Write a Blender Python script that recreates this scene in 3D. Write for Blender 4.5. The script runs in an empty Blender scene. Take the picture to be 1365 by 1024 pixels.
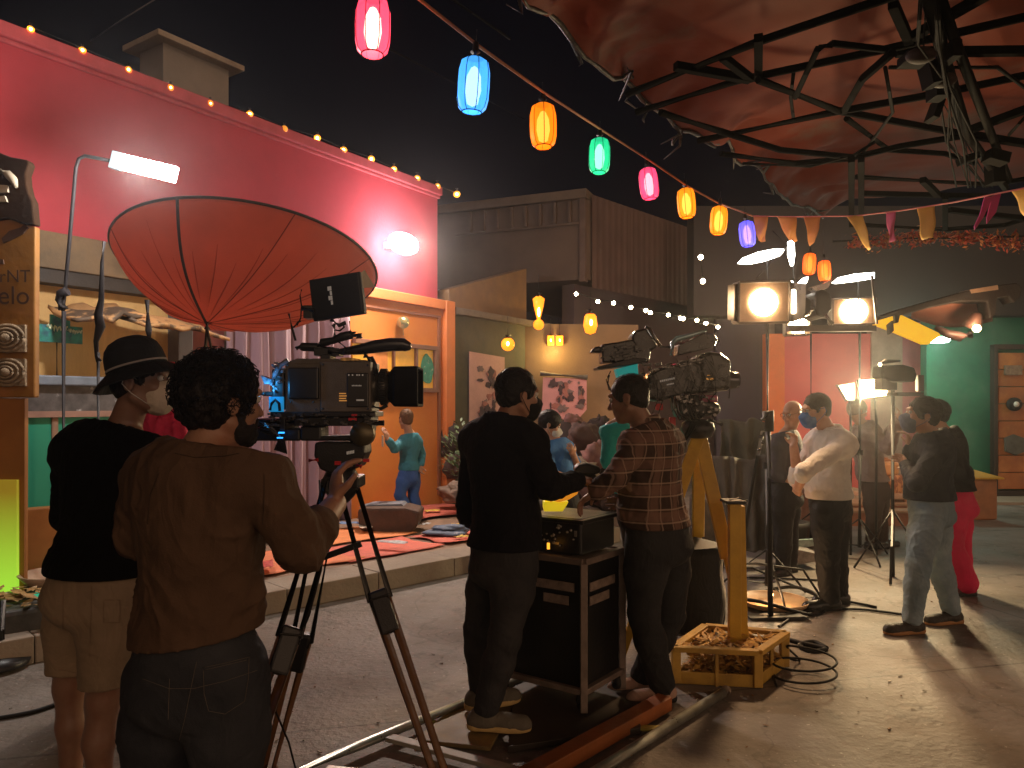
import bpy, math, random
import numpy as np
from mathutils import Vector, Matrix
from math import sin, cos, pi, radians
random.seed(7); rng = np.random.default_rng(11)
S = bpy.context.scene
COL = S.collection
# ---------------------------------------------------------------- camera, sky, exposure
F = 1000.0; CX = 682.5; HY = 540.0; EYE = 1.6
cam_d = bpy.data.cameras.new('camera'); cam = bpy.data.objects.new('camera', cam_d); COL.objects.link(cam)
cam.location = (0, 0, EYE); cam.rotation_euler = (pi/2, 0, 0)
cam_d.sensor_width = 36; cam_d.lens = 36*F/1365; cam_d.shift_y = (HY-512)/1365
cam_d.clip_start = 0.05; cam_d.clip_end = 500
S.camera = cam
S.render.engine = 'CYCLES'; S.cycles.use_denoising = True
S.cycles.max_bounces = 6; S.cycles.diffuse_bounces = 3; S.cycles.volume_bounces = 0; S.cycles.glossy_bounces = 3
S.cycles.transparent_max_bounces = 12; S.cycles.sample_clamp_indirect = 4
S.render.film_transparent = False
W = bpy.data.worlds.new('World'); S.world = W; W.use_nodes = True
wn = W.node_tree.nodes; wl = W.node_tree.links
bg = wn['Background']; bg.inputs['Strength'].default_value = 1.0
# night sky overhead; a warm fill glow is added to it behind and right of the camera
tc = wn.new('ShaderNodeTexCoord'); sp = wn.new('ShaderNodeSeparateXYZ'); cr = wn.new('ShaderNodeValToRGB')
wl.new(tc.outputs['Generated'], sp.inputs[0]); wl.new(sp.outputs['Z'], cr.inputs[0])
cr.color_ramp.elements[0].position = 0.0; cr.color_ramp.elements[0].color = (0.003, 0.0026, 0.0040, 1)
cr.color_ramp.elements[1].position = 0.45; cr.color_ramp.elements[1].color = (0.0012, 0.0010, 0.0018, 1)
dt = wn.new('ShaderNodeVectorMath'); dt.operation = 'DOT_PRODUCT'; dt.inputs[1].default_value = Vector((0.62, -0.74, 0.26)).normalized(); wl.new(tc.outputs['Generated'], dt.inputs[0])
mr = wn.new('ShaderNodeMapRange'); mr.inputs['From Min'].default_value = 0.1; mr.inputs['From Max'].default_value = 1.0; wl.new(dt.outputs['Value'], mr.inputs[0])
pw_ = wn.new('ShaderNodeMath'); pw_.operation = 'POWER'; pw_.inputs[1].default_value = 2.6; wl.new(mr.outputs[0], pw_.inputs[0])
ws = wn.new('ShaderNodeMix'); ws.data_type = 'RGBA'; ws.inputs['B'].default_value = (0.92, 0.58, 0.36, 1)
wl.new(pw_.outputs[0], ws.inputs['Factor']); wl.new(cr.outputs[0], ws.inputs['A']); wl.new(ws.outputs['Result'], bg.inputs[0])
S.view_settings.view_transform = 'Standard'; S.view_settings.look = 'None'
S.view_settings.exposure = 0.4; S.view_settings.gamma = 1.0

def P(px, py, Y): return Vector(((px-CX)/F*Y, Y, EYE+(HY-py)/F*Y))
def PZ(px, py, z):                      # the point of the plane at height z behind a pixel
    return P(px, py, (z-EYE)/(HY-py)*F)
def PG(px, Y, z=0.0): return Vector(((px-CX)/F*Y, Y, z))

# ---------------------------------------------------------------- lamps
def light(kind, loc, energy, color=(1, 1, 1), size=0.1, target=None, name='lamp_light', parent=None, angle=None, blend=0.5, size_y=None):
    d = bpy.data.lights.new(name, kind); d.energy = energy; d.color = color
    if kind == 'AREA':
        d.size = size
        if size_y: d.shape = 'RECTANGLE'; d.size_y = size_y
    else: d.shadow_soft_size = size
    if kind == 'SPOT': d.spot_size = radians(angle or 90); d.spot_blend = blend
    o = bpy.data.objects.new(name, d); COL.objects.link(o); o.location = loc
    if target is not None: o.rotation_euler = (Vector(target)-Vector(loc)).to_track_quat('-Z', 'Y').to_euler()
    if parent is not None:
        o.parent = parent; o.matrix_parent_inverse = Matrix.Translation(parent.location).inverted()
    return o

# ---------------------------------------------------------------- materials
MATS = {}
def lin(c): return tuple((x/12.92 if x <= 0.04045 else ((x+0.055)/1.055)**2.4) for x in c)
def mat(name, base=(0.5, 0.5, 0.5), rough=0.6, metal=0.0, var=0.25, vscale=6.0, bump=0.0, bscale=40.0, emit=None, estr=0.0,
        second=None, smix=(0.45, 0.62), sscale=2.0, sheen=0.0, alpha=1.0, trans=0.0, stretch=(1, 1, 1), coat=0.0, rvar=0.15, spec=0.5, tl=0.0):
    if name in MATS: return MATS[name]
    m = bpy.data.materials.new(name); m.use_nodes = True; MATS[name] = m
    n = m.node_tree.nodes; l = m.node_tree.links; b = n['Principled BSDF']
    tc = n.new('ShaderNodeTexCoord'); mp = n.new('ShaderNodeMapping'); l.new(tc.outputs['Object'], mp.inputs[0])
    mp.inputs['Scale'].default_value = stretch
    nz = n.new('ShaderNodeTexNoise'); nz.inputs['Scale'].default_value = vscale; nz.inputs['Detail'].default_value = 6; nz.inputs['Roughness'].default_value = 0.6
    l.new(mp.outputs[0], nz.inputs['Vector'])
    r = n.new('ShaderNodeMapRange'); r.inputs['From Min'].default_value = 0.25; r.inputs['From Max'].default_value = 0.75
    r.inputs['To Min'].default_value = 1-var; r.inputs['To Max'].default_value = 1+var
    l.new(nz.outputs['Fac'], r.inputs['Value'])
    hs = n.new('ShaderNodeMix'); hs.data_type = 'RGBA'; hs.blend_type = 'MULTIPLY'; hs.inputs['Factor'].default_value = 1
    src = None
    if second:
        n2 = n.new('ShaderNodeTexNoise'); n2.inputs['Scale'].default_value = sscale; n2.inputs['Detail'].default_value = 8; n2.inputs['Roughness'].default_value = 0.65
        l.new(mp.outputs[0], n2.inputs['Vector'])
        r2 = n.new('ShaderNodeMapRange'); r2.inputs['From Min'].default_value = smix[0]; r2.inputs['From Max'].default_value = smix[1]
        l.new(n2.outputs['Fac'], r2.inputs['Value'])
        mx = n.new('ShaderNodeMix'); mx.data_type = 'RGBA'; mx.inputs['A'].default_value = (*base, 1); mx.inputs['B'].default_value = (*second, 1)
        l.new(r2.outputs[0], mx.inputs['Factor']); src = mx.outputs['Result']
        l.new(src, hs.inputs['A'])
    else: hs.inputs['A'].default_value = (*base, 1)
    l.new(r.outputs[0], hs.inputs['B']); l.new(hs.outputs['Result'], b.inputs['Base Color'])
    rr = n.new('ShaderNodeMapRange'); rr.inputs['To Min'].default_value = max(0.02, rough-rvar); rr.inputs['To Max'].default_value = min(1, rough+rvar)
    l.new(nz.outputs['Fac'], rr.inputs['Value']); l.new(rr.outputs[0], b.inputs['Roughness'])
    b.inputs['Metallic'].default_value = metal
    if bump:
        nb = n.new('ShaderNodeTexNoise'); nb.inputs['Scale'].default_value = bscale; nb.inputs['Detail'].default_value = 5
        l.new(mp.outputs[0], nb.inputs['Vector'])
        bp = n.new('ShaderNodeBump'); bp.inputs['Strength'].default_value = bump; bp.inputs['Distance'].default_value = 0.01
        l.new(nb.outputs['Fac'], bp.inputs['Height']); l.new(bp.outputs[0], b.inputs['Normal'])
    if emit: b.inputs['Emission Color'].default_value = (*emit, 1); b.inputs['Emission Strength'].default_value = estr
    if sheen: b.inputs['Sheen Weight'].default_value = sheen; b.inputs['Sheen Roughness'].default_value = 0.4
    b.inputs['Specular IOR Level'].default_value = spec
    if coat: b.inputs['Coat Weight'].default_value = coat
    if alpha < 1: b.inputs['Alpha'].default_value = alpha
    if trans: b.inputs['Transmission Weight'].default_value = trans
    if tl:                                                     # thin cloth or paper: part of the light comes through
        t = n.new('ShaderNodeBsdfTranslucent'); l.new(hs.outputs['Result'], t.inputs['Color']); ms = n.new('ShaderNodeMixShader'); ms.inputs[0].default_value = tl
        out = [x for x in n if x.type == 'OUTPUT_MATERIAL'][0]; l.new(b.outputs[0], ms.inputs[1]); l.new(t.outputs[0], ms.inputs[2]); l.new(ms.outputs[0], out.inputs['Surface'])
    return m
def glow(name, color, s):
    return mat(name, color, 0.5, emit=color, estr=s, var=0.05)

# ---------------------------------------------------------------- mesh builder
def frame_from(d, up=Vector((0, 0, 1))):
    d = Vector(d).normalized(); up = Vector(up)
    if abs(d.dot(up)) > 0.97: up = Vector((1, 0, 0)) if abs(d.x) < .9 else Vector((0, 1, 0))
    x = d.cross(up).normalized(); y = x.cross(d).normalized()
    return x, y, d
def rotz(a): return Matrix.Rotation(radians(a), 3, 'Z')
class MB:
    def __init__(s): s.v = []; s.f = []; s.m = []; s.sm = []; s.mi = 0; s.uv = None
    def add(s, vs, fs, smooth=False):
        o = len(s.v); s.v += [tuple(x) for x in vs]
        for f in fs: s.f.append([i+o for i in f]); s.m.append(s.mi); s.sm.append(smooth)
        return s
    def use(s, i): s.mi = i; return s
    def box(s, c, size, R=None):
        c = Vector(c); hx, hy, hz = [k/2 for k in size]
        vs = [Vector((x, y, z)) for x in (-hx, hx) for y in (-hy, hy) for z in (-hz, hz)]
        if R is not None: vs = [R @ v for v in vs]
        return s.add([c+v for v in vs], [(0, 1, 3, 2), (4, 6, 7, 5), (0, 4, 5, 1), (2, 3, 7, 6), (0, 2, 6, 4), (1, 5, 7, 3)])
    def pbox(s, x0, y0, x1, y1, Y, d, yaw=0, roll=0):           # a box drawn as a front face at depth Y, reaching d back
        a = P(x0, y0, Y); b = P(x1, y1, Y); c = (a+b)/2+Vector((0, d/2, 0))
        R = rotz(yaw) @ Matrix.Rotation(radians(roll), 3, 'Y')
        return s.box(c, (abs(b.x-a.x), d, abs(b.z-a.z)), R)
    def bar(s, p, q, w, h=None, up=(0, 0, 1)):
        p = Vector(p); q = Vector(q); h = h or w; x, y, d = frame_from(q-p, up)
        vs = [e+x*a*w/2+y*b*h/2 for e in (p, q) for a, b in ((-1, -1), (1, -1), (1, 1), (-1, 1))]
        return s.add(vs, [(3, 2, 1, 0), (4, 5, 6, 7), (0, 1, 5, 4), (1, 2, 6, 5), (2, 3, 7, 6), (3, 0, 4, 7)])
    def tube(s, pts, r, n=8, cap=True, smooth=True):
        pts = [Vector(p) for p in pts]; rs = r if hasattr(r, '__len__') else [r]*len(pts)
        x = None; vs = []
        for i, p in enumerate(pts):
            d = (pts[min(i+1, len(pts)-1)]-pts[max(i-1, 0)])
            if d.length < 1e-9: d = Vector((0, 0, 1))
            d.normalize()
            if x is None: x, y, _ = frame_from(d)
            else:
                x = (x-d*x.dot(d))
                x = x.normalized() if x.length > 1e-6 else frame_from(d)[0]
                y = d.cross(x)
            for k in range(n): a = 2*pi*k/n; vs.append(p+(x*cos(a)+y*sin(a))*rs[i])
        fs = []
        for i in range(len(pts)-1):
            for k in range(n): k2 = (k+1) % n; fs.append((i*n+k, i*n+k2, (i+1)*n+k2, (i+1)*n+k))
        s.add(vs, fs, smooth)
        if cap:
            o = len(s.v)-len(vs)
            s.f.append([o+k for k in range(n)][::-1]); s.m.append(s.mi); s.sm.append(False)
            s.f.append([o+(len(pts)-1)*n+k for k in range(n)]); s.m.append(s.mi); s.sm.append(False)
        return s
    def lathe(s, prof, c=(0, 0, 0), axis=(0, 0, 1), n=20, smooth=True, a0=0, a1=2*pi):    # prof: (radius, height)
        x, y, d = frame_from(axis); c = Vector(c); vs = []; full = abs(a1-a0-2*pi) < 1e-6; m = n if full else n+1
        for r, h in prof:
            for k in range(m): a = a0+(a1-a0)*k/n; vs.append(c+d*h+(x*cos(a)+y*sin(a))*r)
        fs = []
        for i in range(len(prof)-1):
            for k in range(n):
                k2 = (k+1) % m; fs.append((i*m+k, i*m+k2, (i+1)*m+k2, (i+1)*m+k))
        return s.add(vs, fs, smooth)
    def cyl(s, p, q, r, n=16, r2=None, smooth=True):
        return s.tube([p, q], [r, r if r2 is None else r2], n, True, smooth)
    def ell(s, c, rad, R=None, n=16, m=10):
        rad = rad if hasattr(rad, '__len__') else (rad,)*3; vs = []; c = Vector(c)
        for i in range(m+1):
            t = pi*i/m
            for k in range(n):
                a = 2*pi*k/n; v = Vector((rad[0]*sin(t)*cos(a), rad[1]*sin(t)*sin(a), rad[2]*cos(t)))
                vs.append(c+(R @ v if R is not None else v))
        fs = [(i*n+k, (i+1)*n+k, (i+1)*n+(k+1) % n, i*n+(k+1) % n) for i in range(m) for k in range(n)]
        return s.add(vs, fs, True)
    def prism(s, pts, off):                                    # a flat outline given thickness
        n = len(pts); off = Vector(off); pts = [Vector(p) for p in pts]
        return s.add(pts+[p+off for p in pts], [list(range(n))[::-1], [n+i for i in range(n)]]+[(i, (i+1) % n, n+(i+1) % n, n+i) for i in range(n)])
    def pprism(s, pix, Y, d): return s.prism([P(a, b, Y) for a, b in pix], (0, d, 0))
    def grid(s, fn, nu, nv, smooth=True, double=0.0):
        vs = [Vector(fn(i/nu, j/nv)) for i in range(nu+1) for j in range(nv+1)]
        fs = [(i*(nv+1)+j, (i+1)*(nv+1)+j, (i+1)*(nv+1)+j+1, i*(nv+1)+j+1) for i in range(nu) for j in range(nv)]
        return s.add(vs, fs, smooth)
    def build(s, name, mats, parent=None, bev=0.0, solid=0.0, label=None, sub=0):
        me = bpy.data.meshes.new(name); me.from_pydata(s.v, [], s.f)
        mats = mats if isinstance(mats, (list, tuple)) else [mats]
        for m in mats: me.materials.append(m)
        me.polygons.foreach_set('material_index', s.m); me.polygons.foreach_set('use_smooth', s.sm)
        me.update(); me.validate()
        o = bpy.data.objects.new(name, me); COL.objects.link(o)
        if parent is not None:
            o.parent = parent; w = Matrix.Identity(4); q = parent
            chain = []
            while q is not None: chain.append(q); q = q.parent
            if parent.type == 'EMPTY': o.matrix_parent_inverse = Matrix.Translation(parent.location).inverted()
        if solid: md = o.modifiers.new('thick', 'SOLIDIFY'); md.thickness = solid; md.offset = 0
        if sub: md = o.modifiers.new('sub', 'SUBSURF'); md.levels = sub; md.render_levels = sub
        if bev:
            md = o.modifiers.new('bev', 'BEVEL'); md.width = bev; md.segments = 2; md.limit_method = 'ANGLE'; md.angle_limit = radians(40)
        if label: o['label'] = label
        return o
def thing(name, label, cat, loc=(0, 0, 0), group=None):
    o = bpy.data.objects.new(name, None); COL.objects.link(o); o.location = loc; o.empty_display_size = .1
    o['label'] = label; o['category'] = cat
    if group: o['group'] = group
    return o
def tag(o, label, cat, group=None):
    o['label'] = label; o['category'] = cat
    if group: o['group'] = group
    return o
def struct(o, kind='structure'): o['kind'] = kind; return o
def dup(root, loc, label=None, group=None):
    r = root.copy(); COL.objects.link(r); r.location = loc
    if label: r['label'] = label
    if group: r['group'] = group
    for ch in list(root.children):
        c = ch.copy(); COL.objects.link(c); c.parent = r
        for g in list(ch.children):
            d = g.copy(); COL.objects.link(d); d.parent = c
    return r
def text_mesh(body, name, size, m, loc, rot, parent=None, ext=0.001, align='CENTER', shear=0, xs=1.0):
    cu = bpy.data.curves.new(name, 'FONT'); cu.body = body; cu.size = size; cu.extrude = ext; cu.align_x = align; cu.align_y = 'CENTER'; cu.shear = shear
    t = bpy.data.objects.new(name+'_tmp', cu); COL.objects.link(t)
    dg = bpy.context.evaluated_depsgraph_get(); me = bpy.data.meshes.new_from_object(t.evaluated_get(dg)); bpy.data.objects.remove(t)
    me.materials.clear(); me.materials.append(m)
    M = Matrix.Translation(loc) @ rot.to_4x4() @ Matrix.Diagonal((xs, 1, 1, 1)); me.transform(M)
    o = bpy.data.objects.new(name, me); COL.objects.link(o)
    if parent is not None:
        o.parent = parent
        if parent.type == 'EMPTY': o.matrix_parent_inverse = Matrix.Translation(parent.location).inverted()
    return o

# smooth pseudo noise for shaping
_lat = rng.random((32, 32, 32)).astype(np.float32)*2-1
def vnoise(p, f=1.0, seed=0):
    q = np.asarray(p, dtype=np.float64)*f+seed*7.31+100.0
    i = np.floor(q).astype(int); t = q-i; t = t*t*(3-2*t); i &= 31; j = (i+1) & 31
    x, y, z = t[..., 0], t[..., 1], t[..., 2]
    def L(a, b, c): return _lat[a, b, c]
    c00 = L(i[..., 0], i[..., 1], i[..., 2])*(1-x)+L(j[..., 0], i[..., 1], i[..., 2])*x
    c10 = L(i[..., 0], j[..., 1], i[..., 2])*(1-x)+L(j[..., 0], j[..., 1], i[..., 2])*x
    c01 = L(i[..., 0], i[..., 1], j[..., 2])*(1-x)+L(j[..., 0], i[..., 1], j[..., 2])*x
    c11 = L(i[..., 0], j[..., 1], j[..., 2])*(1-x)+L(j[..., 0], j[..., 1], j[..., 2])*x
    return (c00*(1-y)+c10*y)*(1-z)+(c01*(1-y)+c11*y)*z
def n1(x, y, z, f=1, s=0): return float(vnoise(np.array([x, y, z]), f, s))

black = mat('black_plastic', (0.012, 0.012, 0.013), 0.38, var=.3, bump=.15, bscale=220)
blackm = mat('black_metal', (0.014, 0.013, 0.013), 0.5, metal=.2, var=.3)
rubber = mat('black_rubber', (0.01, 0.01, 0.01), 0.7)
steel = mat('worn_steel', (0.28, 0.27, 0.26), 0.38, metal=.9, var=.25, vscale=14, second=(0.12, .08, .05), smix=(.55, .75))
wood = mat('raw_timber', (0.24, 0.13, 0.06), 0.65, var=.35, vscale=9, stretch=(1, 1, 6), bump=.3, bscale=50)
white_glow = glow('white_lamp', (1, .97, .93), 40); warm_glow = glow('warm_lamp', (1, .78, .45), 45)
wire_m = mat('dark_wire', (0.006, 0.005, 0.004), 0.8, spec=.05)
cable_m = mat('cable_rubber', (0.012, 0.011, 0.011), 0.6, spec=.2)
HAZE_DENSITY = 0.0024
# ================================================================ SETTING
# ---------------- ground
def ground_mat():
    m = mat('concrete_floor', (0.225, 0.20, 0.178), 0.62, var=.22, vscale=1.3, second=(0.12, 0.098, 0.08), smix=(.42, .68), sscale=.9, bump=.7, bscale=26, rvar=.3)
    n = m.node_tree.nodes; l = m.node_tree.links; b = n['Principled BSDF']
    tc = n.new('ShaderNodeTexCoord'); mp = n.new('ShaderNodeMapping'); mp.inputs['Rotation'].default_value[2] = radians(-13); l.new(tc.outputs['Object'], mp.inputs[0])
    br = n.new('ShaderNodeTexBrick'); br.offset = 0; br.inputs['Scale'].default_value = 1; br.inputs['Brick Width'].default_value = 5.4; br.inputs['Row Height'].default_value = 4.1
    br.inputs['Mortar Size'].default_value = .012; br.inputs['Mortar Smooth'].default_value = .4
    mp.inputs['Location'].default_value = (0.4, 0.28, 0)
    l.new(mp.outputs[0], br.inputs['Vector'])
    # light specks, dust and dark stains
    sp = n.new('ShaderNodeTexNoise'); sp.inputs['Scale'].default_value = 34; sp.inputs['Detail'].default_value = 3; l.new(tc.outputs['Object'], sp.inputs['Vector'])
    rp = n.new('ShaderNodeMapRange'); rp.inputs['From Min'].default_value = .66; rp.inputs['From Max'].default_value = .74; l.new(sp.outputs['Fac'], rp.inputs[0])
    st = n.new('ShaderNodeTexNoise'); st.inputs['Scale'].default_value = 3.2; st.inputs['Detail'].default_value = 9; st.inputs['Roughness'].default_value = .7; l.new(tc.outputs['Object'], st.inputs['Vector'])
    rs = n.new('ShaderNodeMapRange'); rs.inputs['From Min'].default_value = .56; rs.inputs['From Max'].default_value = .7; l.new(st.outputs['Fac'], rs.inputs[0])
    base = [x for x in l if x.to_socket == b.inputs['Base Color']][0].from_socket
    a = n.new('ShaderNodeMix'); a.data_type = 'RGBA'; a.inputs['B'].default_value = (.045, .036, .028, 1); l.new(base, a.inputs['A'])
    ms = n.new('ShaderNodeMath'); ms.operation = 'MULTIPLY'; ms.inputs[1].default_value = .82; l.new(rs.outputs[0], ms.inputs[0]); l.new(ms.outputs[0], a.inputs['Factor'])
    c = n.new('ShaderNodeMix'); c.data_type = 'RGBA'; c.inputs['B'].default_value = (.42, .39, .35, 1); l.new(a.outputs['Result'], c.inputs['A']); l.new(rp.outputs[0], c.inputs['Factor'])
    d = n.new('ShaderNodeMix'); d.data_type = 'RGBA'; d.inputs['B'].default_value = (.02, .017, .014, 1); l.new(c.outputs['Result'], d.inputs['A'])
    mj = n.new('ShaderNodeMath'); mj.operation = 'MULTIPLY'; l.new(br.outputs['Fac'], mj.inputs[0]); l.new(rs.outputs[0], mj.inputs[1]); ma = n.new('ShaderNodeMath'); ma.operation = 'MULTIPLY_ADD'; l.new(br.outputs['Fac'], ma.inputs[0]); ma.inputs[1].default_value = .45; l.new(mj.outputs[0], ma.inputs[2]); l.new(ma.outputs[0], d.inputs['Factor']); l.new(d.outputs['Result'], b.inputs['Base Color'])
    # hairline cracks
    vo = n.new('ShaderNodeTexVoronoi'); vo.feature = 'DISTANCE_TO_EDGE'; vo.inputs['Scale'].default_value = .55; wp_ = n.new('ShaderNodeTexNoise'); wp_.inputs['Scale'].default_value = 2.3; wp_.inputs['Detail'].default_value = 7
    l.new(tc.outputs['Object'], wp_.inputs[0]); vm = n.new('ShaderNodeVectorMath'); vm.operation = 'MULTIPLY_ADD'; vm.inputs[1].default_value = (.7, .7, 0); l.new(wp_.outputs['Color'], vm.inputs[0]); l.new(tc.outputs['Object'], vm.inputs[2]); l.new(vm.outputs[0], vo.inputs[0])
    rc = n.new('ShaderNodeMapRange'); rc.inputs['From Min'].default_value = .007; rc.inputs['From Max'].default_value = .0; l.new(vo.outputs[0], rc.inputs[0])
    e = n.new('ShaderNodeMix'); e.data_type = 'RGBA'; e.inputs['B'].default_value = (.03, .025, .02, 1); l.new(d.outputs['Result'], e.inputs['A']); mk_ = n.new('ShaderNodeMath'); mk_.operation = 'MULTIPLY'; mk_.inputs[1].default_value = .38; l.new(rc.outputs[0], mk_.inputs[0]); l.new(mk_.outputs[0], e.inputs['Factor']); l.new(e.outputs['Result'], b.inputs['Base Color'])
    return m
g = MB(); g.add([(-60, -20, 0), (60, -20, 0), (60, 90, 0), (-60, 90, 0)], [(0, 1, 2, 3)])
gmt = ground_mat(); n_g = gmt.node_tree.nodes; bpn = [x for x in n_g if x.type == 'BUMP'][0]; tcg = n_g.new('ShaderNodeTexCoord'); ng = n_g.new('ShaderNodeTexNoise'); ng.inputs['Scale'].default_value = 5; ng.inputs['Detail'].default_value = 8; ng.inputs['Roughness'].default_value = .7
bg2 = n_g.new('ShaderNodeBump'); bg2.inputs['Strength'].default_value = .55; bg2.inputs['Distance'].default_value = .03; gmt.node_tree.links.new(tcg.outputs['Object'], ng.inputs[0]); gmt.node_tree.links.new(ng.outputs['Fac'], bg2.inputs['Height']); gmt.node_tree.links.new(bg2.outputs[0], bpn.inputs['Normal'])
struct(g.build('ground', gmt))

D = Vector((.5554, .8316, 0)); N = Vector((.8316, -.5554, 0))     # along the street, and out from the left wall
WP = Vector((-1.02, 11.0, 0))
def wallpt(px, off=0.0):                                           # foot point of the left wall's face behind a pixel column
    u = (px-CX)/F; Y = 8.3625/(.6675-u); return Vector((u*Y, Y, 0))+N*off
RW = Matrix((N, D, (0, 0, 1))).transposed()                        # columns: out, along, up
def wbox(mb, pa, pb, z0, z1, o0, o1):                              # box along the left wall between pixel columns
    a = wallpt(pa); b = wallpt(pb); c = (a+b)/2+N*(o0+o1)/2; c.z = (z0+z1)/2
    return mb.box(c, (abs(o1-o0), (b-a).length, z1-z0), RW)

# ---------------- stage platform
CA = Vector((-1.87, 5.70, 0)); CD = Vector((.7146, .6996, 0)); CN = Vector((-.6996, .7146, 0))
conc = mat('kerb_concrete', (0.30, 0.245, 0.19), 0.8, var=.25, vscale=4, bump=.5, bscale=35, second=(.18, .14, .11), smix=(.5, .7))
def sp_(s, t, z=0.17): v = CA+CD*s+CN*t; v.z = z; return v
stage = MB()
n_ = 9; s0, s1 = -3.2, 4.4
for i in range(n_):
    a = s0+(s1-s0)*i/n_; b = s0+(s1-s0)*(i+1)/n_-.006
    stage.prism([sp_(a, 0, 0), sp_(b, 0, 0), sp_(b, .42, 0), sp_(a, .42, 0)], (0, 0, .17+.003*(i % 2)))
struct(stage.build('stage_kerb', conc, bev=.008))
paint = mat('painted_stage', (0.50, .10, .055), .6, var=.25, vscale=2.5, second=(.20, .14, .10), smix=(.5, .6), sscale=1.1, bump=.3, bscale=30)
f = MB(); f.prism([sp_(s0, .42, 0), sp_(s1, .42, 0), sp_(s1, 2.2, 0), sp_(3.2, 6.5, 0), sp_(-1, 6, 0), sp_(s0, 4.2, 0)], (0, 0, .165))
struct(f.build('stage_floor', mat('stage_boards', (.25, .155, .10), .7, var=.3, vscale=3, second=(.14, .09, .06), bump=.4, bscale=25)))
mats_spec = [((.1, .52), (1.25, 1.5), (.74, .22, .10), 'bright orange mat lying furthest left on the stage, strewn with paper scraps'),
             ((1.0, .50), (2.15, 1.22), (.72, .17, .12), 'red coral mat in the middle of the stage edge, its front corner lifted'),
             ((1.25, 1.30), (2.4, 2.1), (.76, .26, .09), 'orange mat behind the coral one, beside the dark log'),
             ((2.25, .52), (3.9, 1.15), (.70, .16, .11), 'red mat at the right end of the stage, under the blue heap'),
             ((2.6, 2.0), (4.2, 3.0), (.40, .09, .06), 'dull red mat at the back of the stage near the rocks')]
for k, ((a, b), (c, d), colr, lab) in enumerate(mats_spec):
    m = MB(); r = random.uniform(-.06, .06)
    m.grid(lambda u, v: sp_(a+(c-a)*u+.04*sin(7*v+k)+r*v, b+(d-b)*v+.05*n1(u*5, v*3, k), .181+.002*k+.012*max(0, n1(u*4, v*4, k, 1, 3))), 14, 10)
    tag(m.build('floor_mat', mat('mat_cloth_%d' % k, colr, .75, var=.2, vscale=8, bump=.3, bscale=60), solid=.003), lab, 'mat', 'coloured mats on the stage')

# ---------------- pink building on the left
pink = mat('pink_render', (0.37, 0.046, 0.060), 0.85, spec=.2, var=.08, vscale=2.2, second=(.33, .039, .053), smix=(.4, .7), sscale=1.7, bump=.12, bscale=22)
tanw = mat('tan_boards', (.60, .38, .15), .7, var=.16, vscale=5, second=(.50, .30, .11), stretch=(1, 1, .25), bump=.2, bscale=30)
dirty = mat('weathered_plaster', (.17, .115, .07), .85, var=.35, vscale=3, second=(.30, .22, .15), smix=(.45, .65), sscale=1.7, bump=.5, bscale=18)
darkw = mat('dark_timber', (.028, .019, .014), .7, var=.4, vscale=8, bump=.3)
maroon = mat('maroon_wall', (.20, .055, .045), .7, var=.2, bump=.15)
greyp = mat('grey_post', (.14, .13, .13), .7, var=.2)
pb_ = thing('pink_building', 'pink rendered building with string lights along its roof edge, left of the yard', 'building', (-5, 9, 0))
m = MB(); wbox(m, -160, 583, 3.10, 4.60, -.22, 0); m.build('upper_wall', pink, pb_)
m = MB(); wbox(m, -160, 583, 0, 3.1, -.5, -.28)
q = wallpt(583); m.box(q+D*-.12-N*2.6+Vector((0, 0, 2.3)), (4.6, .22, 4.6), RW); m.build('lower_wall', dirty, pb_)
m = MB(); wbox(m, -170, 585, 4.60, 4.64, -.3, .03); wbox(m, -170, 585, 4.64, 4.76, -.35, .07); m.build('parapet', mat('pink_parapet', (.38, .07, .08), .8, spec=.2, var=.2, bump=.2), pb_, bev=.01)
m = MB(); a = wallpt(-170, -.25); b = wallpt(584, -.25); zz = Vector((0, 0, 4.55))
m.prism([a+zz, b+zz, b-N*4.5+zz, a-N*4.5+zz], (0, 0, .12)); m.build('roof', dirty, pb_)
# fascia beam and awning planks under the overhang
m = MB(); wbox(m, -120, 250, 2.78, 3.10, -.25, .05); m.build('fascia_beam', mat('old_beam', (.16, .10, .05), .8, var=.5, vscale=4, second=(.07, .05, .03), bump=.6, bscale=14), pb_, bev=.01)
m = MB(); wbox(m, -120, 250, 2.66, 2.78, -.2, .02); m.build('shaded_gap_strip', darkw, pb_)  # dark strip put where the gap under the fascia lies in shade
m = MB(); wbox(m, -120, 236, 1.66, 2.66, -.3, -.16); m.build('board_wall', tanw, pb_)
m = MB()
for k, (pa, pb, z, w, tilt) in enumerate([(60, 150, 2.42, .30, 5), (130, 262, 2.46, .22, -3)]):
    a = wallpt(pa, .0); b = wallpt(pb, .0); a.z = z; b.z = z+.02*tilt; 
    m.grid(lambda u, v: a.lerp(b, u)+N*(.05+.5*v)+Vector((0, 0, -.12*v+.04*n1(u*6, v*4, k))), 12, 5)
m.build('awning_plank', [mat('peeling_ply', (.50, .27, .11), .7, var=.35, vscale=4, second=(.08, .05, .03), smix=(.5, .56), sscale=2.6, bump=.4, bscale=12)], pb_, solid=.03)
m = MB(); wbox(m, 236, 256, 0, 2.8, -.3, .02); m.build('corner_post', greyp, pb_, bev=.01)
m = MB(); wbox(m, 256, 305, 0, 3.1, -.28, -.08); m.build('maroon_panel', maroon, pb_)
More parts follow.
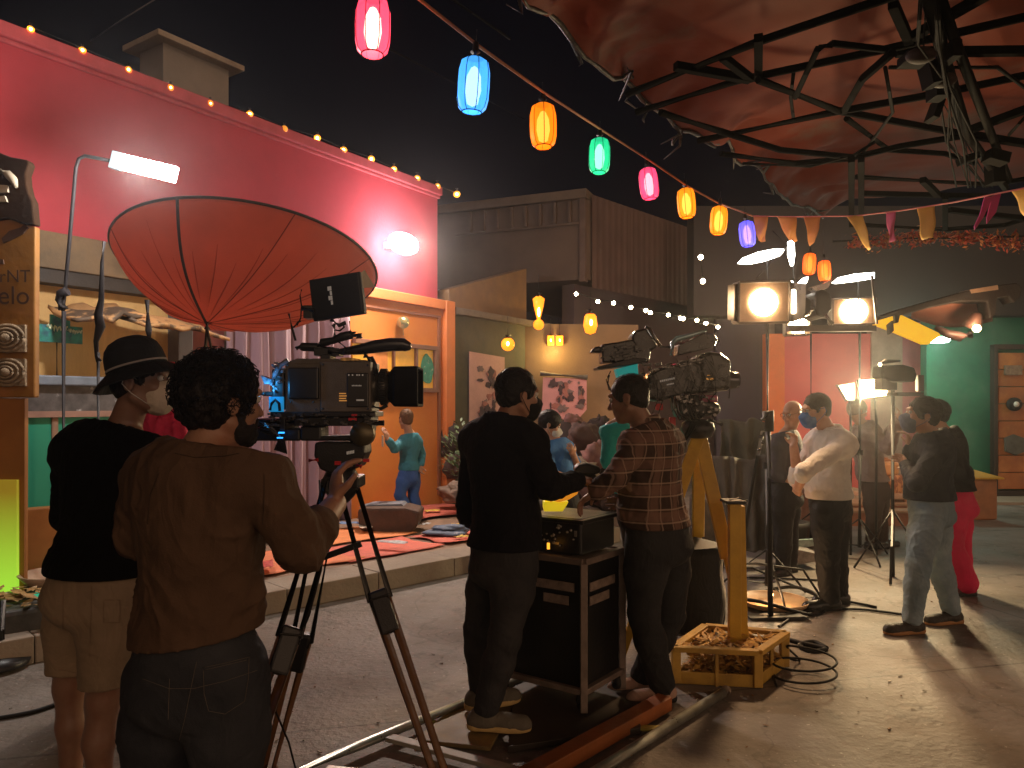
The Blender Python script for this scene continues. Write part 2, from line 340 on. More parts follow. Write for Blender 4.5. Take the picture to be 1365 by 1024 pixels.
# orange shop front, right part
orange = mat('orange_paint', (0.62, .21, .035), .55, var=.12, vscale=2, second=(.55, .17, .03), bump=.12, bscale=25)
orange2 = mat('orange_trim', (0.64, .19, .05), .5, var=.12, vscale=4, bump=.1)
yell = mat('yellow_panel', (.72, .36, .04), .4, var=.2, vscale=5, emit=(1, .5, .06), estr=.12)
sh_ = thing('orange_shopfront', 'bright orange shop front with a framed display window and brass ball light above it', 'shop front', wallpt(530, .1))
m = MB(); wbox(m, 462, 590, .165, 3.02, -.28, .04); m.build('wall', orange, sh_)
m = MB(); wbox(m, 586, 598, .165, 3.12, .041, .13); wbox(m, 462, 586, 2.98, 3.12, .041, .12); m.build('surround', orange2, sh_, bev=.012)
m = MB(); wbox(m, 470, 583, 2.86, 2.89, .041, .065); wbox(m, 580, 583, .3, 2.86, .041, .065); m.build('moulding', mat('brown_moulding', (.26, .10, .05), .5), sh_)
w_ = MB(); wbox(w_, 466, 577, 2.38, 2.44, .041, .11); wbox(w_, 466, 577, 1.78, 1.84, .041, .11); wbox(w_, 573, 577, 1.84, 2.38, .041, .11)
wbox(w_, 548, 550.5, 1.84, 2.38, .041, .10); wbox(w_, 518, 520, 1.84, 2.38, .041, .10)
win = w_.build('display_window', mat('brown_frame', (.22, .10, .06), .5, var=.3), sh_, bev=.004)
m = MB(); wbox(m, 466, 573, 1.84, 2.38, .041, .055); m.build('pane', yell, win)
m = MB(); wbox(m, 486, 512, 2.02, 2.3, .056, .064); m.build('notice', mat('orange_notice', (.62, .22, .06), .5, emit=(1, .35, .05), estr=.05), win)
m = MB(); a = wallpt(551, .07); b = wallpt(575, .07); pts = []
for k in range(26):
    t = 2*pi*k/26; rr = 1+.14*n1(cos(t)*2, sin(t)*2, 4)
    c = a.lerp(b, .5+.36*rr*cos(t)*(1-.2*sin(t))); c.z = 2.12+.21*rr*sin(t); pts.append(c)
m.prism(pts, N*.008); 
m.build('cutout', mat('teal_cutout', (.06, .27, .17), .6, var=.4, vscale=18, second=(.4, .42, .3), smix=(.6, .66), sscale=14), win)
m = MB(); c = wallpt(528, .13); c.z = 2.71; m.ell(c, .085); m.cyl(c-N*.13, c-N*.05, .03); m.tube([c-Vector((0, 0, .08)), c-Vector((0, 0, .17))], .006, 6)
m.build('ball_light', mat('brass_ball', (.5, .42, .16), .18, metal=.8, bump=.3, bscale=30, emit=(1, .9, .5), estr=.08), sh_)
# curtain between
m = MB()
def cur(u, v):
    p = wallpt(300+165*u, .0); z = 2.75*(1-v)+.17*v
    o = .05*sin(u*46+1.5*sin(u*9))+.03*sin(u*97+2)*(.4+v)+.02*n1(u*8, v*2, 1)
    return Vector((p.x, p.y, z))+N*(.02+o)
m.grid(cur, 170, 12); tag(m.build('curtain', mat('lilac_curtain', (.30, .20, .25), .8, var=.15, vscale=3, sheen=.3, stretch=(1, 1, .2)), solid=.004), 'lilac grey curtain hanging in folds behind the big camera', 'curtain')
# counter / display shelf at the left
ct = thing('shop_counter', 'shop counter with blue grey top and green front behind the bucket hat man', 'counter', wallpt(90, .3))
m = MB(); wbox(m, -60, 172, 1.76, 1.84, .02, .5); m.build('counter_top', mat('blue_grey_metal', (.16, .19, .24), .45, var=.3, vscale=6), ct, bev=.012)
m = MB(); wbox(m, -60, 172, 1.55, 1.765, .0, .44); m.build('display_case', mat('case_glass', (.10, .09, .09), .2, var=.5, vscale=9, second=(.5, .5, .52), smix=(.6, .72), sscale=7), ct)
m = MB(); wbox(m, -60, 172, 1.50, 1.55, .0, .47); m.build('ledge', mat('pinkish_ledge', (.3, .17, .13), .6), ct)
m = MB(); wbox(m, 44, 172, .68, 1.50, .0, .43); wbox(m, -60, 35, .68, 1.50, .0, .43); m.build('front_panel', mat('green_panel', (.012, .24, .15), .5, var=.12, vscale=2), ct)
m = MB(); wbox(m, 35, 44, .17, 1.5, .0, .445); wbox(m, 172, 178, .17, 1.5, 0, .46); wbox(m, 44, 172, .17, .68, 0, .38); wbox(m, -60, 35, .17, .68, 0, .38); m.build('base', mat('pale_frame', (.25, .15, .10), .7, var=.3), ct, bev=.01)
# teal painted sign with a butterfly like blot
sg = thing('teal_sign', 'small teal board sign with white lettering on the tan board wall', 'sign', wallpt(72, .1))
m = MB(); a = wallpt(44, .06); b = wallpt(104, .06)
for (z, u0, u1, zz0, zz1) in ((0, .02, 1.0, 2.14, 2.29), (0, .28, .72, 2.29, 2.38)):
    p = a.lerp(b, u0); q = a.lerp(b, u1); m.prism([Vector((p.x, p.y, zz0)), Vector((q.x, q.y, zz0)), Vector((q.x, q.y, zz1)), Vector((p.x, p.y, zz1))], N*.02)
m.build('board', mat('teal_board', (.02, .22, .18), .5, var=.5, vscale=14, second=(.02, .10, .14), smix=(.5, .6), sscale=9), sg)
Rw = Matrix((D, (0, 0, 1), N)).transposed()
m = MB()
for px_, z, am, ln in ((56, 2.27, .035, .17), (84, 2.25, .025, .12)):
    p = wallpt(px_, .085); p.z = z
    m.tube([p+D*(ln*q/18)+Vector((0, 0, am*sin(q*1.9)*(1-.3*(q % 3)))) for q in range(19)], .007, 5)
m.build('painted_scrawl', mat('sign_white', (.65, .72, .5), .5), sg)
m = MB(); p = wallpt(69, .09); m.tube([p+Vector((0, 0, 2.14)), p+Vector((0, 0, 1.84))], .006, 6); m.build('post', darkw, sg)

# chimney
ch = thing('roof_tank', 'pale concrete water tank block with overhanging slab on the pink roof', 'roof tank', P(262, 100, 9.6))
c0_ = Vector((-4.27, 9.2, 0))+D*.46-N*.27
m = MB(); m.box(c0_+Vector((0, 0, 5.35)), (.52, .92, 1.4), RW); m.build('block', mat('pale_concrete', (.22, .19, .16), .85, var=.15, vscale=3, bump=.3, bscale=20), ch)
m = MB(); m.box(c0_+Vector((0, 0, 6.09)), (.80, 1.22, .075), RW); m.build('slab', conc, ch, bev=.01)

# painted pillar with ragged top at the far left
pil = thing('painted_pillar', 'tall orange pillar with a ragged brown top, painted letters and plaques', 'pillar', P(10, 800, 5.7))
Yp = 5.5; pyl = lambda x, y: P(x, y, Yp)
m = MB(); m.pprism([(-60, 292), (22, 292), (26, 298), (47, 302), (46, 530), (-60, 530)], Yp, .06)
m.build('painted_board', mat('amber_paint', (.22, .095, .012), .6, var=.3, vscale=3, second=(.25, .10, .03), smix=(.5, .75), sscale=3, bump=.3, bscale=20), pil, bev=.01)
m = MB(); m.pprism([(-60, 185), (-10, 200), (14, 209), (26, 211), (36, 213), (39, 218), (34, 232), (35, 245), (38, 258), (43, 268), (46, 300), (26, 297), (10, 291), (-20, 296), (-60, 290)], Yp-.03, .08)
m.build('ragged_top', mat('brown_board', (.028, .013, .006), .85, spec=.1, var=.4, vscale=5, bump=.4), pil, bev=.012)
m = MB(); m.pprism([(-60, 531), (33, 531), (32, 830), (-60, 830)], Yp+.02, .04); m.build('post', mat('amber_post', (.26, .10, .018), .6, var=.15), pil)
m = MB(); m.pprism([(-60, 640), (22, 640), (22, 792), (-60, 792)], Yp-.02, .03)
lpm = mat('green_light_panel', (.3, .4, .03), .4, emit=(.42, .85, .05), estr=.6, var=.3, vscale=1)
nn_ = lpm.node_tree.nodes; tc_ = nn_.new('ShaderNodeTexCoord'); sx_ = nn_.new('ShaderNodeSeparateXYZ'); rp_ = nn_.new('ShaderNodeValToRGB'); mr_ = nn_.new('ShaderNodeMapRange'); mr_.inputs['From Min'].default_value = .2; mr_.inputs['From Max'].default_value = 1.05
lk_ = lpm.node_tree.links; lk_.new(tc_.outputs['Object'], sx_.inputs[0]); lk_.new(sx_.outputs['Z'], mr_.inputs[0]); lk_.new(mr_.outputs[0], rp_.inputs[0]); lk_.new(rp_.outputs[0], nn_['Principled BSDF'].inputs['Emission Color'])
rp_.color_ramp.elements[0].color = (.42, .95, .06, 1); rp_.color_ramp.elements[1].color = (.22, .12, .01, 1); rp_.color_ramp.elements[1].position = .9      # the panel's glow is painted as a ramp, strongest at its foot
m.build('light_panel', lpm, pil)
m = MB(); m.pprism([(-60, 793), (24, 793), (24, 822), (-60, 822)], Yp-.1, .35); m.build('plinth', darkw, pil, bev=.01)
Rt = Matrix(((1, 0, 0), (0, 0, -1), (0, 1, 0)))
ink = mat('brown_ink', (.05, .02, .01), .7); pale = mat('pale_paint', (.32, .27, .2), .7, var=.3)
text_mesh('erNT', 'lettering', .13, ink, P(14, 369, Yp-.012), Rt, pil); text_mesh('felo', 'lettering', .19, ink, P(14, 395, Yp-.012), Rt, pil)
m = MB()
m.pprism([(2, 318), (12, 308), (28, 303), (33, 298), (37, 304), (30, 312), (14, 320), (4, 324)], Yp-.012, .01)
m.pprism([(-2, 345), (4, 346), (5, 352), (-2, 352)], Yp-.012, .01); m.build('painted_bird', ink, pil)
m = MB()
m.tube([P(0, 228, Yp-.06), P(10, 232, Yp-.06), P(18, 240, Yp-.06), P(22, 250, Yp-.06)], [.02, .03, .03, .012], 8); m.pprism([(-4, 246), (9, 247), (10, 256), (-4, 257)], Yp-.06, .02); m.pprism([(-3, 262), (6, 261), (9, 269), (-3, 269)], Yp-.06, .02)
m.build('painted_hand', pale, pil)
for k, (y0, y1) in enumerate(((432, 470), (478, 515))):
    m = MB(); c0 = (y0+y1)/2; cc = P(10, c0, Yp-.02)
    for i in range(3):
        r0 = (1-.28*i); m.tube([cc+Vector((.12*r0*cos(t)*(1.0), -.012*i, .095*r0*sin(t))) for t in [2*pi*q/28 for q in range(29)]], .014-.003*i, 6)
    m.box(cc+Vector((0, .01, 0)), (.26, .03, .2)); m.ell(cc+Vector((0, -.02, 0)), (.04, .03, .035))
    m.build('carved_plaque', mat('carved_stone', (.22, .16, .10), .8, var=.5, vscale=18, bump=.8, bscale=40), pil)

z3 = lambda v, z: Vector((v.x, v.y, z))
# ---------------- olive building beyond the pink one
olive = mat('olive_plaster', (.11, .10, .06), .8, var=.25, vscale=1.5, second=(.07, .075, .05), smix=(.4, .65), bump=.2, bscale=18)
ob = thing('olive_building', 'olive green plastered house with a ledge, to the right of the orange shop front', 'building', wallpt(650, .05))
def seg(mb, pa, pb, z0, z1, o0, o1): return wbox(mb, pa, pb, z0, z1, o0, o1)
m = MB(); seg(m, 600, 700, 0, 2.95, -.3, 0); m.build('wall', olive, ob)
m = MB(); seg(m, 600, 770, 2.95, 3.05, -.3, .12); m.build('ledge', mat('ledge_plaster', (.15, .12, .085), .8, var=.3, bump=.3), ob, bev=.01)
m = MB(); a = wallpt(600, -.02); b = wallpt(703, -.02); m.prism([z3(a, 3.05), z3(b, 3.05), z3(b, 3.95), z3(a, 3.32)], -N*.25); m.build('upper_wall', mat('ochre_lit_plaster', (.17, .09, .03), .75, var=.2), ob)  # ochre tone and slanted top stand in for yellow light on the wall
m = MB(); m.box((1.1, 13.1, 1.5), (2.2, .2, 3.0), rotz(5)); m.build('back_wall', mat('brown_plaster', (.17, .11, .06), .8, var=.3, vscale=1.4, bump=.2), ob)
# overhanging roof block with dentils
ub = thing('overhanging_block', 'grey upper storey jutting out, square notches under its roof edge', 'building', (1.36, 14, 4))
A = Vector((1.365, 14, 0)); L_ = Vector((-1.9, 15.36, 0)); Rr = A+Vector((.68, .733, 0))*9.5
grim = mat('grimy_render', (.11, .078, .058), .85, var=.25, vscale=1.2, second=(.10, .07, .055), smix=(.45, .7), bump=.25, bscale=12)
z3 = lambda v, z: Vector((v.x, v.y, z))
B_ = L_+Vector((6, 9, 0))
m = MB(); m.prism([z3(A, 3.95), z3(L_, 3.95), z3(B_, 3.95), z3(Rr, 3.95)], (0, 0, 1.5)); m.build('wall', grim, ub)
dl = (L_-A).normalized(); nl = Vector((dl.y, -dl.x, 0)) if dl.y*0-dl.x*-1 < 99 else None
nl = Vector((-dl.y, dl.x, 0)); nl = nl if nl.y < 0 else -nl
m = MB(); a = A+nl*.10+dl*-.05; b = L_+nl*.1; m.prism([z3(a, 5.45), z3(b, 5.45), z3(b-nl*.5, 5.45), z3(a-nl*.5, 5.45)], (0, 0, .17)); 
m.build('cornice', mat('cornice_render', (.12, .09, .065), .8, var=.2), ub, bev=.01)
m = MB(); LL = (L_-A).length
for k in range(8):
    s_ = .28+k*.295; c = A+dl*s_+nl*.05; c.z = 5.22
    R3 = Matrix((dl, nl, (0, 0, 1))).transposed(); m.box(c, (.055, .1, .40), R3)
c = A+dl*1.35+nl*.03; c.z = 5.0; m.box(c, (2.7, .05, .05), R3)
m.build('dentil_row', grim, ub, bev=.01)
m = MB(); c = A+nl*.03+dl*.13; m.prism([z3(A+nl*.06+dl*-.02, 3.9), z3(A+nl*.06+dl*.1, 3.9), z3(A-nl*.1+dl*.1, 3.9), z3(A-nl*.1+dl*-.02, 3.9)], (0, 0, 1.7)); m.build('corner_pier', mat('pier_render', (.11, .075, .06), .8), ub, bev=.01)
m = MB(); dr = (Rr-A).normalized(); nr = Vector((dr.y, -dr.x, 0)); nr = nr if nr.y < 0 else -nr
ridge = mat('corrugated_sheet', (.09, .055, .045), .8, metal=.0, var=.3, vscale=2)
def corr(u, v): p = A+dr*(.15+9*u)+nr*(.05+.004*(1 if int(u*90) % 2 else -1)); return Vector((p.x, p.y, 3.8+1.75*v))
m.grid(corr, 180, 1, smooth=False); m.build('cladding', ridge, ub)
m = MB(); a = A+dr*.3-nr*.5; b = Rr-nr*.5; m.prism([z3(a, 0), z3(b, 0), z3(b-nr*.3, 0), z3(a-nr*.3, 0)], (0, 0, 3.95)); m.build('lower_wall', mat('dusky_wall', (.10, .07, .07), .85, var=.3, vscale=1), ub)
for k, (s_, zz) in enumerate(((.35, 3.86), (2.6, 3.86))): pass

# ---------------- far back on the right: coloured walls
far = thing('coloured_backdrop_wall', 'long coral and pink painted wall behind the light stands', 'wall', (5, 14, 0))
def fbox(name, px0, px1, y0, Y, mm, d=.2, y1=None):
    m = MB(); a = P(px0, y0, Y); b = PG(px1, Y); z0 = 0 if y1 is None else P(0, y1, Y).z
    m.box(((a.x+b.x)/2, Y+d/2, (a.z+z0)/2), (b.x-a.x, d, a.z-z0)); return m.build(name, mm, far)
fbox('dark_bay', 955, 1021, 277, 14.6, mat('slate_wall', (.038, .03, .045), .8, var=.2))
fbox('orange_bay', 1021, 1046, 445, 14.2, mat('orange_bay_paint', (.62, .15, .04), .6, var=.1))
fbox('coral_bay', 1046, 1162, 445, 14.3, mat('coral_paint', (.58, .10, .085), .6, var=.12, vscale=2))
fbox('beige_bay', 1162, 1203, 430, 14.25, mat('beige_paint', (.35, .24, .18), .6, var=.2))
fbox('rose_bay', 1203, 1240, 430, 14.3, mat('rose_paint', (.40, .13, .14), .6, var=.12))
gw = thing('green_wall', 'sea green distempered wall around the brick patterned wooden door on the right', 'wall', (8.5, 13.3, 0))
m = MB(); m.box((9.7, 13.4, 2.0), (4.7, .2, 4.0)); m.build('plaster', mat('sea_green', (.02, .13, .075), .75, spec=.2, var=.3, vscale=1.6, second=(.07, .16, .115), smix=(.52, .8), sscale=1.2, bump=.2, bscale=14), gw)
m = MB(); m.box((7.9, 13.25, 4.1), (9.5, .5, 1.9)); tag(m.build('dark_fascia', mat('dark_fascia_board', (.022, .018, .018), .8, var=.3, vscale=1.2)), 'wide dark fascia board under the tarp, above the green wall', 'fascia board')
dr_ = thing('wooden_door', 'varnished wooden door of brick like panels set in the green wall', 'door', (8.75, 13.2, 0))
dx0, dx1, dz = 8.42, 10.0, 2.62; dY = 13.2
dm = mat('varnished_panels', (.30, .095, .025), .45, var=.3, vscale=3, bump=.2, second=(.40, .15, .04), smix=(.45, .6))
m = MB()
rows = 8
for r in range(rows):
    for c in range(3):
        off = .0 if r % 2 == 0 else .12
        xa = dx0+.09+.48*c+off*(c > 0); xb = dx0+.09+.48*(c+1)+off*(c < 2); xb = min(xb, dx1-.02)
        za = .12+r*.30; m.box(((xa+xb)/2, dY-.03-.008*((r+c) % 2), za+.15), (xb-xa-.012, .05, .288))
m.build('panels', dm, dr_, bev=.006)
m = MB(); m.box((dx0+.035, dY-.04, dz/2), (.07, .12, dz)); m.box(((dx0+dx1)/2, dY-.04, dz+.0), (dx1-dx0, .12, .08)); m.box(((dx0+dx1)/2, dY-.04, .05), (dx1-dx0, .13, .1)); m.build('frame', darkw, dr_, bev=.006)
m = MB(); m.pbox(1340, 487, 1363, 500, dY-.12, .04); m.build('name_plate', mat('dull_plate', (.2, .16, .12), .4, metal=.5, var=.4, vscale=20), dr_, bev=.004)
m = MB(); c = P(1352, 539, dY-.12); m.ell(c, (.14, .06, .12)); m.build('dark_boss', rubber, dr_); m = MB(); m.ell(c+Vector((0, -.05, 0)), .05); m.build('knob', mat('pale_knob', (.6, .55, .48), .3), dr_)
m = MB(); pts = [(1340, 584), (1352, 579), (1366, 584), (1368, 602), (1354, 607), (1341, 602)]; m.pprism(pts, dY-.12, .05); m.build('grey_plaque', mat('slate_plaque', (.07, .075, .065), .5, var=.4, vscale=9), dr_, bev=.01)
# ================================================================ PEOPLE: signed distance bodies meshed as one surface
class SDF:
    def __init__(s, lo, hi, h):
        s.h = h; s.lo = np.array(lo, float)-4*h; n = np.ceil((np.array(hi)-s.lo)/h).astype(int)+5
        s.n = n; s.a = np.full(n, 1.0, np.float32)
        s.ax = [s.lo[i]+h*np.arange(n[i]) for i in range(3)]
    def _sl(s, lo, hi):
        i0 = np.maximum(np.floor((np.array(lo)-s.lo)/s.h).astype(int), 0); i1 = np.minimum(np.ceil((np.array(hi)-s.lo)/s.h).astype(int)+1, s.n)
        if (i1 <= i0).any(): return None
        sl = tuple(slice(a, b) for a, b in zip(i0, i1))
        X, Y, Z = np.meshgrid(s.ax[0][sl[0]], s.ax[1][sl[1]], s.ax[2][sl[2]], indexing='ij', sparse=True)
        return sl, X, Y, Z
    def _mix(s, sl, d, k, op='u'):
        a = s.a[sl]
        if op == 'u':
            if k > 0: h = np.maximum(k-np.abs(a-d), 0)/k; s.a[sl] = np.minimum(a, d)-h*h*k*.25
            else: s.a[sl] = np.minimum(a, d)
        else:
            d = -d
            if k > 0: h = np.maximum(k-np.abs(a-d), 0)/k; s.a[sl] = np.maximum(a, d)+h*h*k*.25
            else: s.a[sl] = np.maximum(a, d)
    def cap(s, a, b, ra, rb=None, k=.02, op='u'):
        rb = ra if rb is None else rb; a = np.array(a, float); b = np.array(b, float); M = max(ra, rb)+k+3*s.h
        g = s._sl(np.minimum(a, b)-M, np.maximum(a, b)+M)
        if g is None: return s
        sl, X, Y, Z = g; v = b-a; L = max(v@v, 1e-9)
        px, py, pz = X-a[0], Y-a[1], Z-a[2]; t = np.clip((px*v[0]+py*v[1]+pz*v[2])/L, 0, 1)
        d = np.sqrt((px-t*v[0])**2+(py-t*v[1])**2+(pz-t*v[2])**2)-(ra+(rb-ra)*t)
        s._mix(sl, d.astype(np.float32), k, op); return s
    def ell(s, c, r, R=None, k=.02, op='u'):
        c = np.array(c, float); r = np.array(r, float); R = np.eye(3) if R is None else np.array(R, float); M = max(r)+k+3*s.h
        g = s._sl(c-M, c+M)
        if g is None: return s
        sl, X, Y, Z = g; p = [X-c[0], Y-c[1], Z-c[2]]
        q = [(p[0]*R[0, i]+p[1]*R[1, i]+p[2]*R[2, i]) for i in range(3)]
        k0 = np.sqrt(sum((q[i]/r[i])**2 for i in range(3))); k1 = np.sqrt(sum((q[i]/r[i]**2)**2 for i in range(3)))
        d = np.where(k0 < 1e-6, -min(r), k0*(k0-1)/np.maximum(k1, 1e-6))
        s._mix(sl, d.astype(np.float32), k, op); return s
    def cut(s, p, n, k=0.0):                                   # drop everything on the side the normal points to
        n = np.array(n, float); n /= np.linalg.norm(n); X, Y, Z = np.meshgrid(*s.ax, indexing='ij', sparse=True)
        d = (X-p[0])*n[0]+(Y-p[1])*n[1]+(Z-p[2])*n[2]
        s.a = np.maximum(s.a, d.astype(np.float32)); return s
    def bulge(s, fn):
        m = np.abs(s.a) < .06; I = np.argwhere(m); p = s.lo+I*s.h; s.a[m] -= fn(p).astype(np.float32); return s
    def mesh(s):
        a = s.a; sg = a < 0; n = a.shape
        c = np.zeros((n[0]-1, n[1]-1, n[2]-1), np.int8)
        for i in (0, 1):
            for j in (0, 1):
                for k in (0, 1): c += sg[i:n[0]-1+i, j:n[1]-1+j, k:n[2]-1+k]
        act = (c > 0) & (c < 8); idx = -np.ones(act.shape, np.int64); I = np.argwhere(act); idx[act] = np.arange(len(I))
        acc = np.zeros((len(I), 3)); cnt = np.zeros(len(I))
        cor = [(i, j, k) for i in (0, 1) for j in (0, 1) for k in (0, 1)]
        for p in cor:
            for ax in range(3):
                if p[ax]: continue
                q = list(p); q[ax] = 1
                va = a[I[:, 0]+p[0], I[:, 1]+p[1], I[:, 2]+p[2]]; vb = a[I[:, 0]+q[0], I[:, 1]+q[1], I[:, 2]+q[2]]
                m = (va < 0) != (vb < 0); t = np.where(m, va/(va-vb+1e-12), 0)
                for d in range(3): acc[:, d] += np.where(m, p[d]+(t if d == ax else 0), 0)
                cnt += m
        V = s.lo+(I+acc/np.maximum(cnt, 1)[:, None])*s.h
        Fs = []
        for ax in range(3):
            sh = [slice(None)]*3; s2 = [slice(None)]*3; sh[ax] = slice(0, n[ax]-1); s2[ax] = slice(1, n[ax])
            E = sg[tuple(sh)] != sg[tuple(s2)]; b, c2 = [(1, 2), (2, 0), (0, 1)][ax]
            lo = [0, 0, 0]; lo[b] = 1; lo[c2] = 1
            J = np.argwhere(E); J = J[(J[:, b] > 0) & (J[:, c2] > 0) & (J[:, b] < n[b]-1) & (J[:, c2] < n[c2]-1)]
            fl = sg[J[:, 0], J[:, 1], J[:, 2]]
            def at(db, dc):
                K = J.copy(); K[:, b] -= db; K[:, c2] -= dc; return idx[K[:, 0], K[:, 1], K[:, 2]]
            q = np.stack([at(1, 1), at(0, 1), at(0, 0), at(1, 0)], 1); q[~fl] = q[~fl][:, ::-1]; Fs.append(q)
        Fq = np.concatenate(Fs); Fq = Fq[(Fq >= 0).all(1)]
        return V, Fq
def sdf_obj(name, sd, m, parent=None, disp=None, smooth=1, extra=None, label=None):
    V, Fq = sd.mesh()
    for _ in range(smooth):                                    # light relaxation along edges
        acc = np.zeros_like(V); cnt = np.zeros(len(V))
        for i in range(4):
            j = (i+1) % 4; np.add.at(acc, Fq[:, i], V[Fq[:, j]]); np.add.at(acc, Fq[:, j], V[Fq[:, i]]); np.add.at(cnt, Fq[:, i], 1); np.add.at(cnt, Fq[:, j], 1)
        V = V*.5+acc/np.maximum(cnt, 1)[:, None]*.5
    if disp is not None:
        nrm = np.zeros_like(V); fn = np.cross(V[Fq[:, 2]]-V[Fq[:, 0]], V[Fq[:, 3]]-V[Fq[:, 1]])
        for i in range(4): np.add.at(nrm, Fq[:, i], fn)
        nrm /= np.maximum(np.linalg.norm(nrm, axis=1), 1e-9)[:, None]; V = V+nrm*disp(V)[:, None]
    me = bpy.data.meshes.new(name)
    vs = V; ev, ef = (extra if extra else (None, None))
    nv = len(vs); polys = Fq
    if ev is not None and len(ev): vs = np.concatenate([vs, ev]); polys = np.concatenate([polys, np.array(ef)+nv])
    me.vertices.add(len(vs)); me.vertices.foreach_set('co', vs.astype(np.float32).ravel())
    me.loops.add(len(polys)*4); me.loops.foreach_set('vertex_index', polys.astype(np.int32).ravel())
    me.polygons.add(len(polys)); me.polygons.foreach_set('loop_start', np.arange(0, len(polys)*4, 4, dtype=np.int32))
    me.polygons.foreach_set('use_smooth', np.ones(len(polys), bool)); me.materials.append(m); me.update(calc_edges=True); me.validate()
    o = bpy.data.objects.new(name, me); COL.objects.link(o)
    if parent is not None:
        o.parent = parent
        if parent.type == 'EMPTY': o.matrix_parent_inverse = Matrix.Translation(parent.location).inverted()
    if label: o['label'] = label
    return o
nv3 = lambda v: np.array(v, float)
def unit(v): v = np.array(v, float); return v/np.linalg.norm(v)
def folds(amp, focus, base=.35, seed=0, fs=(9, 9, 22), rad=.16, hem=None):
    """cloth creases: ridged noise, stronger round the joints in focus"""
    fc = [nv3(f) for f in focus]
    def fn(p):
        q = p+.05*np.stack([vnoise(p, 7, seed+1), vnoise(p, 7, seed+2), vnoise(p, 7, seed+3)], 1)
        r = 1-2*np.abs(vnoise(q*np.array(fs)/10, 10, seed)); r2 = vnoise(q, 26, seed+5)
        w = np.full(len(p), base)
        for f in fc: w = np.maximum(w, np.exp(-((p-f)**2).sum(1)/rad**2))
        r = np.sign(r)*np.abs(r)**.8; r3 = 1-2*np.abs(vnoise(q*np.array(fs)/10, 21, seed+8))
        el = 0
        for dd, sd in ((unit((.55, .1, -.83)), 21), (unit((-.45, .15, -.88)), 33)):
            par = p@dd; c = (p-par[:, None]*dd)*17+dd*par[:, None]*3.6; wv = np.stack([vnoise(p, 4, sd+1), vnoise(p, 4, sd+2), vnoise(p, 4, sd+4)], 1)
            m_ = np.clip(vnoise(p, 3.2, sd+6+seed)*1.6+.35, 0, 1); el = el+m_*np.clip(1-np.abs(vnoise(c+wv*.9, 1, sd+seed))*3.2, 0, 1)**1.5
        r = r*.55+el*1.15-.25
        if hem is not None: w = w*np.clip(np.abs((p-hem[0])@hem[1])/.05, .08, 1)
        return amp*(r*.85+r3*.38+r2*.2)*w
    return fn
skin_m = {}
def skinmat(tone):
    return mat('skin_%d' % int(tone*100), tuple(c*tone for c in (.56, .30, .19)), .48, var=.12, vscale=12, bump=.08, bscale=160, second=tuple(c*tone for c in (.50, .22, .13)), smix=(.45, .7), sscale=14)

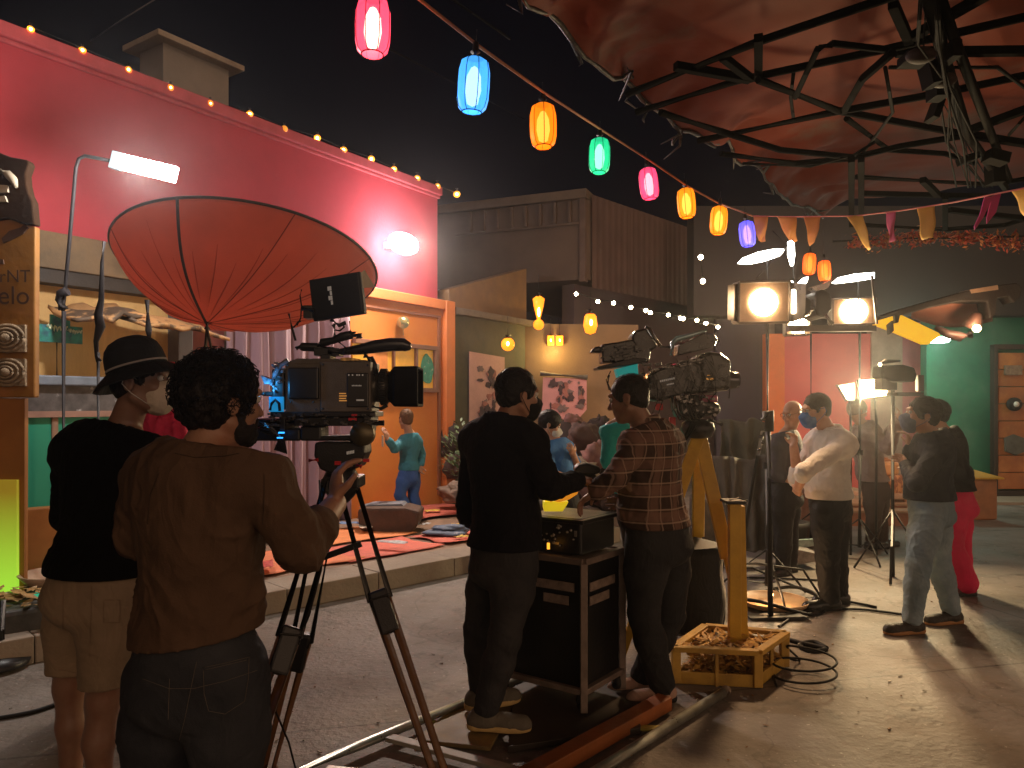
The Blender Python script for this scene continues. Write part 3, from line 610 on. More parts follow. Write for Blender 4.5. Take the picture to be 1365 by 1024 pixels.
def person(label, group, J, head, cloth, tone=.7, h=.007, girth=1.0, facing=(0, 1, 0), body_face=None, loc=None, seed=0):
    """J: joints in metres. head: dict(c, f, s, tilt, hair, mask...). cloth: dict of garments."""
    J = {k: nv3(v) for k, v in J.items()}
    root = thing('person', label, 'person', tuple(((J['anL']+J['anR'])/2)*np.array([1, 1, 0])), group)
    up = unit(J['nk']-J['pv']); rt = unit(J['shR']-J['shL']); fw = unit(np.cross(up, rt)); rt = np.cross(fw, up)
    T = np.stack([rt, fw, up], 1); g = girth
    # head frame
    f = unit(head['f']); hup = nv3((0, 0, 1)); roll = head.get('roll', 0)
    hr = unit(np.cross(f, hup)); hu = np.cross(hr, f); hr, hu = hr*cos(roll)+hu*sin(roll), hu*cos(roll)-hr*sin(roll)
    H = np.stack([hr, f, hu], 1); hc = nv3(head['c']); s = head.get('s', 1.0)
    hp = lambda x, y, z: hc+H@nv3((x*s, y*s, z*s))
    hand_s = head.get('hs', 1.0)
    def torso(sd, o, k=.036, low=-.02):
        L = np.linalg.norm(J['nk']-J['pv']); c = lambda x, y, t: J['pv']+up*(L*t)+rt*x+fw*y
        sw = np.linalg.norm(J['shR']-J['shL'])/2
        sd.cap(J['shL']*.8+J['shR']*.2, J['shR']*.8+J['shL']*.2, .085*g+o, k=k)
        sd.ell(c(0, .0, .74), (sw*.90+o, .120*g+o, .19+o), T, k)
        sd.ell(c(0, .01, .50), (sw*.79*g+o, .115*g+o, .19+o), T, k)
        sd.ell(c(0, .02*g*g, .25), (sw*.78*g+o, .12*g*g+o, .17+o), T, k)
        sd.ell(c(0, 0, low), (sw*.83*g+o, .125*g+o, .15+o), T, k)
        nb = J['nk']-up*.06
        for S_ in ('shL', 'shR'): sd.cap(nb+(J['nk']-nb)*.5, J[S_]-up*.0, .055+o, .062*g+o, k=.05)
    def arm(sd, sd_, o, frac=1.0, flare=0, k=.016):
        o = o*.62
        a, b, c = J['sh'+sd_], J['el'+sd_], J['wr'+sd_]
        sd.cap(a, b, .056*g**.5+o, .045*g**.5+o, k); 
        if frac > 0: sd.cap(b, b+(c-b)*frac, .044*g**.5+o, (.044+(.031-.044)*frac)*g**.5+o+flare, k)
    def leg(sd, sd_, o, frac=1.0, flare=0, k=.03, calf=1):
        a, b, c = J['hip'+sd_], J['kn'+sd_], J['an'+sd_]
        a = a-(b-a)*0
        m_ = a+(b-a)*.35; sd.cap(a, m_, .092*g+o, .088*g+o, k); sd.cap(m_, b, .088*g+o, .060*g+o, k)
        if frac > 0:
            e = b+(c-b)*frac; mm = b+(c-b)*min(.35, frac)
            kd = unit(b-(a+c)/2) if np.linalg.norm(b-(a+c)/2) > .02 else fw
            sd.cap(b, mm-kd*.012*calf, .058*g+o, .056*g+o+flare*.4, k)
            if frac > .35: sd.cap(mm-kd*.012*calf, e, .056*g+o+flare*.4, .038*g+o+flare, k)
    # ---- body: head, neck, arms, hands, legs in one surface
    pts = np.stack([v for k, v in J.items() if k[:2] not in ('cu', 'hd', 'pn')]+[hc]); lo = pts.min(0)-.2; hi = pts.max(0)+.2; lo[2] = max(lo[2], -.02)
    B = SDF(lo, hi, h)
    torso(B, -.012); 
    for q in 'LR': arm(B, q, 0); leg(B, q, -.004)
    B.cap(J['nk']-up*.04, hp(0, -.02, -.055), .060*g**.5, .054*g**.5, k=.03)
    B.ell(hp(0, -.014, .032), (.076*s, .097*s, .088*s), H, 0)
    B.ell(hp(0, .028, -.03), (.060*s, .066*s, .085*s), H, .02)
    B.ell(hp(0, .058, -.092), (.028*s, .030*s, .025*s), H, .025)
    for e in (-1, 1):
        B.cap(hp(.055*e, -.005, -.055), hp(.02*e, .062, -.098), .019*s, .016*s, k=.02)
        B.ell(hp(.040*e, .066, -.022), (.022*s, .022*s, .02*s), H, .02)
        B.ell(hp(.031*e, .103, .014), (.018*s, .016*s, .011*s), H, .012, 'd')
        B.ell(hp(.079*e, -.012, -.008), (.010*s, .021*s, .032*s), H, .006)
        B.ell(hp(.089*e, -.008, -.006), (.007*s, .011*s, .018*s), H, .004, 'd')
    B.cap(hp(-.036, .086, .034), hp(.036, .086, .034), .011*s, k=.014)
    B.cap(hp(0, .090, .014), hp(0, .112, -.026), .008*s, .013*s, k=.008); B.cap(hp(-.012, .100, -.030), hp(.012, .100, -.030), .008*s, k=.006)
    B.cap(hp(-.020, .088, -.055), hp(.020, .088, -.055), .0065*s, k=.004); B.cap(hp(-.017, .086, -.066), hp(.017, .086, -.066), .007*s, k=.004)
    # hands: palm, four curled fingers of different length, thumb from the side
    for q in 'LR':
        w = J['wr'+q]; d = unit(w-J['el'+q]); hd = unit(J.get('hd'+q, d)); sid = -1 if q == 'R' else 1
        pn = J.get('pn'+q); pn = unit(pn) if pn is not None else unit(np.cross(hd, rt)) if abs(hd@rt) < .9 else fw
        pn = unit(pn-hd*(pn@hd)); across = np.cross(hd, pn); Hh = np.stack([across, hd, pn], 1); z = hand_s
        B.ell(w+hd*.048*z, (.040*z, .052*z, .017*z), Hh, .012)
        curl = J.get('cu'+q, np.array([.55]))[0]
        for i, (ox, ln) in enumerate(((-.030, .068), (-.010, .078), (.010, .074), (.029, .058))):
            p0 = w+hd*.085*z+across*ox*z; dd = hd; a = curl
            for j, (fr, r0, r1) in enumerate(((.45, .0092, .0086), (.32, .0086, .0078), (.23, .0078, .0068))):
                dd = unit(dd*cos(a)+pn*sin(a)); p1 = p0+dd*ln*fr*z; B.cap(p0, p1, r0*z, r1*z, k=.003); p0 = p1; a = curl*1.1
                hd2 = dd; pn2 = pn
        tb = w+hd*.025*z-across*.030*z*(1); td = unit(hd*.6-across*.6+pn*.45)
        B.cap(tb, tb+td*.038*z, .013*z, .0105*z, k=.01); B.cap(tb+td*.038*z, tb+td*.038*z+unit(td+hd*.7+pn*.3)*.030*z, .0105*z, .008*z, k=.003)
    body = sdf_obj('body', B, skinmat(tone), root, smooth=1)
    # eyes
    if head.get('eyes', True):
        for e in (-1, 1):
            m = MB(); c = Vector(hp(.031*e, .0835, .013)); m.use(0); m.ell(c, .0118*s, n=14, m=10); m.use(1); m.ell(c+Vector(f)*.0066*s, (.0058*s,)*3, n=10, m=8)
            m.build('eye', [mat('eye_white', (.6, .57, .52), .2), mat('iris', (.02, .012, .008), .1)], root)
    cur_wr = folds
    # ---- garments
    for gname, spec in cloth.items():
        kind = spec['kind']; m = spec['mat']; o = spec.get('o', .014); amp = spec.get('amp', .007)
        if kind == 'top':
            fr = spec.get('sleeve', 1.0); z0 = spec['hem']; q = SDF(lo, hi, h)
            torso(q, o, low=-.06); fl = spec.get('flare', .0)
            for sd_ in 'LR':
                if spec.get('sleeves', True): arm(q, sd_, o, fr if sd_ == 'R' or 'sleeveL' not in spec else spec['sleeveL'], .004)
                a, b, c = J['sh'+sd_], J['el'+sd_], J['wr'+sd_]
            nk = J['nk']; q.cap(nk-up*.07, nk+up*spec.get('neck', .0)*.9, .078*g**.5+o*.4, .066*g**.5+o*.3, k=.03)
            q.ell(J['pv']+up*.03, ((np.linalg.norm(J['shR']-J['shL'])/2)*.84*g+o+spec.get('hf', .006), .128*g+o+spec.get('hf', .006), .13), T, .05)
            if spec.get('skirt'): q.cap(J['pv']-up*.02, J['pv']-up*.16, .15*g, .17*g, k=.06)
            q.cut(nk+up*spec.get('neck', .012), up+fw*.25)
            # hem: plane cut across the hips
            hn = nv3(spec.get('hemn', (0, 0, -1)))
            X, Y, Z = np.meshgrid(*q.ax, indexing='ij', sparse=True)
            hp0 = J['pv'].copy(); hp0[2] = z0; hn = unit(hn)
            d = (X-hp0[0])*hn[0]+(Y-hp0[1])*hn[1]+(Z-hp0[2])*hn[2]
            # only the trunk is trimmed: sleeves lower than the hem stay
            dist = np.sqrt(((X-hp0[0])*rt[0]+(Y-hp0[1])*rt[1])**2+((X-hp0[0])*fw[0]+(Y-hp0[1])*fw[1])**2)
            q.a = np.where((dist < spec.get('trim', .27*g)), np.maximum(q.a, d.astype(np.float32)), q.a)
            fc = [J['elL'], J['elR'], J['shL']-up*.08, J['shR']-up*.08, hp0+up*.10, hp0+up*.07+rt*.14, hp0+up*.07-rt*.14]
            sdf_obj(gname, q, m, root, disp=folds(amp, fc, spec.get('base', .4), seed, fs=spec.get('fs', (9, 9, 16)), hem=(hp0, hn)), smooth=1)
            if spec.get('collar'):
                q = SDF(nk-.2, nk+.2, h); q.cap(nk-up*.035, nk+up*.06+fw*.012, .083*g**.5, .074*g**.5, k=0); q.cut(nk+up*.042+fw*.0, up*1+fw*.18); q.cut(nk-up*.03, -up)
                sdf_obj('collar', q, m, root, disp=folds(.003, [], 1, seed+4, fs=(30, 30, 60)), smooth=1)
        elif kind == 'legs':
            fr = spec.get('frac', .97); q = SDF(np.array([lo[0], lo[1], min(J['anL'][2], J['anR'][2])-.05]), np.array([hi[0], hi[1], J['pv'][2]+.25]), h)
            L = np.linalg.norm(J['nk']-J['pv']); sw = np.linalg.norm(J['shR']-J['shL'])/2
            q.ell(J['pv']+up*.02, (sw*.84*g+o, .125*g+o, .14), T, .05); q.ell(J['pv']-up*.08-fw*.02, (sw*.80*g+o, .13*g+o, .10), T, .05)
            for sd_ in 'LR': leg(q, sd_, o*.8, fr, spec.get('flare', .012), calf=0)
            q.cut(J['pv']+up*spec.get('rise', .10), up)
            if 'cutz' in spec: q.cut(nv3((0, 0, spec['cutz'])), (0, 0, -1))
            fc = [J['knL'], J['knR'], J['anL'], J['anR'], J['hipL']-up*.1, J['hipR']-up*.1]
            sdf_obj(gname, q, m, root, disp=folds(amp, fc, spec.get('base', .4), seed+9, fs=(9, 9, 24), rad=.15), smooth=1)
        elif kind == 'shoes':
            for sd_ in 'LR':
                a = J['an'+sd_]; t = unit(nv3(spec['toe'+sd_])*np.array([1, 1, 0])); z = spec.get('s', 1.0); gz = spec.get('z', 0.0)
                heel = nv3((a[0], a[1], gz))-t*.045*z; q = SDF(heel-.3, heel+.3, min(h, .006)); sv = np.cross(t, (0, 0, 1)); Rs = np.stack([t, sv, nv3((0, 0, 1))], 1)
                b0 = heel+nv3((0, 0, .045)); q.cap(b0, b0+t*.05, .040*z, .040*z); q.cap(b0+t*.06, heel+t*.20*z+nv3((0, 0, .032)), .042*z, .036*z, k=.03)
                q.cap(heel+nv3((0, 0, .05))+t*.03, a+nv3((0, 0, .03)), .040*z, .043*z, k=.03); q.ell(heel+t*.17*z+nv3((0, 0, .03)), (.075*z, .046*z, .036*z), Rs, .02)
                q.cut((0, 0, gz+.018), (0, 0, -1)); sh = sdf_obj('shoe', q, m, root, disp=folds(.002, [], 1, seed), smooth=1)
                q = SDF(heel-.3, heel+.3, .006)
                q.cap(heel+nv3((0, 0, .02)), heel+t*.12+nv3((0, 0, .02)), .042*z, .044*z, k=.02); q.ell(heel+t*.155*z+nv3((0, 0, .02)), (.09*z, .05*z, .06), Rs, .02)
                q.cut((0, 0, gz+.030), (0, 0, 1)); q.cut((0, 0, gz+.002), (0, 0, -1)); sdf_obj('sole', q, spec.get('sole', rubber), root, smooth=0)
    # ---- hair, hat, mask, beard, glasses
    hair = head.get('hair')
    if hair:
        st = hair['style']; o = hair.get('o', .008); q = SDF(hc-.22*s, hc+.22*s, min(h, .006))
        q.ell(hp(0, -.016, .036), (.077*s+o, .098*s+o, .089*s+o*.9), H, 0)
        if st == 'curly':
            q.ell(hp(0, -.045, .01), (.080*s+o, .075*s+o, .10*s), H, .02)
            for e in (-1, 1): q.cap(hp(.066*e, .02, .0), hp(.068*e, .03, -.03), .010, .007, k=.015)
        else:
            q.ell(hp(0, -.050, -.015), (.062*s+o*.4, .055*s+o*.3, .060*s), H, .02)
            for e in (-1, 1): q.cap(hp(.070*e, .018, .02), hp(.070*e, .026, -.012), .009, .005, k=.012)
        # open the face and trim at the nape, clear the ears
        q.ell(hp(0, .125, -.035), (.074*s, .085*s, .112*s), H, .012, 'd')
        q.cut(hp(0, .02, -.035-hair.get('drop', 0)), -H[:, 2]+H[:, 1]*.35)
        for e in (-1, 1): q.ell(hp(.088*e, -.008, -.020), (.02*s, .026*s, .034*s), H, .006, 'd')
        a_ = hair.get('amp', .003); ev = ef = None
        if st == 'curly':
            pts_, fcs = [], []; r2 = np.random.default_rng(seed+3)
            for _ in range(hair.get('n', 1500)):
                d = unit(r2.normal(size=3)); 
                if d[2] < -.55 or (d[1] > .55 and d[2] < .45): continue
                base = hp(0, -.02, .03)+H@(d*np.array([.077*s+o, .099*s+o, .09*s+o])*.97)
                n_ = H@d; t1 = unit(np.cross(n_, r2.normal(size=3))); t2 = np.cross(n_, t1); R0 = r2.uniform(.005, .012); ph = r2.uniform(0, 6.28); ln = r2.uniform(.010, .034)
                m0 = len(pts_)
                for i in range(7):
                    t = i/6; a = ph+t*7; c = base+n_*ln*t*(1-.35*t)+(t1*cos(a)+t2*sin(a))*R0*(.4+t)
                    for j in range(4): b = j*pi/2; pts_.append(c+(t1*cos(b)+n_*sin(b))*.0013)
                for i in range(6):
                    for j in range(4): j2 = (j+1) % 4; fcs.append((m0+i*4+j, m0+i*4+j2, m0+(i+1)*4+j2, m0+(i+1)*4+j))
            ev, ef = np.array(pts_), fcs
            dis = lambda p: .006*vnoise(p, 55, seed)+.004*vnoise(p, 110, seed+2)
        else:
            if h < .0095:                                          # short loose strands lying back over the scalp
                pts_, fcs = [], []; r2 = np.random.default_rng(seed+3)
                for _ in range(1100):
                    d = unit(r2.normal(size=3))
                    if d[2] < -.35 or (d[1] > .35 and d[2] < .62) or (d[1] > .1 and d[2] < .1): continue
                    base = hp(0, -.016, .036)+H@(d*np.array([.077*s+o, .098*s+o, .089*s+o*.9])*.985); n_ = H@d; t_ = unit(np.cross(np.cross(n_, H@nv3((r2.normal()*.25, -1, .1))), n_)); sd_ = np.cross(n_, t_); ln = r2.uniform(.010, .024); m0 = len(pts_)
                    for i in range(4):
                        t = i/3; c = base+t_*ln*t+n_*(.0045*sin(t*2.4)+.001); ww = .0011*(1-.7*t)
                        for q3 in (sd_, n_, -sd_): pts_.append(c+q3*ww)
                    for i in range(3):
                        for j in range(3): j2 = (j+1) % 3; fcs.append((m0+i*3+j, m0+i*3+j2, m0+(i+1)*3+j2, m0+(i+1)*3+j))
                ev, ef = np.array(pts_), fcs
            dis = lambda p: a_*vnoise((p-hc)@H*np.array([1, .35, .5]), 120, seed)+a_*.8*vnoise(p, 35, seed)
        sdf_obj('hair', q, mat(hair.get('m', 'dark_hair'), hair.get('col', (.010, .007, .006)), .5, var=.5, vscale=90, bump=.5, bscale=190, stretch=(1, 1, .3), spec=.2), root, disp=dis, smooth=1, extra=(ev, ef) if ev is not None else None)
    if head.get('beard'):
        q = SDF(hc-.2, hc+.2, .006)
        q.ell(hp(0, .055, -.080), (.050*s, .048*s, .042*s), H, .01)
        for e in (-1, 1): q.cap(hp(.066*e, .012, -.02), hp(.052*e, .03, -.085), .012, .018, k=.02); q.cap(hp(.052*e, .03, -.085), hp(.02*e, .072, -.100), .018, .02, k=.02)
        q.cap(hp(-.026, .094, -.047), hp(.026, .094, -.047), .007, k=.01)
        sdf_obj('beard', q, mat('beard_hair', (.012, .008, .006), .7, var=.5, vscale=120, bump=.9, bscale=260), root, disp=lambda p: .004*vnoise(p, 120, 3)+.003*vnoise(p, 60, 5))
    mk = head.get('mask')
    if mk:
        q = SDF(hc-.2, hc+.2, .005); q.ell(hp(0, .064, -.052), (.060*s, .068*s, .064*s), H, 0); q.ell(hp(0, .062, -.085), (.046*s, .05*s, .04*s), H, .02); q.cap(hp(0, .10, -.01), hp(0, .122, -.03), .012*s, .02*s, k=.02)
        q.cut(hp(0, .035, -.05), -H[:, 1]); q.cut(hp(0, .10, .004), H[:, 2]+H[:, 1]*-.25)
        mo = sdf_obj('face_mask', q, mk, root, disp=lambda p: .0022*(1-2*np.abs(vnoise((p-hc)@H, 34, seed)))+.0015*vnoise(p, 60, 2))
        for e in (-1, 1):
            m = MB(); m.tube([hp(.056*e, .045, -.02), hp(.078*e, .012, .010), hp(.088*e, -.022, .018), hp(.090*e, -.030, -.01), hp(.080*e, .0, -.045), hp(.056*e, .045, -.082)], .0018*s, 5); m.build('ear_loop', head.get('loopm', mk), root)
    if head.get('glasses'):
        m = MB()
        for e in (-1, 1):
            m.tube([hp(.031*e+.022*cos(t), .106, .012+.017*sin(t)) for t in [2*pi*i/16 for i in range(17)]], .0016, 5); m.tube([hp(.053*e, .104, .016), hp(.078*e, .03, .018), hp(.084*e, -.015, .01)], .0018, 5)
        m.tube([hp(-.01, .108, .014), hp(.01, .108, .014)], .0016, 5); m.build('glasses', blackm, root)
    return root, H, hp

from mathutils.bvhtree import BVHTree
def surface_line(obj, pix, off=.002, r=.001, n=40, mb=None):
    """a seam laid on a garment: each point is where the sight line meets the cloth"""
    me = obj.data; co = np.empty(len(me.vertices)*3); me.vertices.foreach_get('co', co); co = co.reshape(-1, 3)
    bv = obj.get('_bv'); tree = BVHTree.FromPolygons([tuple(c) for c in co], [tuple(p.vertices) for p in me.polygons])
    mb = mb or MB()
    for line in pix:
        out = []
        for i in range(len(line)-1):
            for k in range(n//max(1, len(line)-1)):
                t = k/(n//max(1, len(line)-1)); a, b = line[i], line[i+1]; px, py = a[0]+(b[0]-a[0])*t, a[1]+(b[1]-a[1])*t
                d = (P(px, py, 1)-Vector((0, 0, EYE))).normalized(); h, nn, _, _ = tree.ray_cast(Vector((0, 0, EYE)), d, 20)
                if h is not None and (not out or (h-out[-1]).length < .05): out.append(h-d*off)
        if len(out) > 2: mb.tube(out, r, 4)
    return mb
def child_named(root, nm): return [c for c in root.children if c.name.split('.')[0] == nm][0]
# ---------------------------------------------------------------- the people
def cloth(name, col, rough=.85, **k): return creased(mat(name, col, rough, **{**dict(var=.18, vscale=5, bump=.25, bscale=420, sheen=.0, spec=.3), **k}))
def creased(m, sc=7, st=.22):
    n = m.node_tree.nodes; l = m.node_tree.links; bp0 = [x for x in n if x.type == 'BUMP'][0]; tc = n.new('ShaderNodeTexCoord'); mp = n.new('ShaderNodeMapping'); mp.inputs['Scale'].default_value = (1, 1, .45); mp.inputs['Rotation'].default_value = (.3, .5, 0)
    if m.get('cr'): return m
    m['cr'] = 1
    nz = n.new('ShaderNodeTexNoise'); nz.inputs['Scale'].default_value = sc; nz.inputs['Detail'].default_value = 3; nz.inputs['Distortion'].default_value = 1.2
    mth = n.new('ShaderNodeMath'); mth.operation = 'PINGPONG'; mth.inputs[1].default_value = .12
    l.new(tc.outputs['Object'], mp.inputs[0]); l.new(mp.outputs[0], nz.inputs[0]); l.new(nz.outputs['Fac'], mth.inputs[0])
    b2 = n.new('ShaderNodeBump'); b2.inputs['Strength'].default_value = st; b2.inputs['Distance'].default_value = .10; l.new(mth.outputs[0], b2.inputs['Height']); l.new(b2.outputs[0], bp0.inputs['Normal']); return m
def jj(**k): return {a: (np.array([b]) if not hasattr(b, '__len__') else np.array(tuple(b), float)) for a, b in k.items()}
def jeans(name, col, col2): return cloth(name, col, .85, second=col2, smix=(.4, .7), sscale=4, bump=.3, bscale=300)
G_CREW = 'film crew standing in the yard'
# 1 bucket hat
hat_c = P(188, 509, 2.82)
J1 = jj(pv=P(132, 775, 2.84), nk=P(160, 575, 2.84), shL=P(100, 603, 2.96), shR=P(200, 603, 2.72), elL=P(92, 690, 3.05), wrL=P(125, 715, 3.25), elR=P(205, 690, 2.80), wrR=P(215, 735, 3.02),
        hipL=P(104, 792, 2.92), hipR=P(152, 792, 2.78), knL=PG(93, 2.93, .50), anL=PG(94, 2.93, .09), knR=PG(137, 2.78, .50), anR=PG(134, 2.78, .09))
f1 = (.995, .06, .0)
r1, H1, hp1 = person('tall man in black bucket hat, black T-shirt and beige shorts seen from behind', G_CREW, J1,
    dict(c=hat_c, f=f1, s=1.0, hair=dict(style='short', o=.004), mask=cloth('beige_mask', (.58, .48, .36), .8, bump=.3, bscale=90), loopm=mat('white_elastic', (.6, .57, .5), .6)),
    dict(t_shirt=dict(kind='top', mat=cloth('black_cotton', (.0035, .0032, .0032), spec=.12), o=.032, hem=.972, amp=.010, sleeve=.5, neck=.015, trim=.45, base=.55, skirt=True),
         shorts=dict(kind='legs', mat=cloth('beige_twill', (.25, .18, .115), .8), o=.026, frac=.09, flare=.0, amp=.007, cutz=.565),
         shoes=dict(kind='shoes', mat=cloth('dark_suede', (.03, .02, .015)), toeL=(.5, .85, 0), toeR=(.6, .8, 0))), tone=.40, h=.0065, girth=1.0, seed=1)
# bucket hat: crown, brim and thin band
hm = cloth('black_felt', (.008, .008, .008), .75)
Hm = Matrix(tuple(map(tuple, H1)))
tl = Matrix.Rotation(radians(17), 3, Vector(H1[:, 0]))
hb = Vector(hp1(0, -.012, .045)); axis = tl @ Vector(H1[:, 2])
m = MB(); m.lathe([(.098, -.005), (.106, .0), (.106, .03), (.102, .06), (.092, .087), (.074, .108), (.045, .122), (.018, .127), (0.0005, .128)], hb, axis, 36); m.build('bucket_hat', hm, r1, solid=.003)
m = MB(); m.lathe([(.103, .005), (.122, -.008), (.146, -.028), (.164, -.046), (.166, -.049)], hb, axis, 40); m.build('hat_brim', hm, r1, solid=.004)
m = MB(); m.lathe([(.1085, .010), (.1085, .017)], hb, axis, 36); m.build('hat_band', mat('grey_cord', (.30, .27, .25), .6), r1, solid=.002)
# 2 camera operator in brown
J2 = jj(pv=P(262, 878, 1.95), nk=P(272, 605, 1.92), shL=P(205, 640, 2.0), shR=P(345, 636, 1.86), elL=P(184, 712, 2.02), wrL=P(235, 705, 2.24), elR=P(402, 728, 1.86), wrR=P(447, 672, 2.06), hdR=(.0, .25, 1), pnR=(.9, .5, 0), cuR=.7,
        hipL=P(220, 905, 1.99), hipR=P(305, 902, 1.92), knL=PG(206, 2.0, .50), anL=PG(205, 2.03, .09), knR=PG(302, 1.95, .50), anR=PG(303, 1.98, .09))
f2 = (.66, .75, -.06)
brown = cloth('brown_knit', (.105, .062, .038), .9, spec=.2, bscale=260, second=(.085, .05, .031))
r2, H2, hp2 = person('bearded camera operator with curly hair, brown long sleeved top and dark jeans', G_CREW, J2,
    dict(c=P(297, 536, 1.95), f=f2, s=.94, hair=dict(style='curly', o=.013, n=1500, drop=.035), beard=True),
    dict(top=dict(kind='top', mat=brown, o=.020, hem=1.005, amp=.018, hf=.0, sleeve=.42, neck=.022, trim=.33, base=.45, fs=(12, 12, 9), hemn=(.14, 0, -1)),
         jeans=dict(kind='legs', mat=jeans('dark_denim', (.022, .025, .032), (.045, .048, .055)), o=.014, amp=.007),
         shoes=dict(kind='shoes', mat=cloth('dark_suede', (.03, .02, .015)), toeL=(.3, .9, 0), toeR=(.5, .85, 0))), tone=.62, h=.0055, girth=1.0, seed=2)
# back pocket and yoke stitching of the jeans
seam = mat('pale_seam', (.12, .10, .08), .8)
jo = child_named(r2, 'jeans'); mb = surface_line(jo, [[(271, 890), (300, 884), (332, 876), (331, 905), (326, 935), (300, 952), (278, 948), (272, 925), (271, 890)], [(274, 893), (329, 880)], [(262, 882), (254, 920), (246, 960), (238, 990)], [(190, 905), (225, 918), (258, 918), (300, 908), (345, 893)], [(226, 905), (224, 960)]], r=.0008, n=90); mb.build('stitching', seam, jo)
to = child_named(r2, 'top'); mb = surface_line(to, [[(188, 872), (230, 874), (270, 868), (310, 858), (350, 848)], [(232, 604), (260, 610), (300, 608), (320, 604)], [(212, 630), (200, 660), (196, 700)], [(352, 632), (352, 660), (350, 700)]], r=.0008, n=80); mb.build('seams', mat('dark_seam', (.03, .016, .008), .8), to)
sh = child_named(r1, 'shorts'); mb = surface_line(sh, [[(78, 892), (110, 899), (150, 902), (180, 900)], [(122, 782), (121, 830), (119, 880)], [(138, 800), (160, 800), (160, 830), (138, 830), (138, 800)], [(84, 790), (84, 850), (84, 890)]], r=.0010, n=60); mb.build('seams', mat('shorts_seam', (.20, .13, .08), .8), sh)

# 3 dark sweater
J3 = jj(pv=P(672, 738, 3.72), nk=P(668, 562, 3.70), shL=P(633, 588, 3.86), shR=P(708, 592, 3.58), elL=P(624, 684, 3.95), wrL=P(654, 708, 4.12), elR=P(733, 650, 3.55), wrR=P(770, 641, 3.78),
        hipL=P(655, 757, 3.82), hipR=P(688, 757, 3.64), knL=P(638, 838, 3.82), anL=PG(642, 3.86, .14), knR=P(673, 850, 3.58), anR=PG(648, 3.60, .14), cuR=.5)
navy = cloth('black_jersey', (.007, .007, .010), .9, spec=.15)
r3, H3, hp3 = person('man in a black zip-neck sweater and black face mask leaning over the equipment case', G_CREW, J3,
    dict(c=P(690, 527, 3.70), f=(.86, .50, -.10), s=1.02, hair=dict(style='short', o=.008, amp=.004), mask=cloth('black_mask', (.006, .006, .006), .8)),
    dict(sweater=dict(kind='top', mat=navy, collar=1, o=.024, hem=.902, amp=.010, sleeve=.92, neck=.03, trim=.36, base=.4),
         jeans=dict(kind='legs', mat=jeans('charcoal_denim', (.026, .026, .029), (.05, .047, .045)), o=.012, flare=.012, amp=.006),
         shoes=dict(kind='shoes', mat=cloth('grey_suede', (.13, .115, .09)), sole=mat('gum_sole', (.55, .38, .15), .6), toeL=(.9, .4, 0), toeR=(.97, -.1, 0), z=.045, s=1.1)), tone=.68, h=.0075, girth=1.06, seed=3)
# 4 plaid
def plaid_mat():
    m = mat('plaid_flannel', (.050, .026, .018), .85, var=.15, bump=.3, bscale=300, spec=.2)
    n = m.node_tree.nodes; l = m.node_tree.links; b = n['Principled BSDF']; tc = n.new('ShaderNodeTexCoord')
    def band(rot, sc, lo, hi, dist=.6):
        mp = n.new('ShaderNodeMapping'); mp.inputs['Rotation'].default_value = rot; l.new(tc.outputs['Object'], mp.inputs[0])
        w = n.new('ShaderNodeTexWave'); w.inputs['Scale'].default_value = sc; w.inputs['Distortion'].default_value = dist; w.inputs['Detail Scale'].default_value = .6; l.new(mp.outputs[0], w.inputs[0])
        r = n.new('ShaderNodeMapRange'); r.inputs['From Min'].default_value = lo; r.inputs['From Max'].default_value = hi; l.new(w.outputs['Fac'], r.inputs[0]); return r.outputs[0]
    base = [x for x in l if x.to_socket == b.inputs['Base Color']][0].from_socket
    a1 = band((0, pi/2, 0), 2.3, .60, .80); a2 = band((0, pi/2, 0), 4.6, .95, .985)
    b1 = band((0, 0, radians(-38)), 2.5, .64, .84); b2 = band((0, 0, radians(-38)), 5.0, .95, .985)
    def over(src, fac, col, k):
        mx = n.new('ShaderNodeMix'); mx.data_type = 'RGBA'; l.new(src, mx.inputs['A']); mx.inputs['B'].default_value = (*col, 1)
        mm = n.new('ShaderNodeMath'); mm.operation = 'MULTIPLY'; mm.inputs[1].default_value = k; l.new(fac, mm.inputs[0]); l.new(mm.outputs[0], mx.inputs['Factor']); return mx.outputs['Result']
    s_ = over(base, a1, (.22, .12, .085), .65); s_ = over(s_, b1, (.25, .14, .10), .55); s_ = over(s_, a2, (.42, .30, .22), .7); s_ = over(s_, b2, (.40, .27, .20), .6)
    l.new(s_, b.inputs['Base Color']); return m
J4 = jj(pv=P(876, 712, 4.05), nk=P(862, 566, 4.0), shL=P(846, 596, 3.86), shR=P(893, 594, 4.20), elL=P(822, 634, 3.76), wrL=P(793, 656, 3.80), elR=P(880, 660, 4.35), wrR=P(840, 668, 4.25), cuL=.5,
        hipL=P(862, 732, 3.96), hipR=P(892, 732, 4.14), knL=P(858, 820, 3.94), anL=PG(882, 4.02, .10), knR=P(893, 820, 4.16), anR=PG(857, 4.16, .10))
r4, H4, hp4 = person('man in a brown plaid flannel shirt bending over the black equipment box', G_CREW, J4,
    dict(c=P(838, 532, 3.98), f=(-.86, .42, -.22), s=1.02, roll=-.05, hair=dict(style='short', o=.004, amp=.002)),
    dict(shirt=dict(kind='top', mat=plaid_mat(), collar=1, o=.020, hem=.95, amp=.013, sleeve=.85, neck=.004, trim=.30, base=.45, hemn=(0, 0, -1)),
         jeans=dict(kind='legs', mat=jeans('black_denim', (.016, .016, .018), (.032, .032, .033)), o=.016, flare=.014, amp=.006),
         shoes=dict(kind='shoes', mat=cloth('pale_canvas', (.40, .26, .20)), sole=rubber, toeL=(-.9, -.2, 0), toeR=(-.95, -.1, 0), z=.01)), tone=.50, h=.0075, girth=1.12, seed=4)
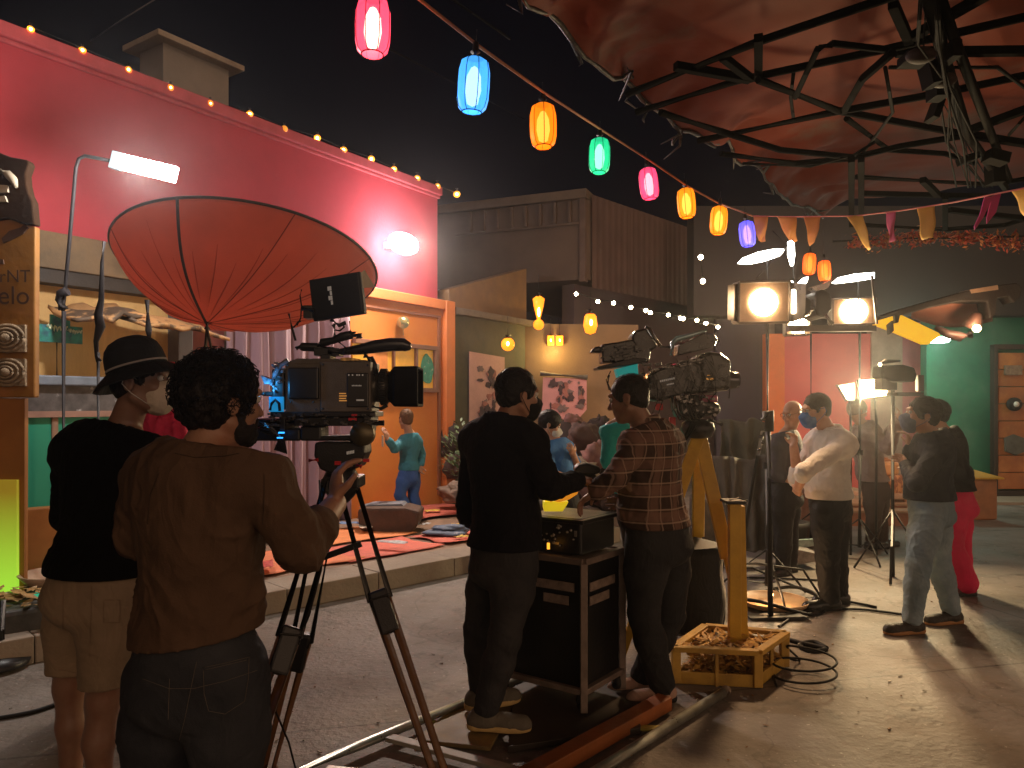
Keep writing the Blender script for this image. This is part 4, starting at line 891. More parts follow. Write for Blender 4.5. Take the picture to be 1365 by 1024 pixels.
# 5 white shirt
J5 = jj(pv=P(1106, 668, 5.92), nk=P(1106, 574, 5.9), shL=P(1126, 594, 5.76), shR=P(1087, 592, 6.02), elL=P(1072, 628, 5.60), wrL=P(1064, 650, 5.78), elR=P(1064, 640, 5.98), wrR=P(1058, 596, 5.92), hdR=(.05, 0, 1), cuR=1.0, cuL=.9,
        hipL=P(1102, 683, 5.84), hipR=P(1112, 683, 6.02), knL=P(1103, 742, 5.84), anL=PG(1106, 5.86, .10), knR=P(1114, 742, 6.0), anR=PG(1118, 6.04, .10))
r5, H5, hp5 = person('heavy man in white shirt, glasses and blue mask, hand at his chin', G_CREW, J5,
    dict(c=P(1088, 547, 5.88), f=(-.93, -.10, -.18), s=1.06, hair=dict(style='short', o=.003, amp=.002, col=(.03, .018, .010), m='brown_hair'), mask=cloth('blue_mask', (.03, .13, .40), .7), glasses=True),
    dict(shirt=dict(kind='top', collar=1, mat=cloth('white_shirt_cotton', (.80, .74, .68), .8, bump=.15), o=.022, hem=.865, amp=.012, sleeve=.25, neck=.03, trim=.36, base=.55, fs=(13, 13, 17)),
         trousers=dict(kind='legs', mat=cloth('black_trousers', (.008, .008, .010), .7), o=.016, flare=.012, amp=.008),
         shoes=dict(kind='shoes', mat=mat('black_leather', (.01, .01, .01), .3), toeL=(-.97, -.1, 0), toeR=(-.97, -.1, 0), s=1.12)), tone=1.0, h=.009, girth=1.16, seed=5)
# 6 navy jacket
J6 = jj(pv=P(1240, 672, 5.35), nk=P(1244, 582, 5.32), shL=P(1248, 604, 5.20), shR=P(1236, 600, 5.46), elL=P(1222, 644, 5.08), wrL=P(1208, 620, 5.30), elR=P(1216, 640, 5.44), wrR=P(1212, 596, 5.40), hdR=(-.1, 0, 1), cuR=.9, cuL=.8,
        hipL=P(1236, 690, 5.30), hipR=P(1246, 690, 5.44), knL=P(1224, 755, 5.24), anL=PG(1216, 5.26, .10), knR=P(1252, 748, 5.50), anR=PG(1268, 5.50, .10))
r6, H6, hp6 = person('man in dark navy jacket, light blue jeans and grey mask, arms folded', G_CREW, J6,
    dict(c=P(1229, 554, 5.30), f=(-.93, .20, .12), s=1.04, hair=dict(style='short', o=.010, amp=.004), mask=cloth('grey_blue_mask', (.10, .13, .19), .7)),
    dict(jacket=dict(kind='top', collar=1, mat=cloth('navy_jacket', (.012, .016, .026), .7), o=.022, hem=.925, amp=.011, sleeve=.9, neck=.045, trim=.32, base=.6, fs=(12, 12, 22)),
         jeans=dict(kind='legs', mat=jeans('light_denim', (.17, .24, .29), (.27, .34, .38)), o=.013, flare=.014, amp=.010, base=.55),
         shoes=dict(kind='shoes', mat=cloth('dark_leather_shoe', (.03, .025, .02), .5), sole=mat('orange_sole', (.35, .16, .05), .6), toeL=(-.97, -.15, 0), toeR=(-.95, -.2, 0), s=1.1)), tone=.75, h=.008, girth=1.06, seed=6)
# 7 fuchsia trousers
J7 = jj(pv=P(1272, 668, 6.35), nk=P(1258, 575, 6.35), shL=P(1262, 592, 6.2), shR=P(1262, 590, 6.5), elL=P(1284, 630, 6.2), wrL=P(1290, 655, 6.3), elR=P(1280, 630, 6.6), wrR=P(1275, 650, 6.6),
        hipL=P(1268, 682, 6.28), hipR=P(1276, 682, 6.42), knL=P(1270, 730, 6.28), anL=PG(1288, 6.3, .10), knR=P(1280, 730, 6.45), anR=PG(1279, 6.45, .10))
person('person in bright fuchsia trousers half hidden behind the man in navy', G_CREW, J7,
    dict(c=P(1246, 553, 6.35), f=(-.9, .3, 0), s=.98, hair=dict(style='short', o=.012)),
    dict(jacket=dict(kind='top', mat=cloth('black_jacket', (.008, .007, .009), .8), o=.040, hem=.88, amp=.012, sleeve=.95, trim=.34),
         trousers=dict(kind='legs', mat=cloth('fuchsia_cotton', (.62, .012, .085), .7), o=.026, flare=.035, amp=.007),
         shoes=dict(kind='shoes', mat=cloth('dark_red_shoe', (.08, .015, .015), .5), toeL=(-.9, 0, 0), toeR=(-.9, .2, 0))), tone=.8, h=.009, girth=1.0, seed=7)
# 8 actor on the stage
zs = .165
J8 = jj(pv=P(545, 628, 9.24), nk=P(547, 580, 9.24), shL=P(537, 590, 9.12), shR=P(556, 590, 9.34), elL=P(526, 598, 8.98), wrL=P(517, 586, 8.85), elR=P(562, 606, 9.38), wrR=P(561, 620, 9.3), hdL=(-.3, -.2, 1), cuL=.3,
        hipL=P(540, 634, 9.2), hipR=P(551, 634, 9.3), knL=P(533, 660, 9.15), anL=PG(546, 9.2, zs+.09), knR=P(551, 662, 9.3), anR=PG(557, 9.3, zs+.09))
r8, H8, hp8 = person('actor in teal top and blue trousers on the stage, one arm raised', 'people on the stage', J8,
    dict(c=P(541, 559, 9.22), f=(-.55, .83, -.05), s=1.02, hair=dict(style='short', o=.003, col=(.13, .07, .035), m='cropped_hair')),
    dict(top=dict(kind='top', mat=cloth('teal_cotton', (.045, .20, .26), .8), o=.020, hem=.80, amp=.008, sleeve=.85, trim=.3),
         trousers=dict(kind='legs', mat=cloth('blue_cotton', (.045, .11, .32), .8), o=.018, flare=.014, amp=.006),
         shoes=dict(kind='shoes', mat=cloth('brown_shoe', (.10, .06, .04), .6), toeL=(-.8, .2, 0), toeR=(-.5, -.6, 0), z=zs, s=.9)), tone=.75, h=.009, girth=.80, seed=8)
m = MB(); m.box(P(510, 588, 8.78), (.012, .07, .13), rotz(20)); tag(m.build('handheld_radio', mat('pale_device', (.45, .40, .32), .4), bev=.003), 'small pale gadget held up in the raised hand of the actor on the stage', 'gadget')
m = MB(); m.lathe([(.062, 0), (.066, .005), (.072, .10), (.07, .105), (.055, .10)], P(543, 694, 8.95), (0, 0, 1), 16); tag(m.build('green_cup', mat('green_plastic', (.03, .33, .10), .4)), 'bright green tub standing at the feet of the stage actor', 'tub')
# 9 bald man behind the white shirt
J9 = jj(pv=P(1046, 655, 7.1), nk=P(1048, 577, 7.1), shL=P(1040, 592, 6.95), shR=P(1052, 592, 7.25), elL=P(1036, 632, 6.95), wrL=P(1052, 640, 6.9), elR=P(1050, 630, 7.3), wrR=P(1062, 630, 7.2),
        hipL=P(1043, 664, 7.03), hipR=P(1050, 664, 7.18), knL=P(1044, 715, 7.03), anL=PG(1044, 7.03, .10), knR=P(1052, 715, 7.18), anR=PG(1053, 7.18, .10))
person('bald man in dark grey shirt partly hidden behind the white shirted man', G_CREW, J9,
    dict(c=P(1056, 552, 7.08), f=(-.75, -.55, -.2), s=1.02, hair=None, glasses=True),
    dict(shirt=dict(kind='top', mat=cloth('grey_shirt', (.055, .052, .065), .8), o=.024, hem=.88, amp=.009, sleeve=.4, trim=.3),
         trousers=dict(kind='legs', mat=cloth('dark_trousers', (.012, .011, .012), .7), o=.018, amp=.006),
         shoes=dict(kind='shoes', mat=mat('black_leather', (.01, .01, .01), .3), toeL=(-.9, -.3, 0), toeR=(-.9, -.3, 0))), tone=.85, h=.010, girth=1.05, seed=9)
# 10 teal sweatshirt behind the plaid man
J10 = jj(pv=P(848, 655, 5.6), nk=P(832, 560, 5.5), shL=P(815, 572, 5.45), shR=P(862, 575, 5.7), elL=P(812, 615, 5.4), wrL=P(832, 635, 5.6), elR=P(872, 620, 5.8), wrR=P(862, 640, 5.9),
        hipL=P(840, 665, 5.6), hipR=P(858, 665, 5.7), knL=P(845, 730, 5.6), anL=PG(900, 5.7, .10), knR=P(870, 730, 5.7), anR=PG(918, 5.8, .10))
person('person in turquoise shirt almost hidden behind the man in plaid', G_CREW, J10,
    dict(c=P(836, 533, 5.42), f=(-.4, .9, -.1), s=1.0, hair=dict(style='short', o=.008)),
    dict(shirt=dict(kind='top', mat=cloth('turquoise_jersey', (.03, .52, .52), .7), o=.022, hem=.95, amp=.010, sleeve=.9, trim=.3),
         trousers=dict(kind='legs', mat=cloth('dark_trousers', (.012, .011, .012), .7), o=.018, amp=.006),
         shoes=dict(kind='shoes', mat=mat('black_leather', (.01, .01, .01), .3), toeL=(-.5, .8, 0), toeR=(-.4, .8, 0))), tone=.7, h=.010, seed=10)
# 11 person in blue by the rocks
J11 = jj(pv=P(752, 665, 7.4), nk=P(742, 588, 7.4), shL=P(728, 600, 7.3), shR=P(756, 600, 7.5), elL=P(733, 630, 7.2), wrL=P(752, 635, 7.2), elR=P(770, 625, 7.5), wrR=P(764, 606, 7.3),
        hipL=P(746, 675, 7.35), hipR=P(758, 675, 7.45), knL=P(746, 715, 7.3), anL=PG(748, 7.4, .10), knR=P(760, 715, 7.45), anR=PG(760, 7.5, .10))
person('crew member in blue top and white mask beyond the equipment case', G_CREW, J11,
    dict(c=P(733, 566, 7.4), f=(.8, .0, -.35), s=1.05, hair=dict(style='short', o=.016), mask=cloth('white_mask', (.6, .58, .54), .7)),
    dict(top=dict(kind='top', mat=cloth('blue_jersey', (.05, .17, .42), .7), o=.020, hem=.80, amp=.009, sleeve=.2, trim=.3),
         trousers=dict(kind='legs', mat=cloth('dark_trousers', (.012, .011, .012), .7), o=.018, amp=.006),
         shoes=dict(kind='shoes', mat=mat('black_leather', (.01, .01, .01), .3), toeL=(.9, 0, 0), toeR=(.9, .2, 0))), tone=.85, h=.010, seed=11)
# 12 pink cap behind the bucket hat man
J12 = jj(pv=P(208, 700, 4.3), nk=P(212, 552, 4.3), shL=P(186, 575, 4.4), shR=P(236, 575, 4.2), elL=P(180, 640, 4.4), wrL=P(190, 690, 4.4), elR=P(240, 640, 4.2), wrR=P(245, 690, 4.3),
         hipL=P(195, 720, 4.35), hipR=P(222, 720, 4.25), knL=PG(195, 4.35, .5), anL=PG(195, 4.35, .1), knR=PG(222, 4.25, .5), anR=PG(222, 4.25, .1))
r12, H12, hp12 = person('person in pink ruffled top and red cap, between the two leftmost men', G_CREW, J12,
    dict(c=P(222, 516, 4.3), f=(-.5, .85, 0), s=1.0, hair=dict(style='short', o=.012)),
    dict(blouse=dict(kind='top', mat=cloth('pink_ruffle', (.60, .035, .10), .7), o=.030, hem=.9, amp=.022, sleeve=.9, trim=.34, base=1, fs=(16, 16, 22)),
         trousers=dict(kind='legs', mat=cloth('dark_trousers', (.012, .011, .012), .7), o=.018, amp=.006),
         shoes=dict(kind='shoes', mat=mat('black_leather', (.01, .01, .01), .3), toeL=(0, 1, 0), toeR=(0, 1, 0))), tone=.7, h=.010, seed=12)
m = MB(); m.lathe([(.100, .0), (.10, .04), (.08, .075), (.04, .092), (.0005, .096)], Vector(hp12(0, -.01, .05)), Vector(H12[:, 2]), 24); m.build('cap', cloth('red_cap', (.5, .03, .06)), r12, solid=.003)
# 13 far camera operator in pale grey
J13 = jj(pv=P(1166, 650, 8.4), nk=P(1152, 565, 8.4), shL=P(1162, 578, 8.25), shR=P(1150, 576, 8.6), elL=P(1185, 598, 8.1), wrL=P(1196, 560, 8.0), elR=P(1170, 600, 8.6), wrR=P(1190, 570, 8.3),
         hipL=P(1164, 660, 8.35), hipR=P(1172, 660, 8.5), knL=P(1165, 695, 8.3), anL=PG(1162, 8.35, .1), knR=P(1173, 695, 8.5), anR=PG(1176, 8.5, .1))
person('crew member in a pale grey shirt bending beside the twin lamp panels', G_CREW, J13,
    dict(c=P(1143, 548, 8.4), f=(.85, .1, -.2), s=1.0, hair=dict(style='short', o=.014, col=(.06, .035, .02), m='brown_hair_far')),
    dict(shirt=dict(kind='top', mat=cloth('pale_grey_shirt', (.24, .19, .17), .8), o=.034, hem=.75, amp=.014, sleeve=.9, trim=.34, base=.7),
         trousers=dict(kind='legs', mat=cloth('brown_trousers', (.05, .03, .02), .7), o=.018, amp=.006),
         shoes=dict(kind='shoes', mat=mat('black_leather', (.01, .01, .01), .3), toeL=(.9, 0, 0), toeR=(.9, 0, 0))), tone=.6, h=.011, seed=13)
# ================================================================ GEAR
def ring(c, ax, r, n=24, a0=0, a1=2*pi):
    x, y, d = frame_from(ax); return [Vector(c)+(x*cos(a0+(a1-a0)*i/n)+y*sin(a0+(a1-a0)*i/n))*r for i in range(n+1)]
def screws(mb, pts, Y, r=.003):
    for a, b in pts: mb.lathe([(r, 0), (r, .003), (.0005, .004)], P(a, b, Y), (0, -1, 0), 8)
body_m = mat('camera_shell', (.10, .082, .064), .42, var=.25, vscale=20, bump=.2, bscale=300)
trim_m = mat('camera_trim', (.014, .013, .012), .35, var=.3)
shiny = mat('dark_chrome', (.10, .10, .11), .2, metal=.9)
whitep = mat('white_print', (.6, .58, .52), .5, emit=(1, .95, .85), estr=.05); orangep = mat('orange_print', (.6, .25, .05), .5, emit=(1, .45, .1), estr=.25)
# ---------------- camera A, on the near tripod
YA = 2.24
ca = thing('film_camera', 'big film camera with square matte box and blue lit viewfinder, nearest the viewer', 'camera', P(440, 590, YA))
m = MB(); m.pbox(427, 482, 494, 549, YA, .15); m.pbox(380, 484, 427, 550, YA+.008, .14); m.pprism([(378, 484), (396, 478), (436, 478), (488, 480), (494, 485), (378, 486)], YA+.01, .13)
m.build('body', body_m, ca, bev=.008)
m = MB(); m.pbox(384, 490, 424, 532, YA-.006, .02); m.pbox(362, 492, 381, 546, YA+.015, .12); m.build('battery_plate', trim_m, ca, bev=.004)
m = MB(); m.pbox(462, 497, 491, 543, YA-.005, .01); m.build('side_panel', trim_m, ca, bev=.003)
m = MB(); screws(m, [(431, 486), (431, 545), (490, 487), (491, 545), (384, 487), (422, 546), (388, 536), (418, 536)], YA-.008); m.build('screws', shiny, ca)
m = MB()
for a in (464, 469, 475, 478, 482.5): m.pbox(a, 499, a+1.6, 501, YA-.007, .002)
for k in range(7): m.pbox(469+k*1.9, 513.5-.3*(k % 2), 470.2+k*1.9, 515, YA-.007, .002)
m.pbox(475, 532.5, 485, 534.5, YA-.007, .002); m.build('white_marking', whitep, ca)
m = MB()
for y0, x1 in ((524, 461), (527.2, 462), (530.5, 461), (533.5, 462.5)):
    m.pbox(452, y0, x1, y0+1.4, YA-.003, .002)
m.build('orange_label', orangep, ca)
m = MB(); m.pprism([(453, 479.5), (455, 477), (466, 476.5), (478, 478.5), (479, 480.5), (455, 481)], YA-.002, .10); m.build('gilt_plate', mat('gilt_plate', (.7, .45, .15), .25, metal=.7, bump=.5, bscale=60), ca)
# lens, rings and matte box
ax = Vector((1, 0, 0)); lc = P(494, 516, YA+.07)
px2m = YA/F
m = MB(); m.lathe([(.0005, 0), (.052, 0), (.052, .012), (.046, .014), (.046, .03), (.053, .032), (.053, .052), (.048, .054), (.048, .07), (.0005, .07)], lc, ax, 36); m.build('lens', mat('lens_barrel', (.05, .045, .035), .3, metal=.4, var=.4, vscale=30), ca)
m = MB()
for k in range(40):
    a = 2*pi*k/40; m.box(lc+Vector((.042, .0545*cos(a), .0545*sin(a))), (.018, .004, .004), Matrix.Rotation(-a, 3, 'X'))
m.build('focus_ring', rubber, ca)
m = MB(); y0, y1, z0, z1 = lc.y-.075, lc.y+.075, lc.z-.062, lc.z+.062; xa, xb = P(520, 0, YA).x, P(557, 0, YA).x
prof = lambda x, s: [Vector((x, lc.y+.076*s*a, lc.z+.0615*s*b)) for a, b in ((-1, -.86), (-.9, -1), (.9, -1), (1, -.86), (1, .86), (.9, 1), (-.9, 1), (-1, .86))]
loops = [prof(xa-.01, .62), prof(xa, .80), prof(xa+.012, .98), prof(xb-.006, 1.0), prof(xb, .985), prof(xb, .86), prof(xa+.02, .70)]
vs = [p for L in loops for p in L]; m.add(vs, [(i*8+k, i*8+(k+1) % 8, (i+1)*8+(k+1) % 8, (i+1)*8+k) for i in range(len(loops)-1) for k in range(8)]+[tuple((len(loops)-1)*8+k for k in range(8))])
m.build('matte_box', mat('matte_black', (.006, .006, .007), .7, var=.2, spec=.1), ca, bev=.003)
m = MB(); m.tube([P(486, 474, YA+.05), P(494, 478, YA+.05), P(499, 488, YA+.05), P(501, 500, YA+.05)], [.010, .011, .010, .008], 10); m.tube([P(494, 541, YA+.04), P(508, 545, YA+.04), P(516, 540, YA+.04)], .006, 8); m.build('lens_strap', black, ca)
# rails, base plate and shoulder pad
m = MB()
for dy in (.03, .12): m.tube([P(345, 562, YA+dy), P(512, 564, YA+dy)], .0085, 12)
m.build('support_rods', shiny, ca)
m = MB(); m.pbox(360, 549, 500, 556, YA+.0, .15); m.pbox(392, 556, 486, 568, YA+.01, .13); m.pbox(484, 553, 492, 570, YA-.005, .16); m.pbox(372, 556, 380, 574, YA, .15); m.build('base_plate', blackm, ca, bev=.003)
m = MB(); rr = random.Random(4)
for k in range(70):
    x = rr.uniform(355, 500); y = rr.uniform(550, 566); m.pbox(x, y, x+rr.uniform(1.5, 7), y+rr.uniform(1, 3.2), YA-.004-rr.uniform(0, .012), .02)
m.build('fittings', mat('grey_fitting', (.09, .085, .08), .3, metal=.6, var=.6, vscale=60), ca, bev=.001)
m = MB(); m.pbox(464, 557, 475, 561, YA-.012, .012); m.pbox(468, 552, 476, 555, YA-.012, .012); m.build('red_latches', mat('red_plastic', (.55, .02, .03), .35), ca, bev=.002)
# top handle and microphone
m = MB(); m.tube([P(395, 464, YA+.08), P(402, 462.5, YA+.08), P(422, 463, YA+.08), P(432, 466, YA+.08), P(446, 467, YA+.08)], [.009, .013, .014, .010, .010], 12)
m.tube([P(425, 464, YA+.08), P(430, 457, YA+.07), P(444, 454, YA+.07), P(456, 449, YA+.06), P(470, 446, YA+.06)], [.012, .014, .011, .014, .013], 12)
m.pbox(418, 464, 452, 474, YA+.05, .06); m.pbox(427, 472, 440, 482, YA+.04, .08); m.tube([P(469, 443, YA+.06), P(470, 450, YA+.06)], .016, 12); m.tube([P(478, 445, YA+.06), P(479, 451, YA+.06)], .014, 12); m.tube([P(468, 447, YA+.06), P(482, 448, YA+.06)], .010, 10)
m.build('top_handle', trim_m, ca, bev=.002)
m = MB(); m.tube([P(438, 470, YA+.05), P(455, 469, YA+.05), P(480, 466, YA+.05), P(500, 462, YA+.05), P(520, 459.5, YA+.05), P(538, 459.5, YA+.05), P(544, 463, YA+.05), P(547, 466, YA+.05)], [.010, .011, .016, .020, .021, .020, .016, .004], 18)
m.build('microphone', mat('gloss_black', (.010, .010, .012), .22, coat=.5), ca)
m = MB(); m.tube([P(480, 468, YA+.03), P(488, 474, YA+.03), P(494, 482, YA+.03)], .004, 6); m.tube([P(466, 428, YA+.05), P(467, 444, YA+.05)], .002, 5)
m.tube([P(452, 456, YA+.03), P(460, 463, YA+.0), P(458, 472, YA)], .0025, 6); m.tube([P(443, 433, YA+.05), P(446, 440, YA+.05), P(453, 441, YA+.05), P(459, 436, YA+.05), P(455, 431, YA+.05)], .003, 6); m.build('cables', cable_m, ca)
# monitor
mm_ = MB(); Rm = rotz(-12) @ Matrix.Rotation(radians(-7), 3, 'Y'); mc = P(450.5, 396, YA+.05); mm_.box(mc, (.168, .022, .128), Rm); mm_.box(mc+Rm @ Vector((0, -.013, 0)), (.160, .006, .120), Rm)
mon = mm_.build('monitor', mat('monitor_shell', (.008, .009, .012), .45), ca, bev=.004)
m = MB(); 
for k in range(4): m.box(mc+Rm @ Vector((-.020+.0035*(k % 2)*1.9, -.018, .026-.0145*k)), (.0048, .002, .0125), Rm)
for k in range(4): m.box(mc+Rm @ Vector((-.0135, -.018, .026-.0145*k)), (.0058, .002, .0125), Rm)
m.build('white_marking', whitep, mon)
m = MB(); a = mc+Rm @ Vector((.084, 0, .062)); b_ = mc+Rm @ Vector((.084, 0, .015)); m.prism([a, b_, b_+Vector((.028, .05, .01)), a+Vector((.006, .02, .012))], (0, .003, 0)); m.build('sun_hood', mat('pale_flap', (.42, .36, .28), .7), mon)
m = MB(); m.pbox(404, 407, 416, 424, YA+.03, .05); m.tube([P(402, 411, YA+.03), P(419, 414, YA+.03)], .010, 8); m.tube([P(446, 431, YA+.05), P(446, 450, YA+.06)], .005, 8); m.tube([P(441, 426, YA+.05), P(452, 434, YA+.05), P(461, 430, YA+.05)], .007, 8)
m.build('bracket', trim_m, mon, bev=.002)
m = MB(); m.tube([P(385, 418, YA+.05), P(389, 436, YA+.05), P(394, 454, YA+.05)], .0035, 6); m.tube([P(402, 386, YA+.04), P(400, 394, YA+.04), P(402, 408, YA+.04), P(401, 424, YA+.04), P(396, 434, YA+.04)], .0022, 5)
m.tube([P(391, 437, YA+.04), P(397, 430, YA+.04), P(401, 428, YA+.04)], .003, 5); m.build('aerial', cable_m, mon)
# viewfinder with the blue lit screen
bl = glow('blue_screen', (.03, .35, 1), 1.6)
m = MB(); m.pbox(349, 522, 378, 528, YA+.02, .08); m.pbox(343, 523, 352, 527, YA+.0, .05); m.pbox(366, 494, 378, 546, YA-.002, .03); vf = m.build('viewfinder', trim_m, ca, bev=.003)
bz = mat('knob_plastic', (.16, .17, .19), .3, var=.9, vscale=60)
light('POINT', P(356, 516, YA-.03), .28, (.05, .42, 1), .012, parent=ca, name='screen_glow')
m = MB(); m.pbox(358.5, 529, 377, 549, YA-.012, .012); m.build('blue_panel', mat('blue_panel', (.01, .1, .2), .3, emit=(.02, .35, .75), estr=.4, var=.9, vscale=50), vf)
m = MB(); rr = random.Random(8)
m.tube([P(360, 547, YA-.016), P(362, 538, YA-.016), P(367, 533, YA-.016), P(372, 538, YA-.016), P(373, 548, YA-.016)], .0045, 8); m.build('cable_loop', cable_m, vf)
m = MB()
for k in range(22):
    x = rr.uniform(360, 376); y = rr.uniform(482, 521); m.pbox(x, y, x+rr.uniform(2, 6), y+rr.uniform(1, 4), YA+rr.uniform(-.02, .03), .03, roll=rr.uniform(-30, 30))
m.pprism([(347, 500), (362, 506), (364, 512), (352, 512)], YA, .04); m.tube([P(362, 514, YA), P(366, 500, YA), P(372, 488, YA), P(384, 480, YA)], .008, 8); m.build('eyepiece_knobs', bz, vf, bev=.001)
# rear junk hanging: battery, cables, pan handle by the operator
m = MB(); m.pbox(330, 571, 400, 588, YA+.03, .08); m.pbox(340, 558, 374, 572, YA+.05, .08); m.pbox(400, 568, 428, 588, YA+.02, .10); m.build('rear_battery', black, ca, bev=.006)
m = MB()
for k in range(9): m.tube([P(332+3*k, 568+1.4*k, YA+.0), P(345+3*k, 562+2.0*k, YA-.01), P(360+2.4*k, 566+2.6*k, YA+.0), P(372+k, 585+k, YA+.02), P(366+2*k, 600+k*.6, YA+.03)], .0026, 5)
m.build('cable_bundle', mat('glossy_cable', (.012, .012, .013), .2, coat=.6), ca)
m = MB(); m.pbox(371, 576, 378, 578, YA-.012, .01); m.pbox(369, 583, 376, 584.6, YA-.012, .01); m.build('blue_leds', bl, ca)
# ---------------- near tripod with fluid head
tp = thing('tripod', 'tall twin tube tripod with brown lower tubes under the big near camera', 'tripod', PG(440, 2.3))
YT = YA+.02
m = MB(); m.pprism([(421, 588), (486, 588), (490, 580), (418, 582)], YT, .12); m.pprism([(419, 590), (486, 590), (487, 604), (478, 624), (440, 632), (426, 626), (418, 608)], YT+.005, .11)
m.build('fluid_head', black, tp, bev=.008)
m = MB(); m.lathe([(.0005, 0), (.034, 0), (.036, .008), (.036, .034), (.030, .04), (.0005, .04)], P(482, 579, YT-.03), (0, 1, 0), 28); m.build('tilt_knob', mat('olive_metal', (.10, .085, .05), .35, metal=.6), tp)
m = MB(); m.tube([P(412, 614, YT), P(424, 613, YT)], .006, 8); m.pbox(446, 615, 454, 620, YT-.004, .01); m.pbox(484, 612, 492, 616, YT, .02); m.tube([P(475, 620, YT-.01), P(482, 622, YT-.01)], .008, 8); m.build('lever', mat('red_plastic', (.55, .02, .03), .35), tp)
m = MB(); 
for k in range(5): m.pbox(462+2.1*k, 602-.4*k, 463.4+2.1*k, 606-.4*k, YT+.001, .003)
m.build('white_marking', whitep, tp)
m = MB(); m.pbox(470, 566, 494, 576, YT, .10); m.pbox(466, 574, 490, 590, YT+.02, .08); m.build('plate_clamp', trim_m, tp, bev=.004)
m = MB(); m.lathe([(.03, .05), (.045, .03), (.060, 0), (.06, -.02), (.04, -.05), (.02, -.07)], P(455, 640, YT+.06), (0, 0, 1), 20); m.pbox(430, 636, 478, 652, YT+.01, .11); m.build('bowl', black, tp, bev=.005)
tubem = mat('tripod_tube', (.012, .011, .010), .25, metal=.5); brn = mat('varnished_ash', (.15, .07, .025), .4, var=.3, vscale=12, bump=.15, second=(.12, .05, .02))
apex = P(455, 648, YT+.06)
def tripod_leg(top, knee, foot, sp, name='leg'):
    top, knee, foot = Vector(top), Vector(knee), Vector(foot); d = (foot-top).normalized(); sv = Vector(sp).normalized()
    m = MB()
    for s_ in (-1, 1): m.tube([top+sv*s_*.026, knee+sv*s_*.030+d*.0], .0085, 10)
    m.bar(top-sv*.03, top+sv*.03, .05, .04); m.bar(knee-sv*.03, knee+sv*.03, .03, .03); o = m.build(name, tubem, tp, bev=.003)
    m = MB(); m.bar(knee-d*.03, knee+d*.10, .056, .034, up=(d.cross(sv))); m.lathe([(.02, 0), (.02, .03), (.0005, .032)], knee+d*.05-d.cross(sv)*.02, -d.cross(sv), 10); m.build('leg_clamp', black, o, bev=.008)
    m = MB()
    for s_ in (-1, 1): m.tube([knee+sv*s_*.020, foot+sv*s_*.008], .0135, 10)
    m.build('lower_tubes', brn, o)
    m = MB(); m.ell(foot, (.025, .025, .02), n=10, m=6); m.build('rubber_foot', rubber, o)
    return o
F1 = PG(560, 2.12, .015); F1 = Vector((P(580, 1050, 2.10).x, 2.16, .015)); K1 = P(507, 800, 2.20)
ft = apex+(K1-apex)*1.0; d1 = (K1-apex).normalized(); k_ = (apex.z-.015)/(-d1.z); F1 = apex+d1*k_
tripod_leg(apex+Vector((.02, 0, 0)), K1, F1, (1, .1, .25))
K2 = P(402, 855, 2.38); d2 = (K2-apex).normalized(); F2 = apex+d2*((apex.z-.015)/(-d2.z)); tripod_leg(apex-Vector((.03, 0, 0)), K2, F2, (1, 0, -.2))
K3 = P(385, 850, 2.08); d3 = (K3-apex).normalized(); F3 = apex+d3*((apex.z-.015)/(-d3.z)); tripod_leg(apex-Vector((.02, .02, 0)), K3, F3, (.8, .4, -.2))
m = MB(); c = P(408, 858, 2.25)
for kk in (K1, K2, K3): m.bar(P(425, 745, 2.26), apex.lerp(kk, .52), .012, .018)
m.build('spreader', black, tp)
m = MB(); m.tube([apex+Vector((-.06, -.03, .02)), P(430, 700, 2.15), P(428, 760, 2.1), P(412, 820, 2.1), P(388, 880, 2.12), P(362, 930, 2.12), P(350, 985, 2.15), P(340, 1040, 2.2)], .003, 6)
m.tube([P(345, 880, 2.1), P(352, 900, 2.1), P(366, 945, 2.14), P(385, 990, 2.2), P(398, 1040, 2.24)], .0028, 6); m.build('hanging_cable', cable_m, tp)
# ---------------- camera B on the yellow tripod
YB = 4.75
cb = thing('broadcast_camera', 'bulky broadcast camera with silver trimmed handle on the yellow tripod', 'camera', P(930, 570, YB))
shell = mat('camera_shell_glossy', (.009, .0085, .008), .28, var=.3, vscale=12, bump=.15, bscale=80, coat=.4)
m = MB(); m.pprism([(863, 500), (880, 490), (930, 477), (950, 470), (965, 473), (975, 480), (975, 518), (970, 521), (915, 526), (880, 535), (864, 532)], YB, .26); m.build('body', shell, cb, bev=.02)
m = MB(); m.pprism([(932, 474), (948, 468), (962, 470), (973, 480), (975, 500), (972, 519), (935, 522)], YB-.012, .28); m.build('front_shell', shell, cb, bev=.025)
m = MB(); m.lathe([(.0005, .03), (.05, .03), (.055, .0), (.06, -.05)], P(978, 507, YB+.12), (1, 0, 0), 24); m.build('lens', shiny, cb)
m = MB(); m.pprism([(802, 459), (824, 456), (844, 452), (850, 460), (852, 480), (845, 481), (824, 482), (803, 484)], YB-.1, .2); m.pprism([(787, 470), (792, 463), (800, 461), (804, 466), (802, 470)], YB-.05, .1)
m.build('viewfinder', shell, cb, bev=.012)
m = MB(); m.pprism([(796, 489), (845, 477), (862, 478), (862, 482), (840, 487), (797, 492)], YB-.12, .24); m.build('viewfinder_hood', black, cb, bev=.006)
m = MB(); m.pprism([(821, 492), (850, 485), (851, 500), (824, 503)], YB-.05, .1); m.build('turquoise_screen', mat('turquoise_panel', (.01, .42, .40), .4, emit=(0, .8, .75), estr=.12), cb)
m = MB(); m.pprism([(842, 447), (848, 440), (862, 437), (867, 445), (878, 462), (868, 468), (866, 483), (850, 484), (844, 470)], YB-.02, .18); m.build('monitor_arm', shell, cb, bev=.015)
